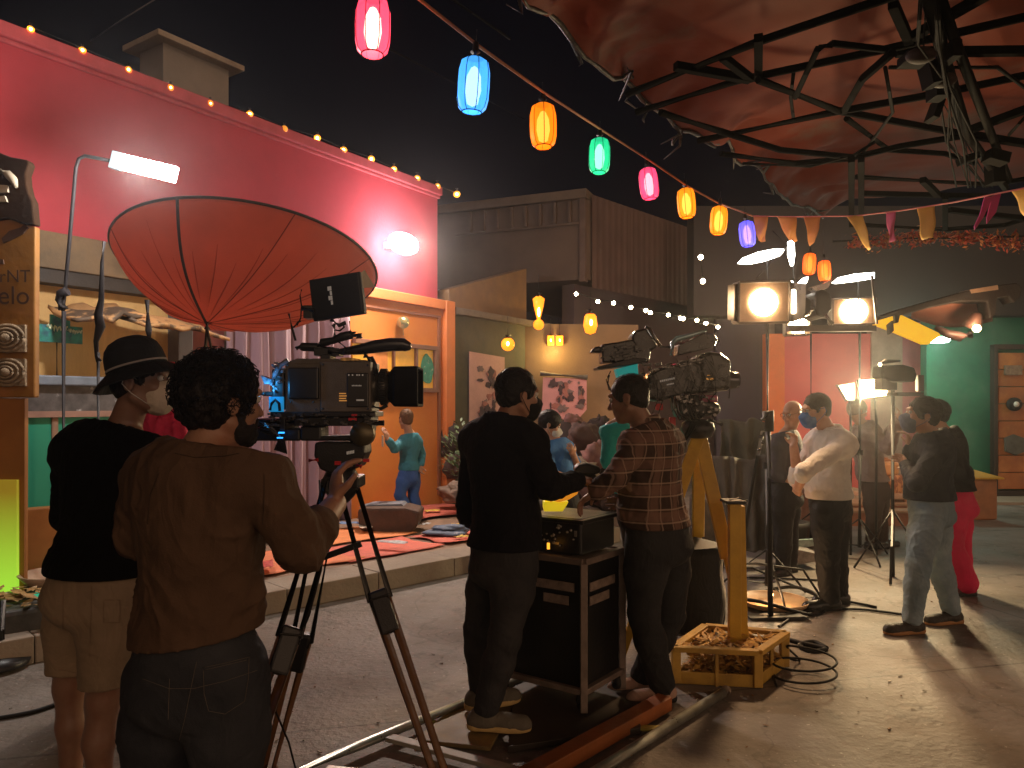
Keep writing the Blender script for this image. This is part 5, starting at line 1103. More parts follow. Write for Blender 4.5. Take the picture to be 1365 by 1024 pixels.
m = MB(); m.tube([P(860, 436, YB-.04), P(866, 438, YB-.04), P(872, 450, YB-.04), P(880, 461, YB-.04)], .012, 8); m.tube([P(880, 462, YB), P(893, 463, YB)], .009, 8); m.build('arm_rod', mat('edge_metal', (.22, .2, .18), .25, metal=.8), cb)
silver = mat('silver_teal_trim', (.35, .52, .55), .22, metal=.6)
m = MB(); m.tube([P(895, 474, YB), P(896, 458, YB), P(902, 452, YB), P(920, 447, YB), P(942, 440, YB)], [.014, .016, .018, .016, .010], 10); m.build('handle_trim', silver, cb)
m = MB(); m.pprism([(903, 474), (905, 459), (925, 451), (940, 443), (953, 446), (957, 452), (953, 462), (930, 468)], YB+.01, .14); m.tube([P(952, 454, YB), P(960, 455, YB)], .012, 8); m.build('top_handle', shell, cb, bev=.02)
m = MB()
rr = random.Random(3)
for k in range(30):
    x = rr.uniform(868, 935); y = 492-(x-868)*.2+rr.uniform(-4, 3); m.pbox(x, y, x+rr.uniform(2, 9), y+rr.uniform(.8, 2), YB-.02, .03, roll=-12)
m.tube([P(868, 496, YB-.015), P(900, 488, YB-.015), P(930, 480, YB-.015)], .004, 6)
for k in range(26): x = rr.uniform(900, 958); y = rr.uniform(526, 552); m.pbox(x, y, x+rr.uniform(2, 7), y+rr.uniform(1, 4), YB-.03-rr.uniform(0, .05), .05, roll=rr.uniform(-40, 40))
m.build('fittings', mat('grey_fitting_light', (.20, .19, .18), .28, metal=.6, var=.7, vscale=50), cb)
m = MB()
for k in range(8): m.pbox(880+k*2.5, 507-k*.55, 881.7+k*2.5, 509.5-k*.55, YB-.008, .006)
for k in range(5): m.pbox(889+k*2, 512-k*.4, 890.4+k*2, 513.8-k*.4, YB-.008, .006)
m.build('white_marking', whitep, cb)
m = MB(); m.pbox(941, 504, 951, 506.5, YB-.018, .006); m.pbox(943, 500, 950, 501, YB-.018, .006); m.build('orange_label', orangep, cb)
m = MB(); m.tube([P(812, 500, YB-.05), P(810, 512, YB-.05), P(816, 524, YB-.04), P(828, 520, YB-.04)], .006, 6); m.tube([P(814, 495, YB-.05), P(808, 506, YB-.05), P(812, 520, YB-.03)], .004, 6)
for k in range(6): m.tube([P(895+6*k, 528, YB-.03), P(898+6*k, 545+2*k, YB-.07), P(906+5*k, 560, YB-.03), P(925+3*k, 552, YB-.02)], .006, 6)
m.build('cables', mat('glossy_cable', (.012, .012, .013), .2, coat=.6), cb)
m = MB(); m.pbox(934, 527, 957, 536, YB-.02, .1); m.build('pink_block', mat('magenta_plastic', (.35, .04, .13), .4), cb, bev=.008)
m = MB(); m.pprism([(898, 530), (930, 526), (962, 540), (960, 553), (935, 556), (925, 562), (905, 556)], YB+.02, .18); m.build('pan_head', black, cb, bev=.02)
m = MB(); m.pbox(875, 538, 884, 547, YB+.02, .04); m.pbox(893, 556, 901, 570, YB+.02, .04); m.build('red_knobs', mat('red_plastic', (.55, .02, .03), .35), cb, bev=.006)
yt = thing('tripod', 'yellow wooden tripod with black crown behind the man in plaid', 'tripod', PG(935, 4.9))
yel = mat('yellow_enamel', (.58, .34, .02), .45, var=.2, vscale=6, bump=.15, second=(.42, .22, .02), smix=(.55, .75))
m = MB(); m.lathe([(.07, .06), (.10, .04), (.11, 0), (.09, -.05), (.05, -.06)], P(930, 572, 4.88), (0, 0, 1), 20); m.tube([P(925, 566, 4.8), P(905, 598, 4.7)], .02, 8); m.tube([P(946, 560, 4.8), P(962, 566, 4.7)], .012, 8); m.build('crown', black, yt)
ay = P(932, 578, 4.88)
for kp in ((906, 652, 4.72), (966, 728, 4.70), (930, 760, 5.7)):
    kk = P(*kp); d_ = (kk-ay).normalized(); ff = ay+d_*((ay.z-.01)/(-d_.z)); sv = d_.cross(Vector((0, 1, 0))).normalized()
    m = MB(); m.bar(ay, ay.lerp(ff, .55), .085, .035, up=(0, 1, 0)); m.bar(ay.lerp(ff, .5), ff, .05, .028, up=(0, 1, 0)); m.build('leg', yel, yt, bev=.005)
m = MB(); rr = random.Random(44)
for k in range(90):
    x = rr.uniform(800, 968); yt = 462-(x-800)*.02+(8 if x < 850 else 20)*0; y = (rr.uniform(460, 480) if x < 850 else rr.uniform(482, 528) if x < 935 else rr.uniform(484, 515)); w_, h_ = rr.uniform(2, 12), rr.uniform(1, 5)
    m.pbox(x, y, x+w_, y+h_, (YB-.115 if x < 850 else YB-.012)-rr.uniform(0, .012), .02, roll=rr.uniform(-16, -4))
m.build('rig_details', mat('rig_black', (.018, .017, .016), .25, var=.8, vscale=60, coat=.3), cb, bev=.002)
m = MB()
for k in range(14):
    x = rr.uniform(855, 950); y = 500-(x-855)*.2; m.tube([P(x, y+rr.uniform(-14, 0), YB-.03), P(x+rr.uniform(5, 22), y+rr.uniform(6, 24), YB-.06), P(x+rr.uniform(-10, 30), y+rr.uniform(18, 40), YB-.04), P(x+rr.uniform(-5, 30), y+rr.uniform(36, 60), YB-.02)], .0035, 5)
m.build('rig_cables', mat('glossy_cable', (.012, .012, .013), .2, coat=.6), cb)
# ---------------- camera C far right
YC = 6.9
cc_ = thing('camcorder', 'small black camcorder on a stand beyond the man in the navy jacket', 'camera', P(1205, 510, YC))
m = MB(); m.pprism([(1176, 487), (1205, 486), (1220, 490), (1223, 500), (1221, 509), (1190, 510), (1175, 503)], YC, .2); m.build('body', mat('camcorder_black', (.006, .006, .006), .8, spec=.08), cc_, bev=.02)
m = MB(); m.tube([P(1170, 485.5, YC), P(1180, 482, YC), P(1200, 481, YC)], [.005, .022, .01], 10); m.pbox(1176, 504, 1196, 520, YC+.02, .15); m.pbox(1196, 523, 1232, 528, YC, .2); m.pbox(1224, 500, 1232, 522, YC+.02, .05); m.build('mount', trim_m, cc_, bev=.01)
m = MB(); m.ell(P(1173, 486, YC-.02), .014); m.build('pilot_lamp', warm_glow, cc_)
m = MB(); m.tube([P(1190, 510, YC+.1), PG(1190, YC+.1, 0.0)], .02, 10)
for a in (0, 2.1, 4.2): m.tube([P(1190, 680, YC+.1), PG(1190, YC+.1)+Vector((.4*cos(a), .4*sin(a), .01))], .012, 8)
m.build('stand', blackm, cc_)

# ---------------- wheeled equipment case
X0 = Vector((.36, 3.76, 0)); XL = Vector((-.075, 4.06, 0)); XR = Vector((.60, 4.08, 0))
el = (XL-X0); er = (XR-X0)
cs = thing('equipment_case', 'black wheeled equipment trolley with worn metal corner frame, standing on the camera track', 'equipment case', (.3, 4.0, .05))
zc0, zc1 = .17, .80; XB = X0+el+er
c_ = (X0+XB)/2
ins = lambda v, t: c_+(v-c_)*t
m = MB(); q4 = [ins(v, .95) for v in (X0, XR, XB, XL)]; m.prism([Vector((v.x, v.y, zc0)) for v in q4], (0, 0, zc1-zc0)); m.build('body', mat('black_laminate', (.008, .008, .008), .4, var=.3, bump=.15), cs, bev=.004)
fr = mat('worn_frame', (.22, .17, .14), .5, metal=.35, var=.45, vscale=12, second=(.09, .06, .05), smix=(.5, .7), sscale=6)
m = MB()
for v in (X0, XR, XB, XL): m.bar(Vector((v.x, v.y, .06)), Vector((v.x, v.y, zc1+.005)), .036, .036)
for z in (zc0-.01, zc1+.012):
    for a, b in ((X0, XR), (XR, XB), (XB, XL), (XL, X0)): m.bar(Vector((a.x, a.y, z)), Vector((b.x, b.y, z)), .034, .030 if z < .5 else .034)
m.prism([Vector((v.x, v.y, zc1+.0)) for v in (X0, XR, XB, XL)], (0, 0, .02)); m.build('corner_frame', fr, cs, bev=.004)
nrmL = Vector((el.y, -el.x, 0)).normalized(); nrmL = nrmL if nrmL.y < 0 else -nrmL; nrmR = Vector((er.y, -er.x, 0)).normalized(); nrmR = nrmR if nrmR.y < 0 else -nrmR
def plate(base, e, nr, s0, s1, z0, z1, off=.004): 
    a = base+e*s0+nr*off; b = base+e*s1+nr*off; return [Vector((a.x, a.y, z0)), Vector((b.x, b.y, z0)), Vector((b.x, b.y, z1)), Vector((a.x, a.y, z1))]
m = MB()
m.prism(plate(X0, el, nrmL, .10, .62, .655, .70), nrmL*.006); m.prism(plate(X0, el, nrmL, .16, .44, .585, .63), nrmL*.006)
m.prism(plate(X0, er, nrmR, .12, .75, .655, .70), nrmR*.006); m.prism(plate(X0, er, nrmR, .12, .6, .585, .63), nrmR*.006)
m.build('label_strips', mat('dusty_label', (.20, .15, .12), .6, var=.5, vscale=20), cs)
m = MB()
for v in (X0, XR, XB, XL):
    w = ins(v, .9); m.lathe([(.0005, -.014), (.036, -.014), (.04, -.008), (.04, .008), (.036, .014), (.0005, .014)], (w.x, w.y, .096), (1, .3, 0), 16); m.box((w.x, w.y, .13), (.04, .04, .06))
m.build('castors', rubber, cs)
# black powered box on top
bx_ = thing('power_box', 'black rack box with small knobs and a carrying rim on top of the trolley', 'equipment box', (.3, 3.95, .82))
fL = lambda s, t, z: Vector((*(X0+el*s+er*t).xy, z))
m = MB(); m.prism([fL(.06, .06, .835), fL(.06, .94, .835), fL(.70, .94, .835), fL(.70, .06, .835)], (0, 0, .185)); m.build('body', black, bx_, bev=.012)
m = MB(); m.prism([fL(.02, .02, .995), fL(.02, .98, .995), fL(.74, .98, .995), fL(.74, .02, .995)], (0, 0, .022)); m.build('rim', trim_m, bx_, bev=.005)
m = MB(); rr = random.Random(2)
for k in range(26):
    s_ = rr.uniform(.12, .64); z = rr.uniform(.86, .98); p = X0+el*s_+er*.06+nrmL*.003; m.lathe([(rr.uniform(.003, .009), 0), (.005, .008), (.0005, .009)], (p.x, p.y, z), nrmL, 8)
m.prism(plate(X0+er*.06, el, nrmL, .30, .38, .88, .892, .001), nrmL*.003); m.prism(plate(X0+er*.06, el, nrmL, .1, .13, .93, .96, .001), nrmL*.003)
m.build('knobs', mat('grey_knob', (.25, .23, .2), .3, metal=.4, var=.6, vscale=70), bx_)
m = MB(); p = P(731, 728, 3.84); m.box(p, (.014, .02, .03)); m.build('amber_lamp', glow('amber_small', (1, .38, .03), 1.3), bx_)
ya = thing('yellow_tray', 'glowing yellow tray with an orange hose curling up beside the black sweater sleeve', 'tray', (.2, 3.9, 1.02))
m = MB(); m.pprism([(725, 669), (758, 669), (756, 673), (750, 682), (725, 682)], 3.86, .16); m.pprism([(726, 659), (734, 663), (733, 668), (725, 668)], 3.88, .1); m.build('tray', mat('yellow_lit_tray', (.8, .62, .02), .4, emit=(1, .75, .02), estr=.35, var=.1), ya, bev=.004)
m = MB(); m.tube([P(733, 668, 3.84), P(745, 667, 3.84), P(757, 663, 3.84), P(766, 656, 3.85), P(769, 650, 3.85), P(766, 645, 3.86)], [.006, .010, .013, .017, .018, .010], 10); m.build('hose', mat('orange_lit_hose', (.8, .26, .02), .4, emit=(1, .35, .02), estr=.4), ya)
m = MB(); m.pprism([(765, 627), (770, 620), (782, 618), (800, 623), (802, 630), (790, 634), (770, 633)], 4.0, .12); m.pprism([(772, 633), (796, 633), (790, 650), (776, 650)], 4.02, .1)
tag(m.build('hand_unit', black, bev=.012), 'small black hand controller the two men bend over together', 'controller')
# soft case and grey coat mass beside plaid man
m = MB(); m.grid(lambda u, v: Vector((1.30+.21*cos(2*pi*u)*(1+.06*sin(9*v+u*5)), 5.35+.16*sin(2*pi*u), .02+.60*v)) if v < 1 else Vector((1.30, 5.35, .64)), 26, 12); o = m.build('soft_case', cloth('black_nylon', (.010, .010, .010), .6), bev=0)
tag(o, 'black padded equipment bag standing on the ground behind the yellow post', 'bag')
m = MB(); m.grid(lambda u, v: Vector((1.30+.22*cos(2*pi*u)*(1-v*.95), 5.35+.17*sin(2*pi*u)*(1-v*.95), .60+.05*v+.01*sin(9*u))), 26, 5); m.build('lid', mat('grey_rim_cloth', (.10, .10, .10), .6), o)

# ---------------- dolly track
def pipe_thing(name, a, b, r, m_, label, cat, grp=None, ends=True):
    a = Vector(a); b = Vector(b); m = MB(); m.tube([a, a.lerp(b, .33)+Vector((0, 0, .001)), b], r, 16); 
    o = m.build(name, m_); tag(o, label, cat, grp); 
    if ends:
        d = (b-a).normalized(); m = MB(); m.tube([b-d*.01, b+d*.035, b+d*.06], [r*1.12, r*1.12, r*.7], 16); m.build('end_cap', mat('pale_cap', (.35, .28, .22), .5), o)
    return o
pipe = mat('scuffed_pipe', (.42, .44, .40), .32, metal=.75, var=.35, vscale=9, second=(.10, .08, .06), smix=(.55, .7))
dr2 = Vector((.67, .75, 0)).normalized()
Lr0, Lr1 = Vector((-1.15, 2.92, .045)), Vector((.22, 4.44, .045)); pipe_thing('track_rail', Lr0, Lr1, .022, pipe, 'greenish steel camera track rail, the left one, passing under the cart', 'track rail', 'camera track rails')
Rr0, Rr1 = Vector((-.05, 2.75, .03)), Vector((1.155, 4.10, .03)); pipe_thing('track_rail', Rr0, Rr1, .025, pipe, 'thick grey pipe rail, the right one, its capped end near the crate', 'track rail', 'camera track rails')
m = MB(); m.bar((-.18, 2.85, .05), (.80, 3.92, .05), .085, .07); tag(m.build('timber_beam', mat('orange_beam', (.34, .10, .025), .5, var=.3, vscale=8, second=(.16, .06, .02), bump=.2), bev=.004), 'orange painted timber beam lying between the two track rails', 'beam')
m = MB(); m.bar((-.80, 3.22, .035), (-.05, 3.05, .035), .05, .02); tag(m.build('cross_tie', pipe, bev=.003), 'flat steel cross tie nearest the picture foot, joining rail and beam', 'cross tie', 'track cross ties')
m = MB(); m.bar((-.58, 3.52, .04), (.05, 3.18, .04), .055, .02); tag(m.build('cross_tie', mat('pale_slat', (.32, .30, .24), .55, var=.4, vscale=9), bev=.003), 'pale cross tie running askew from the left rail towards the beam', 'cross tie', 'track cross ties')
m = MB(); m.bar((-.42, 3.72, .022), (.75, 3.66, .022), .05, .012); tag(m.build('cross_tie', mat('yellow_tie', (.42, .36, .06), .55, var=.4, vscale=9), bev=.003), 'yellow cross tie under the equipment trolley and the pale soled shoe', 'cross tie', 'track cross ties')
m = MB(); m.prism([(-.46, 3.52, .012), (-.10, 3.44, .012), (.02, 3.98, .012), (-.22, 4.1, .012)], (0, 0, .02)); tag(m.build('plywood_board', mat('yellow_ply', (.30, .20, .06), .6, var=.3, vscale=6, second=(.14, .1, .05)), bev=.003), 'stained yellow plywood board beside the left rail under the black sweater man', 'board')
m = MB(); m.prism([(-.02, 3.42, .013), (.62, 3.62, .013), (.75, 4.35, .013), (0.02, 4.3, .013)], (0, 0, .03)); tag(m.build('dolly_deck', mat('dark_deck', (.035, .028, .022), .6, var=.4, vscale=5), bev=.003), 'dark wooden deck board under the wheels of the trolley', 'board')
# ---------------- yellow crate, straw, post
ck = [Vector((1.39, 4.23, 0)), Vector((.925, 4.30, 0)), Vector((1.22, 4.73, 0)), Vector((1.675, 4.58, 0))]
cr_ = thing('yellow_crate', 'yellow slatted crate full of straw and leaves on the ground beside the pipe rail', 'crate', (1.3, 4.45, 0))
cy = mat('crate_yellow', (.46, .27, .04), .55, var=.3, vscale=7, second=(.22, .11, .04), smix=(.5, .7), bump=.25)
up = Vector((0, 0, 1)); m = MB(); cc0 = sum(ck, Vector())/4
for i in range(4):
    a, b = ck[i], ck[(i+1) % 4]; a2 = a+(cc0-a)*.04; b2 = b+(cc0-b)*.04
    m.bar(a+up*.205, b+up*.205, .05, .03); m.bar(a2+up*.04, b2+up*.04, .02, .07); m.bar(a2+up*.01, a2+up*.20, .05, .05)
    m.bar(a2.lerp(b2, .5)+up*.0, a2.lerp(b2, .5)+up*.2, .03, .02)
m.build('frame', cy, cr_, bev=.004)
m = MB(); m.prism([p+(cc0-p)*.06 for p in ck][::-1], (0, 0, .02)); m.build('bottom', cy, cr_)
st_ = MB(); rr = random.Random(6)
for k in range(1500):
    u, v = rr.random(), rr.random(); p = ck[0].lerp(ck[1], u).lerp(ck[3].lerp(ck[2], u), v); p = cc0+(p-cc0)*.88; z = rr.uniform(.03, .215); a = rr.uniform(0, 6.28); t = rr.uniform(-.5, .5); L = rr.uniform(.04, .11)
    d = Vector((cos(a)*cos(t), sin(a)*cos(t), sin(t))); w = rr.uniform(.005, .018); sd_ = Vector((-sin(a), cos(a), rr.uniform(-.5, .5)))*w
    q = p+up*z; st_.add([q-d*L/2-sd_*.3, q-sd_, q+d*L/2, q+sd_], [(0, 1, 2, 3)])
so = st_.build('straw', [mat('straw_leaf', (.62, .36, .07), .7, var=.4, vscale=30, second=(.42, .22, .05), smix=(.45, .55), sscale=20)]); so['kind'] = 'stuff'; so['label'] = 'dry straw and leaf litter filling the yellow crate'
pt = MB(); pt.bar(P(979, 862, 4.50), P(979, 672, 4.50), .07, .05, up=(0, 1, 0)); pt.bar(P(990, 850, 4.58), P(986, 674, 4.58), .05, .06, up=(0, 1, 0)); tag(pt.build('yellow_post', yel, bev=.004), 'upright yellow double post standing in the straw filled crate', 'post')
m = MB(); m.pbox(968, 668, 995, 672, 4.48, .14); m.tube([P(972, 667, 4.5), P(985, 664, 4.5), P(996, 667, 4.55)], .007, 6); tag(m.build('clamp_bar', blackm, bev=.003), 'small black clamp on the top of the yellow double post', 'clamp')
# ================================================================ LANTERNS, LAMPS, CANOPY, CLUTTER
# ---------------- paper lantern string
def lantern(c, sz, col, core, name, label, grp='coloured lanterns on the string', est=2.2, cst=14, wire=.06):
    c = Vector(c); root = thing('lantern', label, 'lantern', tuple(c), grp); w = sz*.31
    shade = mat('shade_'+name, col, .5, emit=col, estr=est, alpha=.8, var=.25, vscale=30)
    prof = [(w*.62, -sz*.5), (w*.86, -sz*.42), (w*.98, -sz*.25), (w, 0), (w*.98, sz*.25), (w*.84, sz*.43), (w*.5, sz*.5)]
    m = MB(); m.lathe(prof, c, (0, 0, 1), 20); m.build('shade', shade, root)
    m = MB(); rb_ = random.Random(int(c.x*1000))
    m.lathe([(.0005, -sz*.40), (w*.34, -sz*.34), (w*.50, -sz*.1), (w*.44, sz*.16), (w*.2, sz*.32), (.0005, sz*.36)], c, (0, 0, 1), 14)
    m.build('bulb', glow('core_'+name, core, cst), root)
    m = MB()
    for k in range(8):
        a = 2*pi*k/8+.2; m.tube([c+Vector((cos(a)*r*1.01, sin(a)*r*1.01, z)) for r, z in prof], sz*.008, 4)
    for r, z in (prof[0], prof[-1]): m.tube(ring(c+Vector((0, 0, z)), (0, 0, 1), r, 16), sz*.011, 5)
    m.build('cage', wire_m, root)
    m = MB(); m.tube([c+Vector((0, 0, sz*.5)), c+Vector((0, 0, sz*.62)), c+Vector((0, 0, sz*.64)), c+Vector((0, 0, sz*.80))], [w*.35, w*.32, w*.22, w*.18], 10); m.tube([c+Vector((0, 0, sz*.8)), c+Vector((0, 0, sz*.8+wire))], sz*.012, 5); m.build('holder', black, root); root.rotation_euler = (rb_.uniform(-.09, .09), rb_.uniform(-.09, .09), rb_.uniform(0, 1))
    return root
LN = [(497, 36, 76, 3.35, (1, .06, .13), (1, .86, .6), 'rose', 'largest rose lantern with a white core at the top edge, first on the string'),
      (631, 114, 70, 3.6, (.06, .38, .95), (.7, .9, 1), 'blue', 'pale blue lantern, second on the string'),
      (724, 168, 58, 4.35, (1, .22, .004), (1, .6, .1), 'orange', 'deep orange lantern between the blue and the green one'),
      (799, 208, 46, 5.45, (.015, .55, .24), (.6, 1, .8), 'green', 'mint green lantern between the orange and the pink one'),
      (865, 245, 41, 6.1, (1, .07, .19), (1, .75, .75), 'pink', 'pink lantern right after the green one'),
      (915, 271, 39, 6.4, (1, .28, .008), (1, .7, .12), 'amber', 'amber lantern right after the pink one, above the far bulbs'),
      (958, 294, 37, 6.75, (1, .28, .008), (1, .7, .12), 'amber', 'last amber lantern before the purple one')]
for px, py, hpx, Y, col, core, nm, lab in LN: lantern(P(px, py, Y), hpx*Y/F, col, core, nm, lab, est=1.0 if nm != 'rose' else 1.2, cst=3.2 if nm != 'rose' else 8)
lantern(P(996, 312, 7.1), 34*7.1/F, (.12, .10, .85), (.8, .4, 1), 'violet', 'half purple half magenta lantern at the corner where the bunting starts', est=1.4, cst=3)
m = MB(); 
wp = [(470, -62, 3.2), (560, 0, 3.4), (636, 60, 3.6), (726, 124, 4.35), (800, 172, 5.45), (866, 214, 6.1), (916, 248, 6.4), (958, 271, 6.75), (1003, 288, 7.2)]
m.tube([P(*p) for p in wp], .008, 6); tag(m.build('lantern_wire', mat('orange_cord', (.45, .16, .05), .6)), 'orange cord from which the coloured lanterns hang', 'cord')
# bunting
bl_ = [(1003, 288, 7.2), (1060, 289, 7.0), (1140, 288, 6.7), (1200, 281, 6.4), (1270, 270, 6.0), (1330, 258, 5.6), (1400, 244, 5.2)]
m = MB(); m.tube([P(*p) for p in bl_], .006, 6); tag(m.build('bunting_cord', mat('pink_cord', (.55, .12, .10), .6, emit=(1, .3, .2), estr=.05)), 'pinkish cord carrying the cloth pennants across the right side', 'cord')
def bu(px):
    for a, b in zip(bl_, bl_[1:]):
        if a[0] <= px <= b[0]: t = (px-a[0])/(b[0]-a[0]); return a[1]+(b[1]-a[1])*t, a[2]+(b[2]-a[2])*t
FL = [([1004, 1024], [(1010, 322), (1020, 322)], 'orange', (.62, .21, .03), 'short orange pennant, first at the left, beside the purple lantern'),
      ([1036, 1062], [(1052, 325), (1062, 322)], 'orange', (.62, .21, .03), 'second orange pennant from the left'),
      ([1071, 1094], [(1080, 328), (1088, 320)], 'orange', (.62, .21, .03), 'third orange pennant from the left, above the paired lanterns'),
      ([1128, 1150], [(1158, 334), (1161, 330)], 'ochre', (.60, .32, .03), 'long narrow ochre pennant slanting to the right'),
      ([1181, 1194], [(1185, 322), (1192, 322)], 'pink', (.65, .10, .19), 'narrow pink pennant between the two ochre ones'),
      ([1222, 1246], [(1230, 320), (1246, 316)], 'ochre', (.60, .32, .03), 'wide ochre pennant right of the narrow pink one'),
      ([1348, 1378], [(1368, 290), (1380, 280)], 'ochre', (.60, .32, .03), 'ochre pennant cut by the right edge')]
for xs, bot, cn, col, lab in FL:
    a = P(xs[0], bu(xs[0])[0], bu(xs[0])[1]); b = P(xs[1], bu(xs[1])[0], bu(xs[1])[1]); c = P(*bot[0], bu(xs[0])[1]); d = P(*bot[1], bu(xs[1])[1]); sd_ = xs[0]
    m = MB(); m.grid(lambda u, v: a.lerp(b, u).lerp(c.lerp(d, u), v)+Vector((0, .03*sin(5*u+6*v+sd_)*v, 0)), 8, 10); tag(m.build('pennant', mat('pennant_'+cn, col, .7, var=.12, bump=.2, bscale=200), solid=.002), lab, 'pennant', 'cloth pennants on the bunting cord')
m = MB()
for pts in ([(1313, 262), (1324, 262), (1311, 290), (1300, 306), (1299, 302), (1307, 285)], [(1323, 261), (1335, 257), (1328, 283), (1316, 298), (1316, 290)]):
    m.pprism(pts, bu(1318)[1], .012)
tag(m.build('ribbon_bow', mat('pennant_magenta', (.65, .05, .25), .7)), 'magenta ribbon tied in two tails on the bunting cord', 'ribbon', 'cloth pennants on the bunting cord')
# red leaf garland
ga = MB(); rr = random.Random(5)
for k in range(1500):
    t = rr.random(); px = 1130+235*t; 
    if rr.random() > .35+.65*abs(sin(px*.06))*(1 if px > 1175 else .3): continue
    p = P(px, 326-10*sin(t*3)+rr.gauss(0, 5), 8.6)+Vector((0, rr.uniform(-.12, .12), 0)); a = Vector((rr.gauss(0, 1), rr.gauss(0, 1), rr.gauss(0, 1))).normalized(); b = a.cross(Vector((rr.gauss(0, 1), rr.gauss(0, 1), 1))).normalized(); L = rr.uniform(.015, .04)
    ga.use(0 if rr.random() < .6 else 1); ga.add([p-a*L, p+b*L*.4, p+a*L, p-b*L*.4], [(0, 1, 2, 3)])
gd = ga.build('leaf_garland', [mat('red_leaf', (.42, .055, .025), .6, var=.5, vscale=20), mat('orange_leaf', (.50, .18, .05), .6, var=.5, vscale=20)]); tag(gd, 'garland of dry red and orange leaves under the tarp at the right', 'garland')
m = MB(); m.tube([P(1110, 322, 8.6), P(1200, 318, 8.6), P(1290, 318, 8.6), P(1400, 314, 8.6)], .012, 6); m.build('cord', cable_m, gd)
# small hanging lanterns of the middle ground
for k, (px, py, hpx, Y, lab) in enumerate([(1079, 352, 28, 7.6, 'left of the paired orange lanterns under the third pennant'), (1099, 361, 27, 7.6, 'right of the paired orange lanterns under the third pennant')]):
    lantern(P(px, py, Y), hpx*Y/F, (1, .14, .01), (1, .42, .05), 'flame', lab, 'paired orange lanterns', est=1.1, cst=2.5, wire=.25)
def drop(px, py, hpx, wpx, Y, lab, style):
    c = P(px, py, Y); k = Y/F; root = thing('hanging_lamp', lab, 'lamp', tuple(c), 'amber lamps of the far yard'); g_ = glow('amber_bulb', (1, .25, .012), 1.5); co = glow('amber_core', (1, .7, .25), 16)
    m = MB()
    if style == 'bulb': m.lathe([(.0005, -hpx*.5*k), (wpx*.35*k, -hpx*.42*k), (wpx*.5*k, -hpx*.1*k), (wpx*.42*k, hpx*.3*k), (wpx*.3*k, hpx*.4*k)], c, (0, 0, 1), 16)
    elif style == 'ball': m.ell(c, wpx*.5*k)
    elif style == 'long': m.lathe([(wpx*.1*k, -hpx*.25*k), (wpx*.42*k, hpx*.2*k), (wpx*.5*k, hpx*.42*k), (wpx*.2*k, hpx*.5*k)], c, (0, 0, 1), 14); m.ell(c-Vector((0, 0, hpx*.36*k)), wpx*.45*k)
    else: m.box(c, (wpx*k, .08, hpx*k))
    m.build('glass', g_, root, bev=.01 if style == 'cube' else 0); m = MB()
    m.ell(c+Vector((0, -wpx*.5*k, 0)), (wpx*.10*k, wpx*.1*k, hpx*.14*k)); m.build('filament', co, root)
    m = MB(); m.tube([c+Vector((0, 0, hpx*.4*k)), c+Vector((0, 0, hpx*.6*k))], wpx*.3*k, 8); m.tube([c+Vector((0, 0, hpx*.6*k)), c+Vector((0, 0, hpx*.6*k+.28))], .006, 5); m.build('socket', black, root)
drop(718, 417, 44, 16, 11.5, 'long amber glass lamp with a ball at its foot, left of the others', 'long'); drop(787, 431, 30, 19, 10.5, 'egg shaped amber bulb hanging near the broadcast camera', 'bulb')
drop(677, 459, 20, 18, 11.2, 'round amber ball lamp above the head of the man in the black sweater', 'ball')
drop(734, 454, 13, 9, 12.9, 'left of the two small square amber wall lamps', 'cube'); drop(746, 454, 13, 9, 12.9, 'right of the two small square amber wall lamps', 'cube')
light('POINT', P(740, 468, 12.7), 16, (1, .66, .2), .05, name='wall_lamp_light')
# festoon bulbs
def festoon(pts, Y, rpx, col, s, wname, wlabel, grp, where, soft=None):
    ps = [P(a, b, y) for (a, b), y in zip(pts, Y)]; gm = glow('festoon_%s' % grp[:5], col, s)
    m = MB(); m.tube([p+Vector((0, 0, .02)) for p in ps], .006, 5); tag(m.build(wname, cable_m), wlabel, 'cable')
    first = None
    for i, p in enumerate(ps):
        r = rpx*Y[i]/F; lab = where(i)
        if first is None:
            first = MB(); first.ell(p, r*(1.15 if soft else 1), n=16, m=12); o = first.build('string_bulb', soft or gm)
            cr_o = None
            if soft: m = MB(); m.ell(p, r*.5, n=10, m=6); cr_o = m.build('filament', gm, o)
            c = o; f0 = p.copy()
            m = MB(); m.cyl(p+Vector((0, 0, r*.8)), p+Vector((0, 0, r*2)), r*.5, 8); sk = m.build('socket', black, o); r0 = r
        else:
            c = o.copy(); COL.objects.link(c); sc = r/r0; c.matrix_world = Matrix.Translation(p) @ Matrix.Scale(sc, 4) @ Matrix.Translation(-f0)
            for part_ in ([sk] if cr_o is None else [sk, cr_o]): d = part_.copy(); COL.objects.link(d); d.parent = c
        tag(c, lab, 'bulb', grp)
rb = [(41, 39), (110, 67), (171, 93), (227, 117), (280, 138), (333, 152), (379, 172), (423, 184), (458, 200), (495, 212), (525, 226), (556, 238), (583, 249), (609, 259)]
ordw = ['first', 'second', 'third', 'fourth', 'fifth', 'sixth', 'seventh', 'eighth', 'ninth', 'tenth', 'eleventh', 'twelfth', 'thirteenth', 'last']
def ry(px): return wallpt(px, .12).y
festoon(rb, [ry(a) for a, b in rb], 3.9, (1, .50, .12), 70, 'bulb_cable', 'cable carrying the warm bulbs along the pink roof edge', 'roof edge bulbs', lambda i: '%s warm bulb from the left along the pink roof edge' % ordw[i], soft=mat('amber_bulb_glass', (1, .4, .05), .3, emit=(1, .36, .03), estr=.9, alpha=.55, var=.05))
fb = [(768, 392), (797, 402), (818, 404), (841, 410), (861, 414), (867, 417), (891, 420), (907, 424), (911, 425), (929, 427), (941, 431), (957, 436)]
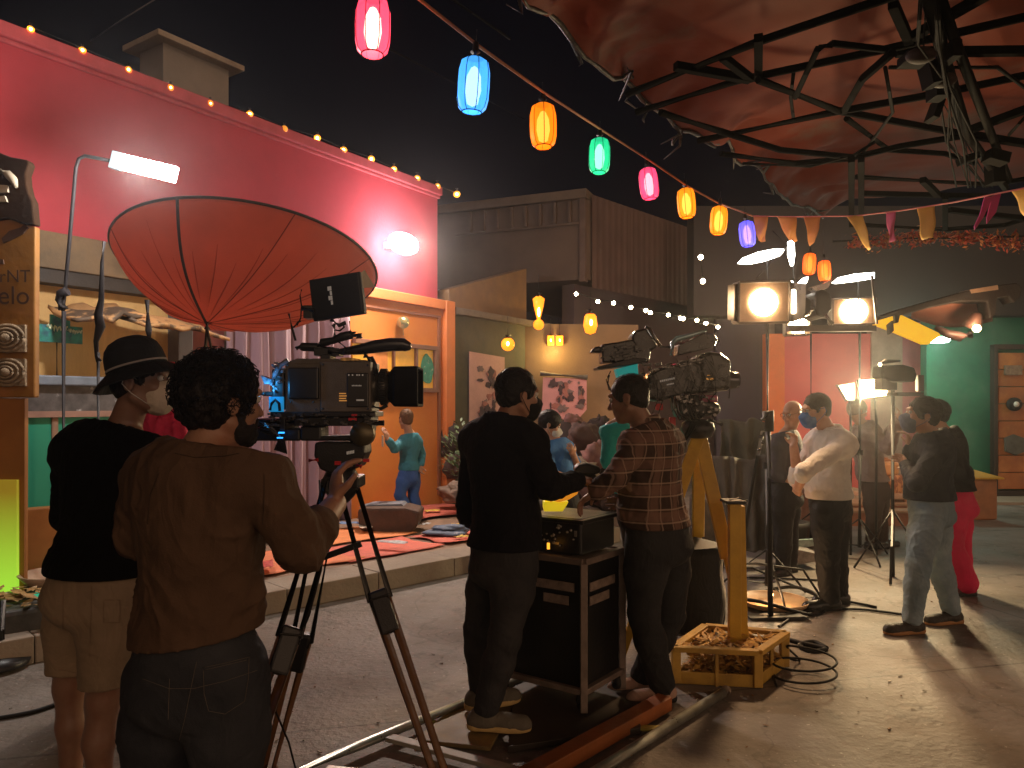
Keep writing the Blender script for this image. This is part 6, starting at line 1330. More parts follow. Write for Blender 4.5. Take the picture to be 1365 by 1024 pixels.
festoon(fb, [9.5+.2*i for i in range(12)], 2.4, (1, .80, .45), 60, 'bulb_cable', 'cable with small white bulbs across the dark back wall', 'small white bulbs', lambda i: '%s small white bulb from the left on the string across the back wall' % (ordw[i] if i < 11 else 'last'))
festoon([(934, 343), (937, 375)], [8.5, 8.5], 3.2, (1, .82, .45), 60, 'bulb_drop_cable', 'short cable with two white bulbs one above the other', 'two bulbs one above the other', lambda i: ('upper' if i == 0 else 'lower')+' of the two white bulbs hanging one above the other')

# ---------------- LED tube lamp on its bent pole
lt = thing('tube_lamp', 'glaring white tube lamp on a bent black pole against the pink wall', 'lamp', P(85, 415, 5.6)); YL = 5.6
a, b = P(163, 216, YL), P(234, 233, YL-.15)
m = MB(); m.bar(a, b, .05, .115, up=(0, 0, 1)); m.build('tube', glow('led_tube', (1, .97, .92), 26), lt, bev=.01)
m = MB(); m.bar(P(149, 213, YL), P(163, 216.5, YL), .06, .13); m.build('end_cap', mat('teal_grey_cap', (.10, .14, .16), .4), lt, bev=.006)
m = MB(); m.tube([P(84, 415, YL), P(86, 395, YL), P(91, 340, YL), P(98, 260, YL), P(101, 225, YL), P(105, 212, YL), P(113, 208, YL), P(130, 211, YL), P(150, 215, YL)], .014, 10); m.tube([P(84, 412, YL), P(80, 400, YL), P(81, 392, YL), P(90, 388, YL)], .035, 10)
m.tube([P(85, 415, YL), PG(84, YL, 0)], .016, 10); m.build('pole', mat('black_pole', (.012, .010, .012), .6, spec=.2), lt)
lpos = (a+b)/2
light('POINT', lpos+Vector((0, -.12, -.06)), 105, (1, .93, .86), .08, parent=lt)
# black second pole with clamp
m = MB(); m.tube([P(139, 322, 5.4), P(136, 350, 5.4), P(135, 400, 5.4), P(131, 420, 5.4), P(134, 435, 5.4), P(128, 455, 5.4), P(129, 475, 5.4), P(132, 482, 5.4)], [.012, .012, .02, .03, .034, .018, .014, .02], 10); m.tube([P(131, 470, 5.4), PG(131, 5.4)], .012, 8)
tag(m.build('light_stand', mat('black_pole', (.012, .010, .012), .6, spec=.2)), 'thin black stand with a bulging clamp behind the bucket hat', 'light stand', 'thin black stands at the left')
m = MB(); m.tube([P(196, 400, 6.2), P(198, 440, 6.2), P(199, 452, 6.2)], [.02, .026, .012], 10); m.tube([P(198, 450, 6.2), PG(198, 6.2)], .012, 8)
tag(m.build('light_stand', mat('black_pole', (.012, .010, .012), .6, spec=.2)), 'short black stand under the shop awning to the right of the bucket hat', 'light stand', 'thin black stands at the left')
# wall flood
fl = wallpt(517, .28); fl.z = 1.6+(540-325)/1000*fl.y
wf = thing('wall_floodlight', 'round white floodlight glaring on the pink wall above the shop front', 'floodlight', tuple(fl))
ax_ = Vector((.35, -1, -.08)).normalized()
m = MB(); m.ell(fl, (.11, .27, .14), RW, n=24, m=12); m.build('lens', glow('flood_lens', (1, .93, .96), 60), wf)
m = MB(); m.box(fl-N*.19, (.20, .16, .10), RW); m.build('housing', mat('pale_housing', (.4, .36, .36), .4), wf, bev=.01)
light('POINT', fl+N*.28+Vector((0, 0, -.02)), 62, (1, .84, .84), .12, parent=wf)
light('SPOT', fl+N*.30+Vector((0, 0, -.04)), 330, (1, .76, .56), .10, target=Vector((-1.4, 7.2, 0)), parent=wf, angle=115, blend=.8)

# ---------------- umbrella like reflector
YR = 5.0; k5 = YR/F
C0 = Vector((-1.748, 5.0, 2.528)); maj = Vector((cos(radians(11.6)), 0, -sin(radians(11.6)))); 
sv = .42; axn = Vector((.22, .0, .0))
u_ = Vector((sin(radians(11.6)), 0, cos(radians(11.6)))); tiltv = radians(16)
nrm_ = Vector((sin(.0096)*cos(.2858), sin(.2858), cos(.0096)*cos(.2858))); maj = nrm_.cross(Vector((0, 1, 0))).normalized(); mi_ = nrm_.cross(maj).normalized()
R_ = .836; Ap = P(276, 431, YR-.1)
rf = thing('umbrella_reflector', 'large open red orange fabric reflector, like an upturned umbrella, behind the camera operators', 'reflector', tuple(Ap))
def rim(t): return C0+maj*R_*cos(t)+mi_*R_*sin(t)
def cone(u, v):
    t = 2*pi*u; p = Ap.lerp(rim(t), v); q = 16; seg_ = (u*8) % 1
    bul = sin(pi*v)*(.115+.02*sin(pi*seg_)); out = (rim(t)-C0).normalized()
    return p+(out*.62-nrm_*.5)*bul*(1 if v < 1 else 0)+Vector((0, 0, .012*sin(pi*v)*n1(cos(t)*3, sin(t)*3, v*1.2, 1.5, 2)))
red = mat('red_silk', (.60, .20, .13), .8, var=.10, vscale=3, spec=.2, tl=.45, bump=.06, bscale=60)
n_ = red.node_tree.nodes; 
m = MB(); m.grid(cone, 128, 26); m.build('fabric', red, rf, solid=.002)
m = MB(); m.tube([rim(2*pi*i/72) for i in range(73)], .009, 8); m.build('rim', mat('olive_rim', (.06, .05, .035), .5), rf)
us = [i/720 for i in range(720)]
px_of = lambda q: CX+F*q.x/q.y
near = [u for u in us if cone(u, .98).y < C0.y]
ur = min(near, key=lambda u: abs(px_of(cone(u, .98))-236))
m = MB(); m.tube([cone(ur, v)+(-nrm_*.008) for v in [j/16 for j in range(17)]], .009, 6); m.build('rib', mat('dark_rib', (.035, .03, .025), .5), rf)
for i in range(1, 8):
    m = MB(); m.tube([cone(ur+i/8, v)-nrm_*.002 for v in [j/16 for j in range(17)]], .0035, 6); m.build('rib', mat('red_rib', (.22, .05, .03), .6), rf)
m = MB()                                                       # puckers of the cloth running to the hub
for i in range(30):
    t_ = (i+.5*random.random())/30; v0 = random.uniform(.05, .25); v1 = random.uniform(.55, .95)
    m.tube([cone(t_+.006*sin(v*4), v)-nrm_*.001 for v in [v0+(v1-v0)*j/10 for j in range(11)]], [.0012+.0022*sin(pi*j/10) for j in range(11)], 5)
m.build('seams', mat('red_seam', (.40, .08, .045), .7), rf)
m = MB(); m.tube([Ap+Vector((0, 0, .01)), Ap-Vector((0, 0, .04))], .02, 10); m.bar(Ap-Vector((0, 0, .04)), Ap+Vector((-.02, 0, -.26)), .022, .012); m.bar(Ap-Vector((0, 0, .04)), Ap+Vector((.05, 0, -.26)), .018, .012); m.tube([Ap+Vector((.01, .02, -.2)), Vector((Ap.x, Ap.y+.02, 0))], .014, 8)
m.build('stand', blackm, rf)

# ---------------- film lights at the right
def stand(px, y0, Y, label, base_r=.45, r=.022, feet=True, name='light_stand', grp='tall light stands'):
    top = P(px, y0, Y); g0 = PG(px, Y); root = thing(name, label, 'light stand', tuple(g0), grp)
    m = MB(); m.tube([g0+up*.12, g0+up*1.1], r, 12); m.tube([g0+up*1.1, top], r*.72, 12); m.lathe([(r*1.6, 0), (r*1.6, .05)], g0+up*1.08, (0, 0, 1), 10); m.build('pole', blackm, root)
    m = MB()
    for a in (.5, 2.6, 4.7):
        e = g0+Vector((cos(a)*base_r, sin(a)*base_r, .012)); m.tube([g0+up*.42, g0.lerp(e, .75)+up*.12, e], .010, 8); m.tube([g0+up*.14, g0.lerp(e, .72)+up*.13], .008, 6)
    m.build('feet', blackm, root); return root
stand(1023, 432, 6.15, 'tall black stand carrying the lamp with the open barn doors'); stand(1146, 420, 7.8, 'black stand between the twin lamp panels and the man in white'); stand(1081, 440, 8.2, 'thin stand in the middle in front of the coral wall', r=.016)
def fres(px, py, Y, rpx, aim, label, w=78, hh=56, wattage=150, col=(1, .80, .52), elong=1.0):
    c = P(px, py, Y); k = Y/F; root = thing('film_light', label, 'film light', tuple(c), 'lit film lights'); d = Vector(aim).normalized(); x, y, _ = frame_from(d)
    m = MB(); m.lathe([(.0005, .02), (rpx*k*.6, .016), (rpx*k, 0)], c, d, 28); lens = m.build('lens', warm_glow, root)
    if elong != 1: pass
    R3 = Matrix((x, y, d)).transposed(); W2, H2 = w*k/2, hh*k/2
    m = MB(); hs_ = mat('lamp_housing', (.14, .11, .09), .4, metal=.3, var=.4, vscale=12)
    for sx, sy, ww, h_ in ((0, 1, W2*2, .02), (0, -1, W2*2, .02), (1, 0, .02, H2*2), (-1, 0, .02, H2*2)):
        m.box(c+x*sx*W2+y*sy*H2-d*.12, (ww, h_, .3), R3)
    m.box(c-d*.2, (W2*1.9, H2*1.9, .14), R3)
    q = [c+x*a*W2*.98+y*b*H2*.98-d*.012 for a, b in ((-1, -1), (1, -1), (1, 1), (-1, 1))]; ins_ = ring(c-d*.012, d, rpx*k*1.04, 32)
    m.build('housing', hs_, root, bev=.006)
    m = MB(); m.prism(q, -d*.01); m.build('reflector', mat('reflector_tan', (.45, .30, .20), .35, metal=.3, bump=.2, bscale=30), root)
    return root, c, x, y, d, k, W2, H2
hs_ = mat('lamp_housing', (.14, .11, .09), .4, metal=.3, var=.4, vscale=12)
r_, c, x, y, d, k, W2, H2 = fres(1018, 403, 6.1, 18, (-.12, -1, -.10), 'lit square film light on the tallest stand, barn doors folded out at its sides', 66, 54)
for s_ in (-1, 1):
    m = MB(); a = c+x*s_*W2-y*H2*.95; b = c+x*s_*W2+y*H2*.95; o1 = x*s_*.10+d*.10
    m.prism([a, b, b+o1-y*.02, a+o1+y*.02], -d*.006); m.build('barn_door', mat('barn_door_metal', (.12, .09, .07), .3, metal=.5), r_)
m = MB(); m.tube([c-x*W2*1.35+y*H2*.8, c-x*W2*1.5+y*H2*.8, c-x*W2*1.45-y*H2, c-x*W2*1.2-y*H2], .006, 5); m.tube([c-x*W2*1.38+y*H2*.6, c-x*W2*1.35-y*H2*.6], .016, 8); m.build('door_wire', mat('lit_wire', (.5, .4, .3), .3, emit=(1, .8, .5), estr=.5), r_)
m = MB(); m.box(c-x*W2*1.12+d*.04, (.035, .03, H2*1.2), rotz(0)); m.build('side_lamp', glow('side_lamp_glow', (1, .85, .6), 5), r_, bev=.01)
light('SPOT', c+d*.1, 150, (1, .58, .28), .10, target=c+Vector((-.5, -2.6, -2.3)), parent=r_, angle=92, blend=1)
r_, c, x, y, d, k, W2, H2 = fres(1138, 415, 7.7, 17, (-.25, -1, -.12), 'oval lit film light right of the black lamp head', 52, 34)
light('SPOT', c+d*.1, 150, (1, .58, .28), .12, target=c+Vector((.3, -2.0, -2.3)), parent=r_, angle=92, blend=1)
r_, c, x, y, d, k, W2, H2 = fres(1064, 434, 8.0, 12, (-.25, -1, -.05), 'small lit film light low behind the black lamp head', 30, 24)
light('SPOT', c+Vector((0, .45, .1)), 420, (1, .60, .40), .10, target=c+Vector((1.0, 6, -1.2)), parent=r_, angle=110, blend=.9)  # spot added behind this lamp to brighten the coral wall
# black lamp head between
bh = thing('film_light', 'unlit black lamp head clamped between the lit ones, with silver reflectors', 'film light', P(1095, 405, 7.0), 'unlit film lights')
m = MB(); m.pprism([(1087, 390), (1095, 385), (1104, 387), (1110, 396), (1109, 412), (1100, 424), (1090, 420), (1086, 408)], 6.9, .35); m.pprism([(1060, 388), (1088, 402), (1088, 416), (1062, 428)], 7.0, .2); m.build('housing', black, bh, bev=.02)
m = MB(); m.pprism([(1080, 383), (1098, 378), (1110, 372), (1104, 384), (1088, 388)], 6.95, .1); m.tube([P(1078, 418, 6.9), P(1084, 412, 6.9)], .02, 8); m.tube([P(1100, 420, 6.85), P(1110, 432, 6.85)], .018, 8); m.build('bracket', mat('silver_bracket', (.4, .38, .36), .25, metal=.8), bh)
m = MB(); m.bar(P(1050, 438, 7.2), P(1166, 438, 7.5), .05, .06); m.bar(P(1162, 367, 7.4), P(1169, 432, 7.4), .02, .02)
tag(m.build('lighting_bar', mat('dull_bar', (.07, .06, .055), .4, metal=.4)), 'horizontal bar linking the film lights above the coral wall', 'bar')
# reflector blades; their own glow stands in for lamplight falling on them
bm = glow('blade_glow', (1, .95, .86), 9)
for k_, (pts, Y, lab) in enumerate([([(984, 351), (990, 344), (1010, 336), (1030, 332), (1047, 332), (1040, 341), (1020, 348), (1000, 352)], 6.9, 'long white lit blade left of the upright one, above the lamp with barn doors'),
    ([(1051, 322), (1055, 320), (1059, 324), (1060, 340), (1058, 354), (1055, 354), (1051, 340)], 6.9, 'short upright white lit blade under the second orange pennant'),
    ([(1110, 377), (1118, 370), (1140, 365), (1166, 363), (1166, 371), (1140, 375), (1115, 378)], 7.5, 'long white lit blade at the right, over the oval film light'),
    ([(1060, 386), (1064, 377), (1072, 370), (1078, 369), (1076, 376), (1068, 384), (1061, 388)], 7.2, 'small slanted white lit blade left of the black lamp head'),
    ([(1047, 378), (1053, 374), (1059, 375), (1059, 380)], 7.2, 'tiny white lit blade at the corner of the barn door lamp')]):
    root = thing('reflector_blade', lab, 'lamp blade', P(*pts[0], Y), 'white lit lamp blades'); m = MB(); m.pprism(pts, Y, .03); m.build('blade', bm, root, bev=.004)
    q = [(a, b) for a, b in pts]; m = MB(); ee = P(*q[0], Y+.05); f_ = P(*q[len(q)//2], Y+.05); m.tube([ee, f_], .008, 6); m.tube([ee.lerp(f_, .6), ee.lerp(f_, .6)+Vector((.1, .2, -.5))], .006, 6); m.build('arm', blackm, root)
m = MB(); m.tube([P(1008, 371, 6.7), P(1050, 328, 6.9), P(1030, 308, 7.1)], .006, 5); tag(m.build('lamp_cable', cable_m), 'thin cable rising from the barn door lamp to the purple lantern', 'cable')
# twin soft panels
for pts, lab in (([(1119, 514), (1139, 511), (1139, 533), (1130, 533)], 'left half of the twin lit lamp panels, beyond the stand'), ([(1147, 507), (1179, 505), (1184, 527), (1150, 531)], 'right and larger of the twin lit lamp panels')):
    root = thing('soft_lamp', lab, 'lamp panel', P(*pts[0], 8.0), 'twin lit lamp panels'); m = MB(); m.pprism(pts, 7.95, .02); m.build('diffuser', glow('panel_diffuser', (1, .80, .42), 9), root)
    m = MB(); m.pprism([(a+(1 if a > pts[0][0]+5 else -1), b+(2 if b > 520 else -1)) for a, b in pts], 7.975, .08); m.build('housing', hs_, root)
    m = MB(); cx_ = (pts[0][0]+pts[1][0])/2+3; m.tube([P(cx_, 530, 8.0), P(cx_+2, 560, 8.0), PG(cx_+2, 8.0)], .014, 8); m.build('stem', blackm, root)
light('AREA', P(1155, 520, 7.8), 85, (1, .74, .40), .25, target=(0.5, 2.5, .5), name='panel_light')
S.objects['panel_light'].parent = root; S.objects['panel_light'].matrix_parent_inverse = Matrix.Translation(root.location).inverted()
# folded black stand in front
ns = thing('folded_stand', 'black folded lamp stand leaning beside the tall pole, in front of the raised white arm', 'light stand', PG(1015, 5.2))
m = MB(); m.tube([P(1016, 560, 5.5), P(1021, 552, 5.5), P(1026, 548, 5.5), P(1025, 575, 5.5)], [.02, .035, .03, .035], 10); m.tube([P(1017, 575, 5.5), P(1004, 640, 5.45), P(994, 705, 5.4), P(988, 760, 5.35), Vector((P(984, 0, 5.3).x, 5.3, .01))], .014, 8); m.tube([P(1024, 575, 5.5), P(1026, 700, 5.55), Vector((P(1027, 0, 5.6).x, 5.6, .01))], .020, 10); m.build('legs', blackm, ns)
m = MB(); 
for q in ((1014, 582), (1017, 590), (1012, 600)): m.ell(P(*q, 5.42), .014, n=8, m=6)
m.build('bolts', shiny, ns)
# glowing little lamp in a dish on the ground
dl_ = thing('ground_lamp', 'small burning lamp in a round dish at the foot of the tall stand', 'lamp', PG(1030, 5.95)); c = PG(1030, 5.95)
m = MB(); m.lathe([(.0005, .03), (.22, .035), (.27, .06), (.275, .065), (.26, .03), (.2, .01)], c, (0, 0, 1), 28); m.build('dish', mat('tan_dish', (.40, .24, .12), .5), dl_)
m = MB(); m.lathe([(.012, .045), (.022, .075), (.014, .13), (.0005, .18)], P(1027, 806, 5.85)*1+Vector((0, 0, .0)), (0, 0, 1), 10); m.build('flame', glow('flame', (1, .6, .22), 24), dl_)
light('POINT', P(1027, 785, 5.8), 5, (1, .6, .3), .03, parent=dl_)
m = MB(); m.tube([c+Vector((.34*cos(a)+.05, .3*sin(a), .05+.05*sin(2*a))) for a in [2*pi*i/30 for i in range(31)]], .014, 8); m.tube([c+Vector((-.5, .2, .3)), c+Vector((-.1, .1, .32)), c+Vector((.3, .15, .26)), c+Vector((.42, .0, .02))], .010, 8); m.tube([c+Vector((-.6, .5, .2)), c+Vector((.0, .5, .2)), c+Vector((.45, .3, .02)), c+Vector((.8, -.05, .01))], .010, 8); m.build('cable', cable_m, dl_)

# ---------------- canopy: tarpaulin and steel trusses
ZT = 4.0
e0, e1 = PZ(676, -20, ZT), PZ(1080, 280, ZT+.0)
ed = (e1-e0); er_ = Vector((1, -.35, 0)).normalized()
def tarp(u, v):
    s_ = -.9+1.98*u; base = e0+ed*s_; w = 10*v**1.35
    z = .42*v*(1-.3*v)
    p = base+er_*w; n = n1(p.x, p.y, 0, .7, 3)*.07+n1(p.x, p.y, 0, 2.7, 4)*.02*(1+4*math.exp(-w/.8))+n1(p.x, p.y, 0, 8, 5)*.04*math.exp(-w/.7)
    edge = .04*n1(s_*5, 0, 0, 3, 7)*math.exp(-w/.2)
    drop_ = -.12*math.exp(-w/.12)
    return Vector((p.x+edge, p.y, ZT+.1+z+n+drop_))
tm = mat('red_tarpaulin', (.16, .026, .009), .7, spec=.15, var=.2, vscale=.8, second=(.12, .08, .06), smix=(.58, .68), sscale=.45, bump=.25, bscale=5, rvar=.15)  # greyer second colour stands in for reflections on the plastic
m = MB(); m.grid(tarp, 200, 110); tag(m.build('tarpaulin', tm, solid=.01), 'crumpled red brown tarpaulin stretched overhead on the right', 'tarpaulin')
m = MB(); pts = []
for i in range(90): u = i/89; p = tarp(u, .004); pts.append(p+Vector((.02*n1(i, 1, 0, .7), 0, -.02+.03*n1(i, 0, 2, .6))))
m.tube(pts, [.012+.012*abs(n1(i, 3, 0, .8)) for i in range(90)], 7)
for k in range(34):
    i = random.randrange(8, 88); p = pts[i]; m.tube([p, p+Vector((random.uniform(-.08, .12), random.uniform(-.2, .2), random.uniform(-.10, .04))), p+Vector((random.uniform(-.12, .12), random.uniform(-.3, .3), random.uniform(-.14, .0)))], [.02, .012, .004], 5)
tag(m.build('rolled_plastic', mat('crumpled_plastic', (.05, .042, .036), .5, spec=.4, metal=.0, var=.6, vscale=14, bump=.8, bscale=22)), 'crumpled dark plastic roll along the free edge of the tarpaulin', 'plastic roll')
trm = mat('truss_steel', (.003, .002, .0016), .9, var=.4, spec=.03)
def truss(label, segs, w=.045, z=3.75):
    m = MB(); root = thing('roof_truss', label, 'roof truss', PZ(segs[0][0][0], segs[0][0][1], z), 'steel trusses under the tarpaulin')
    for s_ in segs:
        pts = s_[0:-1] if isinstance(s_[-1], (int, float)) else s_; ww = s_[-1] if isinstance(s_[-1], (int, float)) else w
        pp = [PZ(a, b, z-.0) for a, b in pts]
        if len(pp) == 2: m.bar(pp[0], pp[1], ww, ww)
        else: m.tube(pp, ww*.5, 6)
    m.build('members', trm, root, bev=.004); return root
truss('nearest roof truss crossing from the tarp edge to the top of the picture', [[(835, 126), (1010, 56), (1205, -10)], [(848, 150), (985, 107), (1180, 66), (1370, 22)], [(1011, 50), (1011, 104)], [(900, 88), (1000, 106)], [(963, 76), (1002, 106), .045], [(1190, 5), (1212, 55)], [(1215, 50), (1320, -10)], [(1195, 70), (1370, 68)]], .050, 3.7)
truss('second roof truss with two arched braces behind the nearest one', [[(930, 188), (1110, 150), (1250, 125), (1370, 100)], [(1010, 106), (1118, 148), (1280, 178)], [(1125, 148), (1150, 105), (1190, 70), .055], [(1280, 178), (1370, 145)], [(1280, 178), (1370, 192)], [(1128, 158), (1185, 200), (1260, 205), (1300, 218), .045]], .052, 3.65)
truss('third roof truss further back, sagging in the middle', [[(960, 205), (1060, 218), (1130, 212), (1200, 195), (1280, 182), .05], [(880, 150), (960, 175), (1040, 200), (1140, 210), .05], [(1140, 236), (1320, 246), (1370, 238)], [(1146, 258), (1320, 262)], [(1060, 130), (1090, 65), (1110, 58), (1180, 66), .04]], .046, 3.6)
truss('last roof truss above the garland with small upright posts', [[(1150, 300), (1260, 306), (1340, 300), (1372, 290)], [(1148, 212), (1148, 300)], [(1260, 262), (1260, 304)], [(1135, 212), (1135, 300)], [(1265, 280), (1372, 292)], [(1230, 240), (1250, 260), .05]], .05, 3.5)
m = MB(); pr = lambda pts, z, r: m.tube([PZ(a, b, z) for a, b in pts], r, 6)
pr([(1236, -10), (1262, 90), (1290, 180), (1340, 250)], 3.55, .035); pr([(1250, -10), (1275, 60), (1310, 150), (1345, 240)], 3.6, .03)
for k in range(9):
    x0 = 1226+k*3; z = 3.5+random.uniform(-.1, .1); pr([(x0, -10), (x0+random.uniform(-6, 20), 60), (x0+20+random.uniform(-10, 26), 120), (x0+35+random.uniform(-12, 30), 190), (x0+60+random.uniform(-20, 26), 250)], z, random.uniform(.004, .010))
for (a, b, w_, h_) in ((1218, 80, 30, 12), (1240, 100, 14, 30), (1250, 118, 18, 28), (1246, 148, 8, 26), (1290, 212, 20, 9), (1328, 210, 26, 14), (1326, 232, 16, 26), (1268, 70, 12, 22)):
    c = PZ(a, b, 3.5); m.box(c, (w_*c.y/F, .12, h_*c.y/F), Matrix.Rotation(random.uniform(-.4, .4), 3, 'Y'))
tag(m.build('cable_cluster', mat('oily_cable', (.005, .003, .002), .8, var=.6, vscale=20, spec=.08)), 'tangle of cables and fittings hanging along the ridge pipe of the canopy', 'cable cluster')
for q, lab in (((1221, 80), 'larger pale round fitting at the top of the cable tangle'), ((1250, 112), 'smaller pale fitting lower in the cable tangle')):
    m = MB(); c = PZ(*q, 3.48); m.ell(c+Vector((0, -.05, 0)), (.08, .06, .04)); tag(m.build('canopy_fitting', mat('dull_fitting', (.04, .025, .02), .7, spec=.2, var=.4, vscale=20)), lab, 'fitting')
m = MB()
m = MB()
for pts, z in (([(1058, 95), (1054, 130), (1058, 160)], 3.7), ([(1185, 90), (1330, 90), (1370, 120)], 3.6), ([(1180, 90), (1190, 150), (1150, 205)], 3.62), ([(990, 218), (1080, 222), (1140, 206), (1165, 190)], 3.58), ([(1345, 180), (1372, 150)], 3.6)): pr(pts, z, .012)
tag(m.build('loose_wire', wire_m), 'loose thin wires looping between the roof trusses', 'wire')
m = MB(); m.tube([PZ(575, -20, 4.3), PZ(680, 52, 4.2)], .01, 5); m.tube([P(520, 66, 6), P(700, 160, 12)], .01, 5)
tag(m.build('overhead_wire', wire_m), 'thin overhead wires against the night sky near the lantern string', 'wire')
m = MB(); m.tube([P(120, 55, 14), P(165, 25, 14), P(212, -4, 14)], .012, 5); tag(m.build('sky_wire', mat('faint_wire', (.08, .07, .07), .6)), 'faint wire in the sky above the pink building', 'wire')
# support posts of the canopy so that it stands
for px, Y, lab in ((1500, 7.5, 'near'), (1420, 12.3, 'far')):
    g0 = PG(px, Y); m = MB(); m.tube([g0, g0+up*3.95], .06, 12); o = m.build('canopy_post', trm); tag(o, '%s steel post holding up the right side of the canopy' % lab, 'post', 'canopy posts')
# ---------------- curved dark branch, yellow flags, bulb and green lamp at right
YK = 9.0
br_ = thing('awning_arm', 'long dark curved awning arm at the right with tattered end, above the yellow panel', 'awning arm', P(1170, 430, YK))
m = MB(); m.pprism([(1166, 432), (1172, 422), (1200, 412), (1250, 398), (1295, 386), (1330, 380), (1356, 377), (1364, 384), (1360, 396), (1352, 404), (1345, 395), (1330, 398), (1328, 420), (1320, 425), (1316, 402), (1280, 402), (1240, 410), (1200, 422), (1185, 430)], YK, .22); m.build('arm', mat('charred_wood', (.028, .020, .018), .7, var=.5, vscale=7, bump=.5), br_, bev=.015)
m = MB(); m.pprism([(1294, 386), (1330, 380), (1331, 386), (1296, 391)], YK-.02, .24); m.build('pale_wrap', mat('pale_wrap', (.45, .28, .18), .6), br_)
m = MB(); m.grid(lambda u, v: P(1215+108*u, (412-20*u)*(1-v)+v*(424+10*sin(pi*u)+4*u), YK+.15+.5*v), 16, 5); m.build('soffit_cloth', mat('rose_brown_cloth', (.25, .10, .07), .7, var=.2), br_, solid=.01)
yf = thing('yellow_flag', 'bright yellow lit panel clipped under the dark curved arm', 'lamp flag', P(1210, 440, 8.6))
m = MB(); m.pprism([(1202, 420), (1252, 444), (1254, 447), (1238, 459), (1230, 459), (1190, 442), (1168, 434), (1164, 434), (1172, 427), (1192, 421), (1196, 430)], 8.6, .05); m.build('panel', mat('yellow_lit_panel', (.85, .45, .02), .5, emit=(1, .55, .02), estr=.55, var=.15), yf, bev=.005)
m = MB(); m.pprism([(1184, 433), (1191, 427), (1192, 441), (1186, 446)], 8.55, .06); m.pprism([(1193, 420), (1200, 420), (1198, 430), (1194, 431)], 8.55, .06); m.build('clips', black, yf, bev=.005)
gl = thing('wall_lamp', 'greenish white lit lamp under the yellow panel on the green wall', 'lamp', P(1251, 452, 12.6))
m = MB(); m.lathe([(.0005, -.05), (.14, -.045), (.17, -.0), (.12, .04), (.0005, .04)], P(1252, 453, 12.6), (0, 0, 1), 20); m.build('diffuser', glow('green_lamp', (.75, 1, .88), 14), gl)
m = MB(); m.lathe([(.13, .04), (.10, .09), (.0005, .09)], P(1252, 453, 12.6), (0, 0, 1), 20); m.box(P(1252, 448, 12.9), (.08, .6, .06)); m.build('cap', mat('green_cap', (.03, .2, .12), .5), gl)
light('POINT', P(1252, 458, 12.4), 45, (.6, 1, .8), .1, parent=gl)
wb = thing('shaded_lamp', 'brown shaded lamp with a glowing bulb on a curved arm at the right', 'lamp', P(1298, 432, 9))
m = MB(); m.lathe([(.03, .13), (.06, .10), (.085, .03), (.11, -.05), (.10, -.055)], P(1298, 430, 9), (.1, -.5, 1), 20); m.build('shade', mat('brown_shade', (.09, .04, .03), .5), wb)
m = MB(); m.tube([P(1294, 446, 9.05), P(1280, 449, 9.05), P(1262, 445, 9.05), P(1248, 436, 9.05)], [.05, .06, .05, .03], 10); m.build('arm', mat('brown_arm', (.10, .05, .045), .5), wb)
m = MB(); m.ell(P(1302, 438, 8.88), .045); m.build('bulb', glow('amber_lamp_bulb', (1, .72, .38), 26), wb)
light('POINT', P(1302, 440, 8.75), 14, (1, .65, .35), .05, parent=wb)

# ---------------- stage clutter, left junk, right props
def lump(mb, c, r, seed, n=26, mrow=14, am=.25, fr=2.2):
    c = Vector(c); r = r if hasattr(r, '__len__') else (r,)*3; vs = []
    for i in range(mrow+1):
        t = pi*i/mrow
        for k in range(n):
            a = 2*pi*k/n; d = Vector((sin(t)*cos(a), sin(t)*sin(a), cos(t))); q = 1+am*n1(d.x*fr, d.y*fr, d.z*fr, 1, seed)+am*.4*n1(d.x*6, d.y*6, d.z*6, 1, seed+3)
            vs.append(c+Vector((d.x*r[0], d.y*r[1], d.z*r[2]))*q)
    mb.add(vs, [(i*n+k, (i+1)*n+k, (i+1)*n+(k+1) % n, i*n+(k+1) % n) for i in range(mrow) for k in range(n)], True)
lg = MB(); lg.pprism([(476, 680), (486, 677), (540, 677), (560, 682), (556, 700), (548, 712), (500, 715), (478, 706)], 8.35, .45); tag(lg.build('log', mat('dark_log', (.07, .035, .02), .7, var=.5, vscale=6, bump=.6), bev=.03), 'hewn dark log lying on the stage left of the actor', 'log')
m = MB(); m.pprism([(478, 677), (540, 676), (535, 672), (492, 673)], 8.5, .3); tag(m.build('grey_plank', mat('grey_blue_plank', (.16, .17, .2), .6)), 'thin grey blue plank resting on the dark log', 'plank')
m = MB(); c = sp_(2.55, .95, .20); lump(m, c+Vector((0, 0, .02)), (.24, .18, .045), 8, am=.3); lump(m, c+Vector((.04, .02, .06)), (.19, .13, .04), 9, am=.35)
tag(m.build('folded_jacket', mat('blue_grey_cloth', (.10, .14, .22), .7, var=.5, vscale=9, second=(.35, .34, .36), smix=(.58, .64), sscale=9)), 'crumpled blue grey jacket thrown down on the red mat by the kerb', 'jacket')
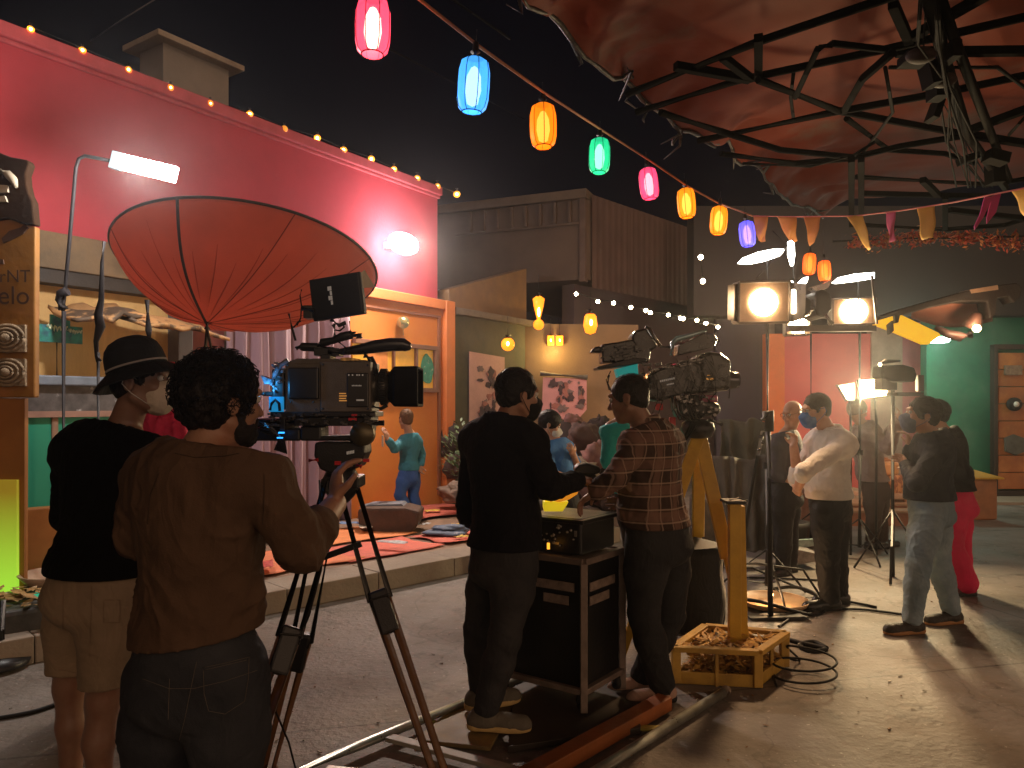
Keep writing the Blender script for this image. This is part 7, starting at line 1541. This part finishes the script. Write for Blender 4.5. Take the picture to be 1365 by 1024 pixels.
for k in range(16):
    s_, t_ = random.uniform(.0, 3.6), random.uniform(.55, 2.4); c = sp_(s_, t_, .195+.004*k); a = random.uniform(0, 3); w_, h_ = random.uniform(.05, .16), random.uniform(.04, .10)
    col, cn = random.choice([((.55, .5, .42), 'cream'), ((.12, .22, .42), 'blue'), ((.58, .40, .06), 'yellow'), ((.5, .06, .05), 'red'), ((.45, .46, .48), 'white')])
    m = MB(); ca_, sa_ = cos(a), sin(a); m.grid(lambda u, v: c+Vector(((u-.5)*w_*2*ca_-(v-.5)*h_*2*sa_, (u-.5)*w_*2*sa_+(v-.5)*h_*2*ca_, .02*abs(n1(u*3+k, v*3, k)))), 6, 5)
    tag(m.build('paper_scrap', mat('scrap_'+cn, col, .6, var=.5, vscale=20), solid=.002), 'loose %s paper scrap lying on the stage' % cn, 'paper scrap', 'paper scraps on the stage')
m = MB(); rr = random.Random(9)
for k in range(4): m.box(sp_(.9+.1*k, 2.2+.1*k, .21+.05*k), (.5-.05*k, .35, .045), rotz(20+8*k))
tag(m.build('plank_stack', mat('pale_planks', (.30, .24, .17), .7, var=.4, vscale=7), bev=.004), 'low stack of pale planks on the stage seen through the tripod legs', 'plank stack')
m = MB(); m.box(sp_(1.45, 2.4, .36), (.16, .02, .10), rotz(15)); tag(m.build('yellow_card', mat('yellow_card', (.75, .52, .05), .5), bev=.002), 'small bright yellow card on the planks behind the tripod', 'card')
# rocks, shrubs and the painted mural rocks
rk = mat('pink_brown_rock', (.085, .05, .04), .8, var=.4, vscale=5, second=(.16, .10, .08), smix=(.5, .65), sscale=3, bump=.6, bscale=12)
pw = mat('pale_rock', (.20, .145, .11), .8, var=.3, bump=.5, bscale=12)
dk_ = mat('dark_umber_rock', (.04, .025, .02), .85, var=.5, vscale=5, bump=.7, bscale=14); ro_ = mat('rose_rock', (.24, .12, .10), .8, var=.35, vscale=6, bump=.5, bscale=14)
rocks = [(612, 656, 10.2, .28, .13, pw, 'pale flat boulder at the foot of the orange shop front'), (600, 590, 11, .20, .30, dk_, 'dark boulder beside the corner of the orange shop front'), (604, 622, 10.9, .14, .2, rk, 'small brown stone wedged beside the shrub'),
         (778, 583, 9.6, .20, .18, rk, 'brown boulder under the pink poster'), (795, 606, 9.2, .16, .15, ro_, 'round rose boulder left of the turquoise shirt'), (772, 628, 8.8, .20, .15, pw, 'pale boulder low behind the trolley'), (742, 690, 8.6, .40, .22, dk_, 'broad low dark boulder behind the trolley'),
         (800, 575, 10.0, .14, .2, dk_, 'upright dark boulder at the right of the rock pile'), (763, 566, 10.2, .14, .14, ro_, 'rose boulder topmost of the rock pile'), (785, 645, 8.9, .17, .16, ro_, 'low rose boulder just above the trolley top')]
for i, (px, py, Y, rx_, rz_, mm, lab) in enumerate(rocks):
    m = MB(); lump(m, P(px, py, Y), (rx_, rx_*.8, rz_), 20+i, am=.38, fr=2.8); tag(m.build('boulder', mm), lab, 'boulder', 'boulders of the set')
m = MB(); rr = random.Random(77)
for i in range(110):
    px = rr.uniform(690, 820); top = 575+abs(px-775)*.5+rr.uniform(0, 20); m.use(rr.choice((0, 0, 1, 2, 3))); lump(m, P(px, rr.uniform(top, 720), 9.9+rr.uniform(-.3, .6)), (rr.uniform(.06, .20), rr.uniform(.06, .16), rr.uniform(.05, .16)), 60+i, 12, 7, .4)
o = m.build('rock_heap', [rk, dk_, ro_, pw]); o['kind'] = 'stuff'; o['label'] = 'heap of rubble behind the two men'
m = MB(); lump(m, (1.0, 10.3, .3), (1.0, .5, .95), 95, am=.25); tag(m.build('boulder', dk_), 'large dark boulder against the back wall behind the rubble heap', 'boulder', 'boulders of the set')
def shrub(px, py, Y, h_, w_, lab, n=260, col=(.06, .10, .035)):
    g0 = PG(px, Y); z0 = P(px, py, Y).z; root = thing('potted_shrub', lab, 'shrub', (g0.x, g0.y, z0)); rr = random.Random(px)
    m = MB(); m.tube([Vector((g0.x, g0.y, z0)), Vector((g0.x+.02, g0.y, z0+h_*.5))], [.02, .008], 6); m.build('stem', wood, root); m = MB()
    for k in range(n):
        a = rr.uniform(0, 6.28); r0 = rr.random()**.6*w_; z = z0+h_*(.2+.8*rr.random()*(1-.4*r0/w_)); p = Vector((g0.x+cos(a)*r0, g0.y+sin(a)*r0, z)); d = Vector((cos(a), sin(a), rr.uniform(-.1, 1.2))).normalized(); L = rr.uniform(.05, .12); s_ = d.cross(Vector((0, 0, 1))).normalized()*L*.22
        m.add([p, p+d*L*.5+s_, p+d*L, p+d*L*.5-s_], [(0, 1, 2, 3)])
    m.build('leaves', mat('shrub_leaf', col, .6, var=.5, vscale=20), root)
shrub(614, 655, 9.7, .95, .26, 'dark leafy shrub between the orange shop front and the man in the black sweater'); 
# posters
pp_ = mat('poster_paper', (.50, .30, .26), .7, var=.15, vscale=4)
ink2 = mat('poster_ink', (.055, .035, .04), .8, var=.6, vscale=6)
po = thing('poster', 'tall pale poster with two dark painted blots on the olive wall', 'poster', wallpt(646, .05)); a = wallpt(623, .03); b = wallpt(670, .03)
zt, zb = 2.42, .95
m = MB(); m.prism([z3(a, zb), z3(b, zb), z3(b, zt-.04), z3(a, zt)], N*.01); m.build('paper', pp_, po)
def blot(c, e, upv, nn, rx_, rz_, s_):
    pts = [c+e*rx_*(1+.55*n1(cos(t)*2.2, sin(t)*2.2, s_))*cos(t)+upv*rz_*(1+.5*n1(cos(t)*2.5, sin(t)*2.5, s_+5))*sin(t) for t in [2*pi*i/34 for i in range(34)]]; m.prism(pts, nn*.004)
inks = [ink2, mat('poster_rose', (.30, .12, .10), .8, var=.4, vscale=9), mat('poster_grey', (.16, .12, .12), .8, var=.5, vscale=9)]
m = MB(); rr = random.Random(15)
cA = (a+b)/2+N*.011
for k in range(34):
    m.use(rr.choice((0, 0, 1, 2))); z = rr.choice((2.1, 1.6, 1.3)); blot(z3(cA+D*rr.uniform(-.24, .24)+N*.0006*k, z+rr.uniform(-.2, .16)), D, up, N, rr.uniform(.02, .09), rr.uniform(.02, .11), 3+k)
m.build('painted_blot', inks, po)
po2 = thing('poster', 'pink hanging scroll poster with small dark figures and a roller at its top', 'poster', P(752, 540, 12.6)); a = P(723, 600, 12.7); b = P(782, 600, 12.7); Xv = Vector((1, 0, 0)); Nv = Vector((0, -1, 0))
m = MB(); m.pprism([(724, 503), (782, 505), (782, 546), (770, 560), (722, 556)], 12.7, .012); m.build('paper', mat('pink_paper', (.52, .25, .25), .7, var=.12, vscale=4), po2)
m = MB(); m.tube([P(720, 498, 12.66), P(783, 503, 12.66)], .045, 12); m.build('roller', mat('grey_roller', (.3, .27, .25), .5), po2)
m = MB()
for k in range(30):
    px = rr.choice((738, 760, 752, 774))+rr.gauss(0, 4); py = rr.choice((516, 527, 540))+rr.gauss(0, 4); m.use(rr.choice((0, 2, 1)))
    if 727 < px < 779 and 508 < py < 552: blot(P(px, py, 12.69-.0006*k), Xv, up, Nv, rr.uniform(.015, .07), rr.uniform(.02, .09), 30+k)
m.build('painted_figure', inks, po2)
# junk by the kerb at the left
jk = thing('stone_planter', 'rough grey stone trough with litter on top at the far left of the kerb', 'planter', PG(40, 4.9))
m = MB(); m.box(PG(32, 4.78, .16)+Vector((0, .12, 0)), (.42, .30, .30), rotz(40)); m.build('trough', mat('wet_stone', (.10, .10, .095), .5, var=.5, vscale=5, bump=.7, bscale=14, second=(.04, .04, .04)), jk, bev=.03)
m = MB(); rr = random.Random(12)
for k in range(90):
    p = PG(rr.uniform(-40, 70), 4.85+rr.uniform(-.1, .3), .32+rr.uniform(0, .05)); a = rr.uniform(0, 6); L = rr.uniform(.03, .09); d = Vector((cos(a), sin(a), rr.uniform(-.2, .4)))*L; s_ = Vector((-sin(a), cos(a), 0))*L*.4; m.add([p-d, p+s_, p+d, p-s_], [(0, 1, 2, 3)])
m.build('litter', mat('brown_litter', (.30, .17, .06), .6, var=.6, vscale=20, second=(.45, .4, .32), smix=(.6, .66), sscale=15), jk)
m = MB(); c = P(75, 772, 5.6); m.lathe([(.0005, -.06), (.10, -.055), (.20, -.01), (.25, .05), (.24, .055), (.18, .0), (.0005, -.03)], c, (0, 0, 1), 28); tag(m.build('wash_bowl', mat('cream_bowl', (.42, .30, .22), .4)), 'wide cream bowl under the counter behind the bucket hat man', 'bowl')
m = MB(); m.tube([c-up*.06, Vector((c.x, c.y, .17))], .04, 10); m.build('foot', mat('cream_bowl', (.42, .30, .22), .4), S.objects['wash_bowl'])
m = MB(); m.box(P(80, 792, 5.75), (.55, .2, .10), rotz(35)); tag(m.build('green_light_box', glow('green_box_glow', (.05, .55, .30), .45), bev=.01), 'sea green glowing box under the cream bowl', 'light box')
m = MB(); m.box(P(60, 728, 5.95), (.62, .12, .62), rotz(40)); tag(m.build('amber_cabinet', mat('amber_cabinet', (.30, .11, .025), .5, var=.2), bev=.01), 'amber wooden cabinet front below the green panel', 'cabinet')
tr_ = MB(); tr_.lathe([(.17, .02), (.18, .05), (.06, .07), (.02, .09)], PG(-4, 4.55), (0, 0, 1), 20); tr_.tube([PG(2, 4.55, .05), PG(4, 4.55, .42)], .016, 8); tag(tr_.build('stand_base', mat('black_iron', (.012, .012, .014), .4)), 'black round based stand cut by the left edge', 'stand')
# cables on the ground
def ground_cable(pts, r, lab):
    m = MB(); q = []
    P_ = [Vector(p) for p in pts]
    for i in range(len(P_)-1):
        p0, p1, p2, p3 = P_[max(i-1, 0)], P_[i], P_[i+1], P_[min(i+2, len(P_)-1)]
        for j in range(8):
            t = j/8; q.append(.5*((2*p1)+(p2-p0)*t+(2*p0-5*p1+4*p2-p3)*t*t+(-p0+3*p1-3*p2+p3)*t**3))
    q.append(P_[-1]); m.tube(q, r, 7); tag(m.build('ground_cable', cable_m), lab, 'cable', 'cables lying on the ground')
gp = lambda px, py: PZ(px, py, .012)
ground_cable([gp(-30, 962), gp(40, 950), gp(90, 935), gp(170, 919), gp(230, 905)], .011, 'black cable running in from the left edge past the calves')
ground_cable([gp(130, 930), gp(180, 942), gp(260, 950)], .008, 'thin cable behind the legs of the camera operator')
cen = gp(1072, 902)
ground_cable([gp(1035, 915)]+[cen+Vector((.17*cos(a)*1.05, .16*sin(a), .006*k_)) for k_, a in enumerate([pi*.9+i*.55 for i in range(22)])]+[gp(1066, 880), gp(1052, 878)], .007, 'coiled black cable loop on the floor right of the crate')
ground_cable([gp(1052, 853), gp(1070, 858), gp(1090, 862), gp(1100, 866), gp(1080, 868), gp(1066, 860), gp(1085, 856), gp(1102, 864)], .016, 'knotted short cable lump just beyond the coil')
ground_cable([gp(1038, 835), gp(1075, 815), gp(1140, 812), gp(1210, 820)], .010, 'cable running behind the black shoes to the folded arms man')
ground_cable([gp(995, 770), gp(1060, 772), gp(1130, 776)], .010, 'cable crossing behind the tall stand towards the black trousers')
m = MB(); m.pprism([(1000, 824), (1072, 822), (1080, 826), (1062, 829), (1004, 832)], 5.55, .12); tag(m.build('flat_clamp', blackm, bev=.006), 'flat black clamp bar lying below the burning ground lamp', 'clamp')
m = MB(); m.pprism([(1040, 722), (1085, 719), (1088, 728), (1050, 731)], 7.6, .05)
bd = m.build('prop_board', mat('teal_white_board', (.25, .34, .31), .4, var=.5, vscale=16, bump=.4)); tag(bd, 'small pale teal prop board low behind the white shirted man', 'board')
m = MB(); m.pprism([(1034, 738), (1060, 732), (1092, 738), (1092, 748), (1050, 756)], 7.3, .3); tag(m.build('paper_pile', mat('grey_paper_pile', (.22, .2, .18), .6, var=.6, vscale=16, bump=.6), bev=.01), 'flat grey pile of papers on the floor under the teal board', 'paper pile')
# draped cloth, pot, bottle, bench, steps, yellow bin
def drape(x0, x1, y0, y1, Y, mm, lab, name='draped_sheet', cat='sheet', amp=.05, fr=5):
    a, b = P(x0, y0, Y), P(x1, y1, Y)
    m = MB(); m.grid(lambda u, v: Vector((a.x+(b.x-a.x)*u+.03*n1(v*3, u*3, 1, 2), Y+amp*sin(u*fr*6.28+2*n1(u*3, v*2, 5, 1))*(.3+v)+.12*v*0, a.z+(b.z-a.z)*v+.04*n1(u*4, 0, 3, 1)*(1-v))), 50, 24); tag(m.build(name, mm, solid=.006), lab, cat)
gray = cloth('grey_sheet', (.17, .155, .14), .8)
drape(952, 1045, 610, 735, 7.4, gray, 'dull grey sheet draped over a frame behind the yellow tripod'); drape(960, 1020, 560, 640, 8.8, cloth('olive_sheet', (.13, .13, .10), .8), 'olive grey sheet hanging further back near the slate wall', amp=.07, fr=3)
m = MB(); c = PG(1048, 8.0); m.lathe([(.0005, .0), (.17, .0), (.22, .3), (.24, .31), (.24, .36), (.20, .36), (.19, .30), (.0005, .30)], c, (0, 0, 1), 24); tag(m.build('black_tub', mat('black_tub', (.025, .022, .02), .6, var=.4)), 'black round tub with a post standing in it, left of the white shirted man', 'tub')
m = MB(); m.tube([c+up*.3, P(1047, 610, 8.0)], .045, 10); tag(m.build('dark_post', darkw), 'dark post rising out of the black tub', 'post')
m = MB(); m.lathe([(.0005, 0), (.06, 0), (.065, .2), (.05, .3), (.025, .34), (.025, .38), (.0005, .38)], P(1024, 690, 7.9), (0, 0, 1), 16); tag(m.build('yellow_bottle', mat('olive_yellow', (.30, .30, .05), .4)), 'olive yellow bottle shape beside the tall stand', 'bottle')
m = MB(); m.box(P(1040, 652, 8.3), (.17, .2, .16), rotz(10)); tag(m.build('toy_box', mat('yellow_red_box', (.5, .30, .03), .5, second=(.4, .05, .02), smix=(.5, .52), sscale=6), bev=.01), 'small yellow and red box on the low table behind the tall stand', 'box')
lw = thing('low_table', 'low cluttered table with pinkish cloth behind the white shirted man', 'table', PG(1050, 8.6))
m = MB(); m.box(PG(1050, 8.7, .62), (1.0, .5, .05)); m.build('top', mat('pink_brown_cloth', (.30, .16, .12), .7, var=.4, vscale=6, bump=.5, bscale=20), lw, bev=.01)
m = MB(); m.grid(lambda u, v: PG(1050, 8.44, 0)+Vector((-.5+u, .03*sin(u*30), .6-.35*v+.05*sin(u*9)*v)), 30, 6); m.build('cloth_front', mat('pink_brown_cloth', (.30, .16, .12), .7, var=.4, vscale=6, bump=.5, bscale=20), lw, solid=.006)
for s_ in (-.45, .45):
    m = MB(); m.box(PG(1050, 8.7, .31)+Vector((s_, 0, 0)), (.05, .4, .6)); m.build('leg', wood, lw)
m = MB(); m.box(P(1010, 700, 8.9), (1.5, .6, .7)); tag(m.build('covered_crate', mat('dusty_cover', (.13, .10, .08), .8, var=.5, vscale=4, bump=.6, bscale=14), bev=.05), 'dusty covered crate behind the tall stand', 'crate')
# bench with checked cushions and steps
YBn = 10.2
bn = thing('garden_bench', 'orange wooden bench with checked cushions left of the man in the navy jacket', 'bench', PG(1185, YBn))
bw = mat('orange_wood', (.34, .13, .045), .55, var=.35, vscale=6, bump=.2)
m = MB(); m.pbox(1160, 660, 1212, 666, YBn, .5); m.build('seat', mat('pale_seat', (.42, .26, .16), .6, var=.2), bn, bev=.01)
m = MB()
for px in (1163, 1182, 1209): m.pbox(px-2, 610, px+2, 700, YBn+.45, .05)
m.pbox(1160, 612, 1212, 617, YBn+.44, .05); m.pbox(1160, 650, 1212, 655, YBn+.44, .05); m.build('backrest', bw, bn, bev=.006)
for px in (1163, 1209):
    m = MB(); m.pbox(px-2.5, 666, px+2.5, 700, YBn+.02, .06); m.build('leg', bw, bn)
ch_ = mat('checked_cloth', (.48, .22, .08), .7, var=.2, second=(.22, .08, .04), smix=(.48, .52), sscale=7, stretch=(2.5, 1, 1))
m = MB(); m.pbox(1161, 634, 1186, 659, YBn+.22, .16, roll=2); m.build('cushion', ch_, bn, bev=.04)
m = MB(); m.pbox(1187, 634, 1211, 659, YBn+.24, .16, roll=-2); m.build('cushion', ch_, bn, bev=.04)
m = MB(); m.pbox(1166, 616, 1200, 634, YBn+.26, .14); m.build('cushion', mat('orange_cushion', (.5, .24, .08), .7, var=.25), bn, bev=.04)
sb_ = mat('brick_step', (.30, .12, .06), .7, var=.4, vscale=4, bump=.4, second=(.2, .08, .04)); st2 = mat('sandy_step_top', (.34, .22, .13), .75, var=.3, vscale=5, bump=.3)
ss = thing('brick_steps', 'low brick steps with sandy tops under the bench', 'steps', PG(1150, 9.9))
for k, (x0, x1, yt, Y, dd) in enumerate(((1075, 1228, 684, 9.9, .6), (1080, 1222, 674, 10.15, 2.2))):
    a = P(x0, yt, Y); b = P(x1, yt, Y); m = MB(); m.box(((a.x+b.x)/2, Y+dd/2, a.z/2), (b.x-a.x, dd, a.z)); s1 = m.build('riser', sb_, ss, bev=.006)
    m = MB(); m.box(((a.x+b.x)/2, Y+dd/2-.01, a.z+.02), (b.x-a.x+.05, dd+.06, .035)); m.build('tread', st2, ss, bev=.008)
yb = thing('yellow_bin', 'orange brown bin with a bright yellow lid against the green wall', 'bin', PG(1300, 10.8)); c = PG(1302, 10.6)
m = MB(); m.box(c+up*.28, (.36, .34, .56), rotz(8)); m.build('body', mat('orange_brown_bin', (.32, .13, .05), .6, var=.3, vscale=5), yb, bev=.02)
m = MB(); m.prism([c+Vector(q) for q in ((-.24, -.22, .57), (.26, -.2, .57), (.22, .2, .57), (-.22, .2, .57))], (0, 0, .02)); m.add([c+Vector(q) for q in ((-.23, -.21, .592), (.25, -.19, .592), (.21, .19, .592), (-.21, .19, .592), (-.12, .0, .70), (.0, 0.05, .68))], [(0, 1, 5, 4), (1, 2, 5), (2, 3, 4, 5), (3, 0, 4)]); m.build('lid', mat('yellow_lid', (.62, .38, .03), .5), yb)
m = MB(); m.box(P(1352, 668, 12.4), (2.2, .8, .06)); struct(m.build('door_step', conc))
lt_ = MB(); rr = random.Random(31)
for k in range(420):
    px, Y = rr.uniform(-100, 1465), 1.9+8*rr.random()**1.5; p = PG(px, Y, .004)
    if Y > 4.5 and (p-CA).dot(CN) > -.05: continue
    a = rr.uniform(0, 6.28); w_ = rr.uniform(.002, .0065); ll = w_*rr.uniform(1, 3.2); c_, s_ = cos(a), sin(a); hh = rr.uniform(.002, .006); lt_.use(rr.choice((0, 0, 1, 2)))
    q = [p+Vector((c_*x_*ll-s_*y_*w_, s_*x_*ll+c_*y_*w_, 0)) for x_, y_ in ((-1, -.6), (.5, -1), (1, .3), (-.3, 1))]; lt_.add(q+[v+Vector((0, 0, hh)) for v in q], [(3, 2, 1, 0), (4, 5, 6, 7), (0, 1, 5, 4), (1, 2, 6, 5), (2, 3, 7, 6), (3, 0, 4, 7)])
o = lt_.build('floor_litter', [mat('pale_crumb', (.42, .38, .32), .7), mat('dark_crumb', (.20, .18, .15), .8), mat('brown_crumb', (.22, .12, .05), .7)]); o['kind'] = 'stuff'; o['label'] = 'small crumbs and grit scattered over the concrete floor'
# ---------------- haze in the air
hz = MB(); hz.box((0, 10, 1.9), (34, 44, 7.0)); ho = hz.build('haze', None) if False else None
hm_ = bpy.data.materials.new('haze_air'); hm_.use_nodes = True; nn = hm_.node_tree.nodes; nn.clear(); out = nn.new('ShaderNodeOutputMaterial'); pv_ = nn.new('ShaderNodeVolumePrincipled')
pv_.inputs['Color'].default_value = (.9, .88, .9, 1); pv_.inputs['Density'].default_value = HAZE_DENSITY; pv_.inputs['Anisotropy'].default_value = .88; hm_.node_tree.links.new(pv_.outputs[0], out.inputs['Volume'])
if HAZE_DENSITY > 0: ho = hz.build('haze', hm_); ho['kind'] = 'stuff'
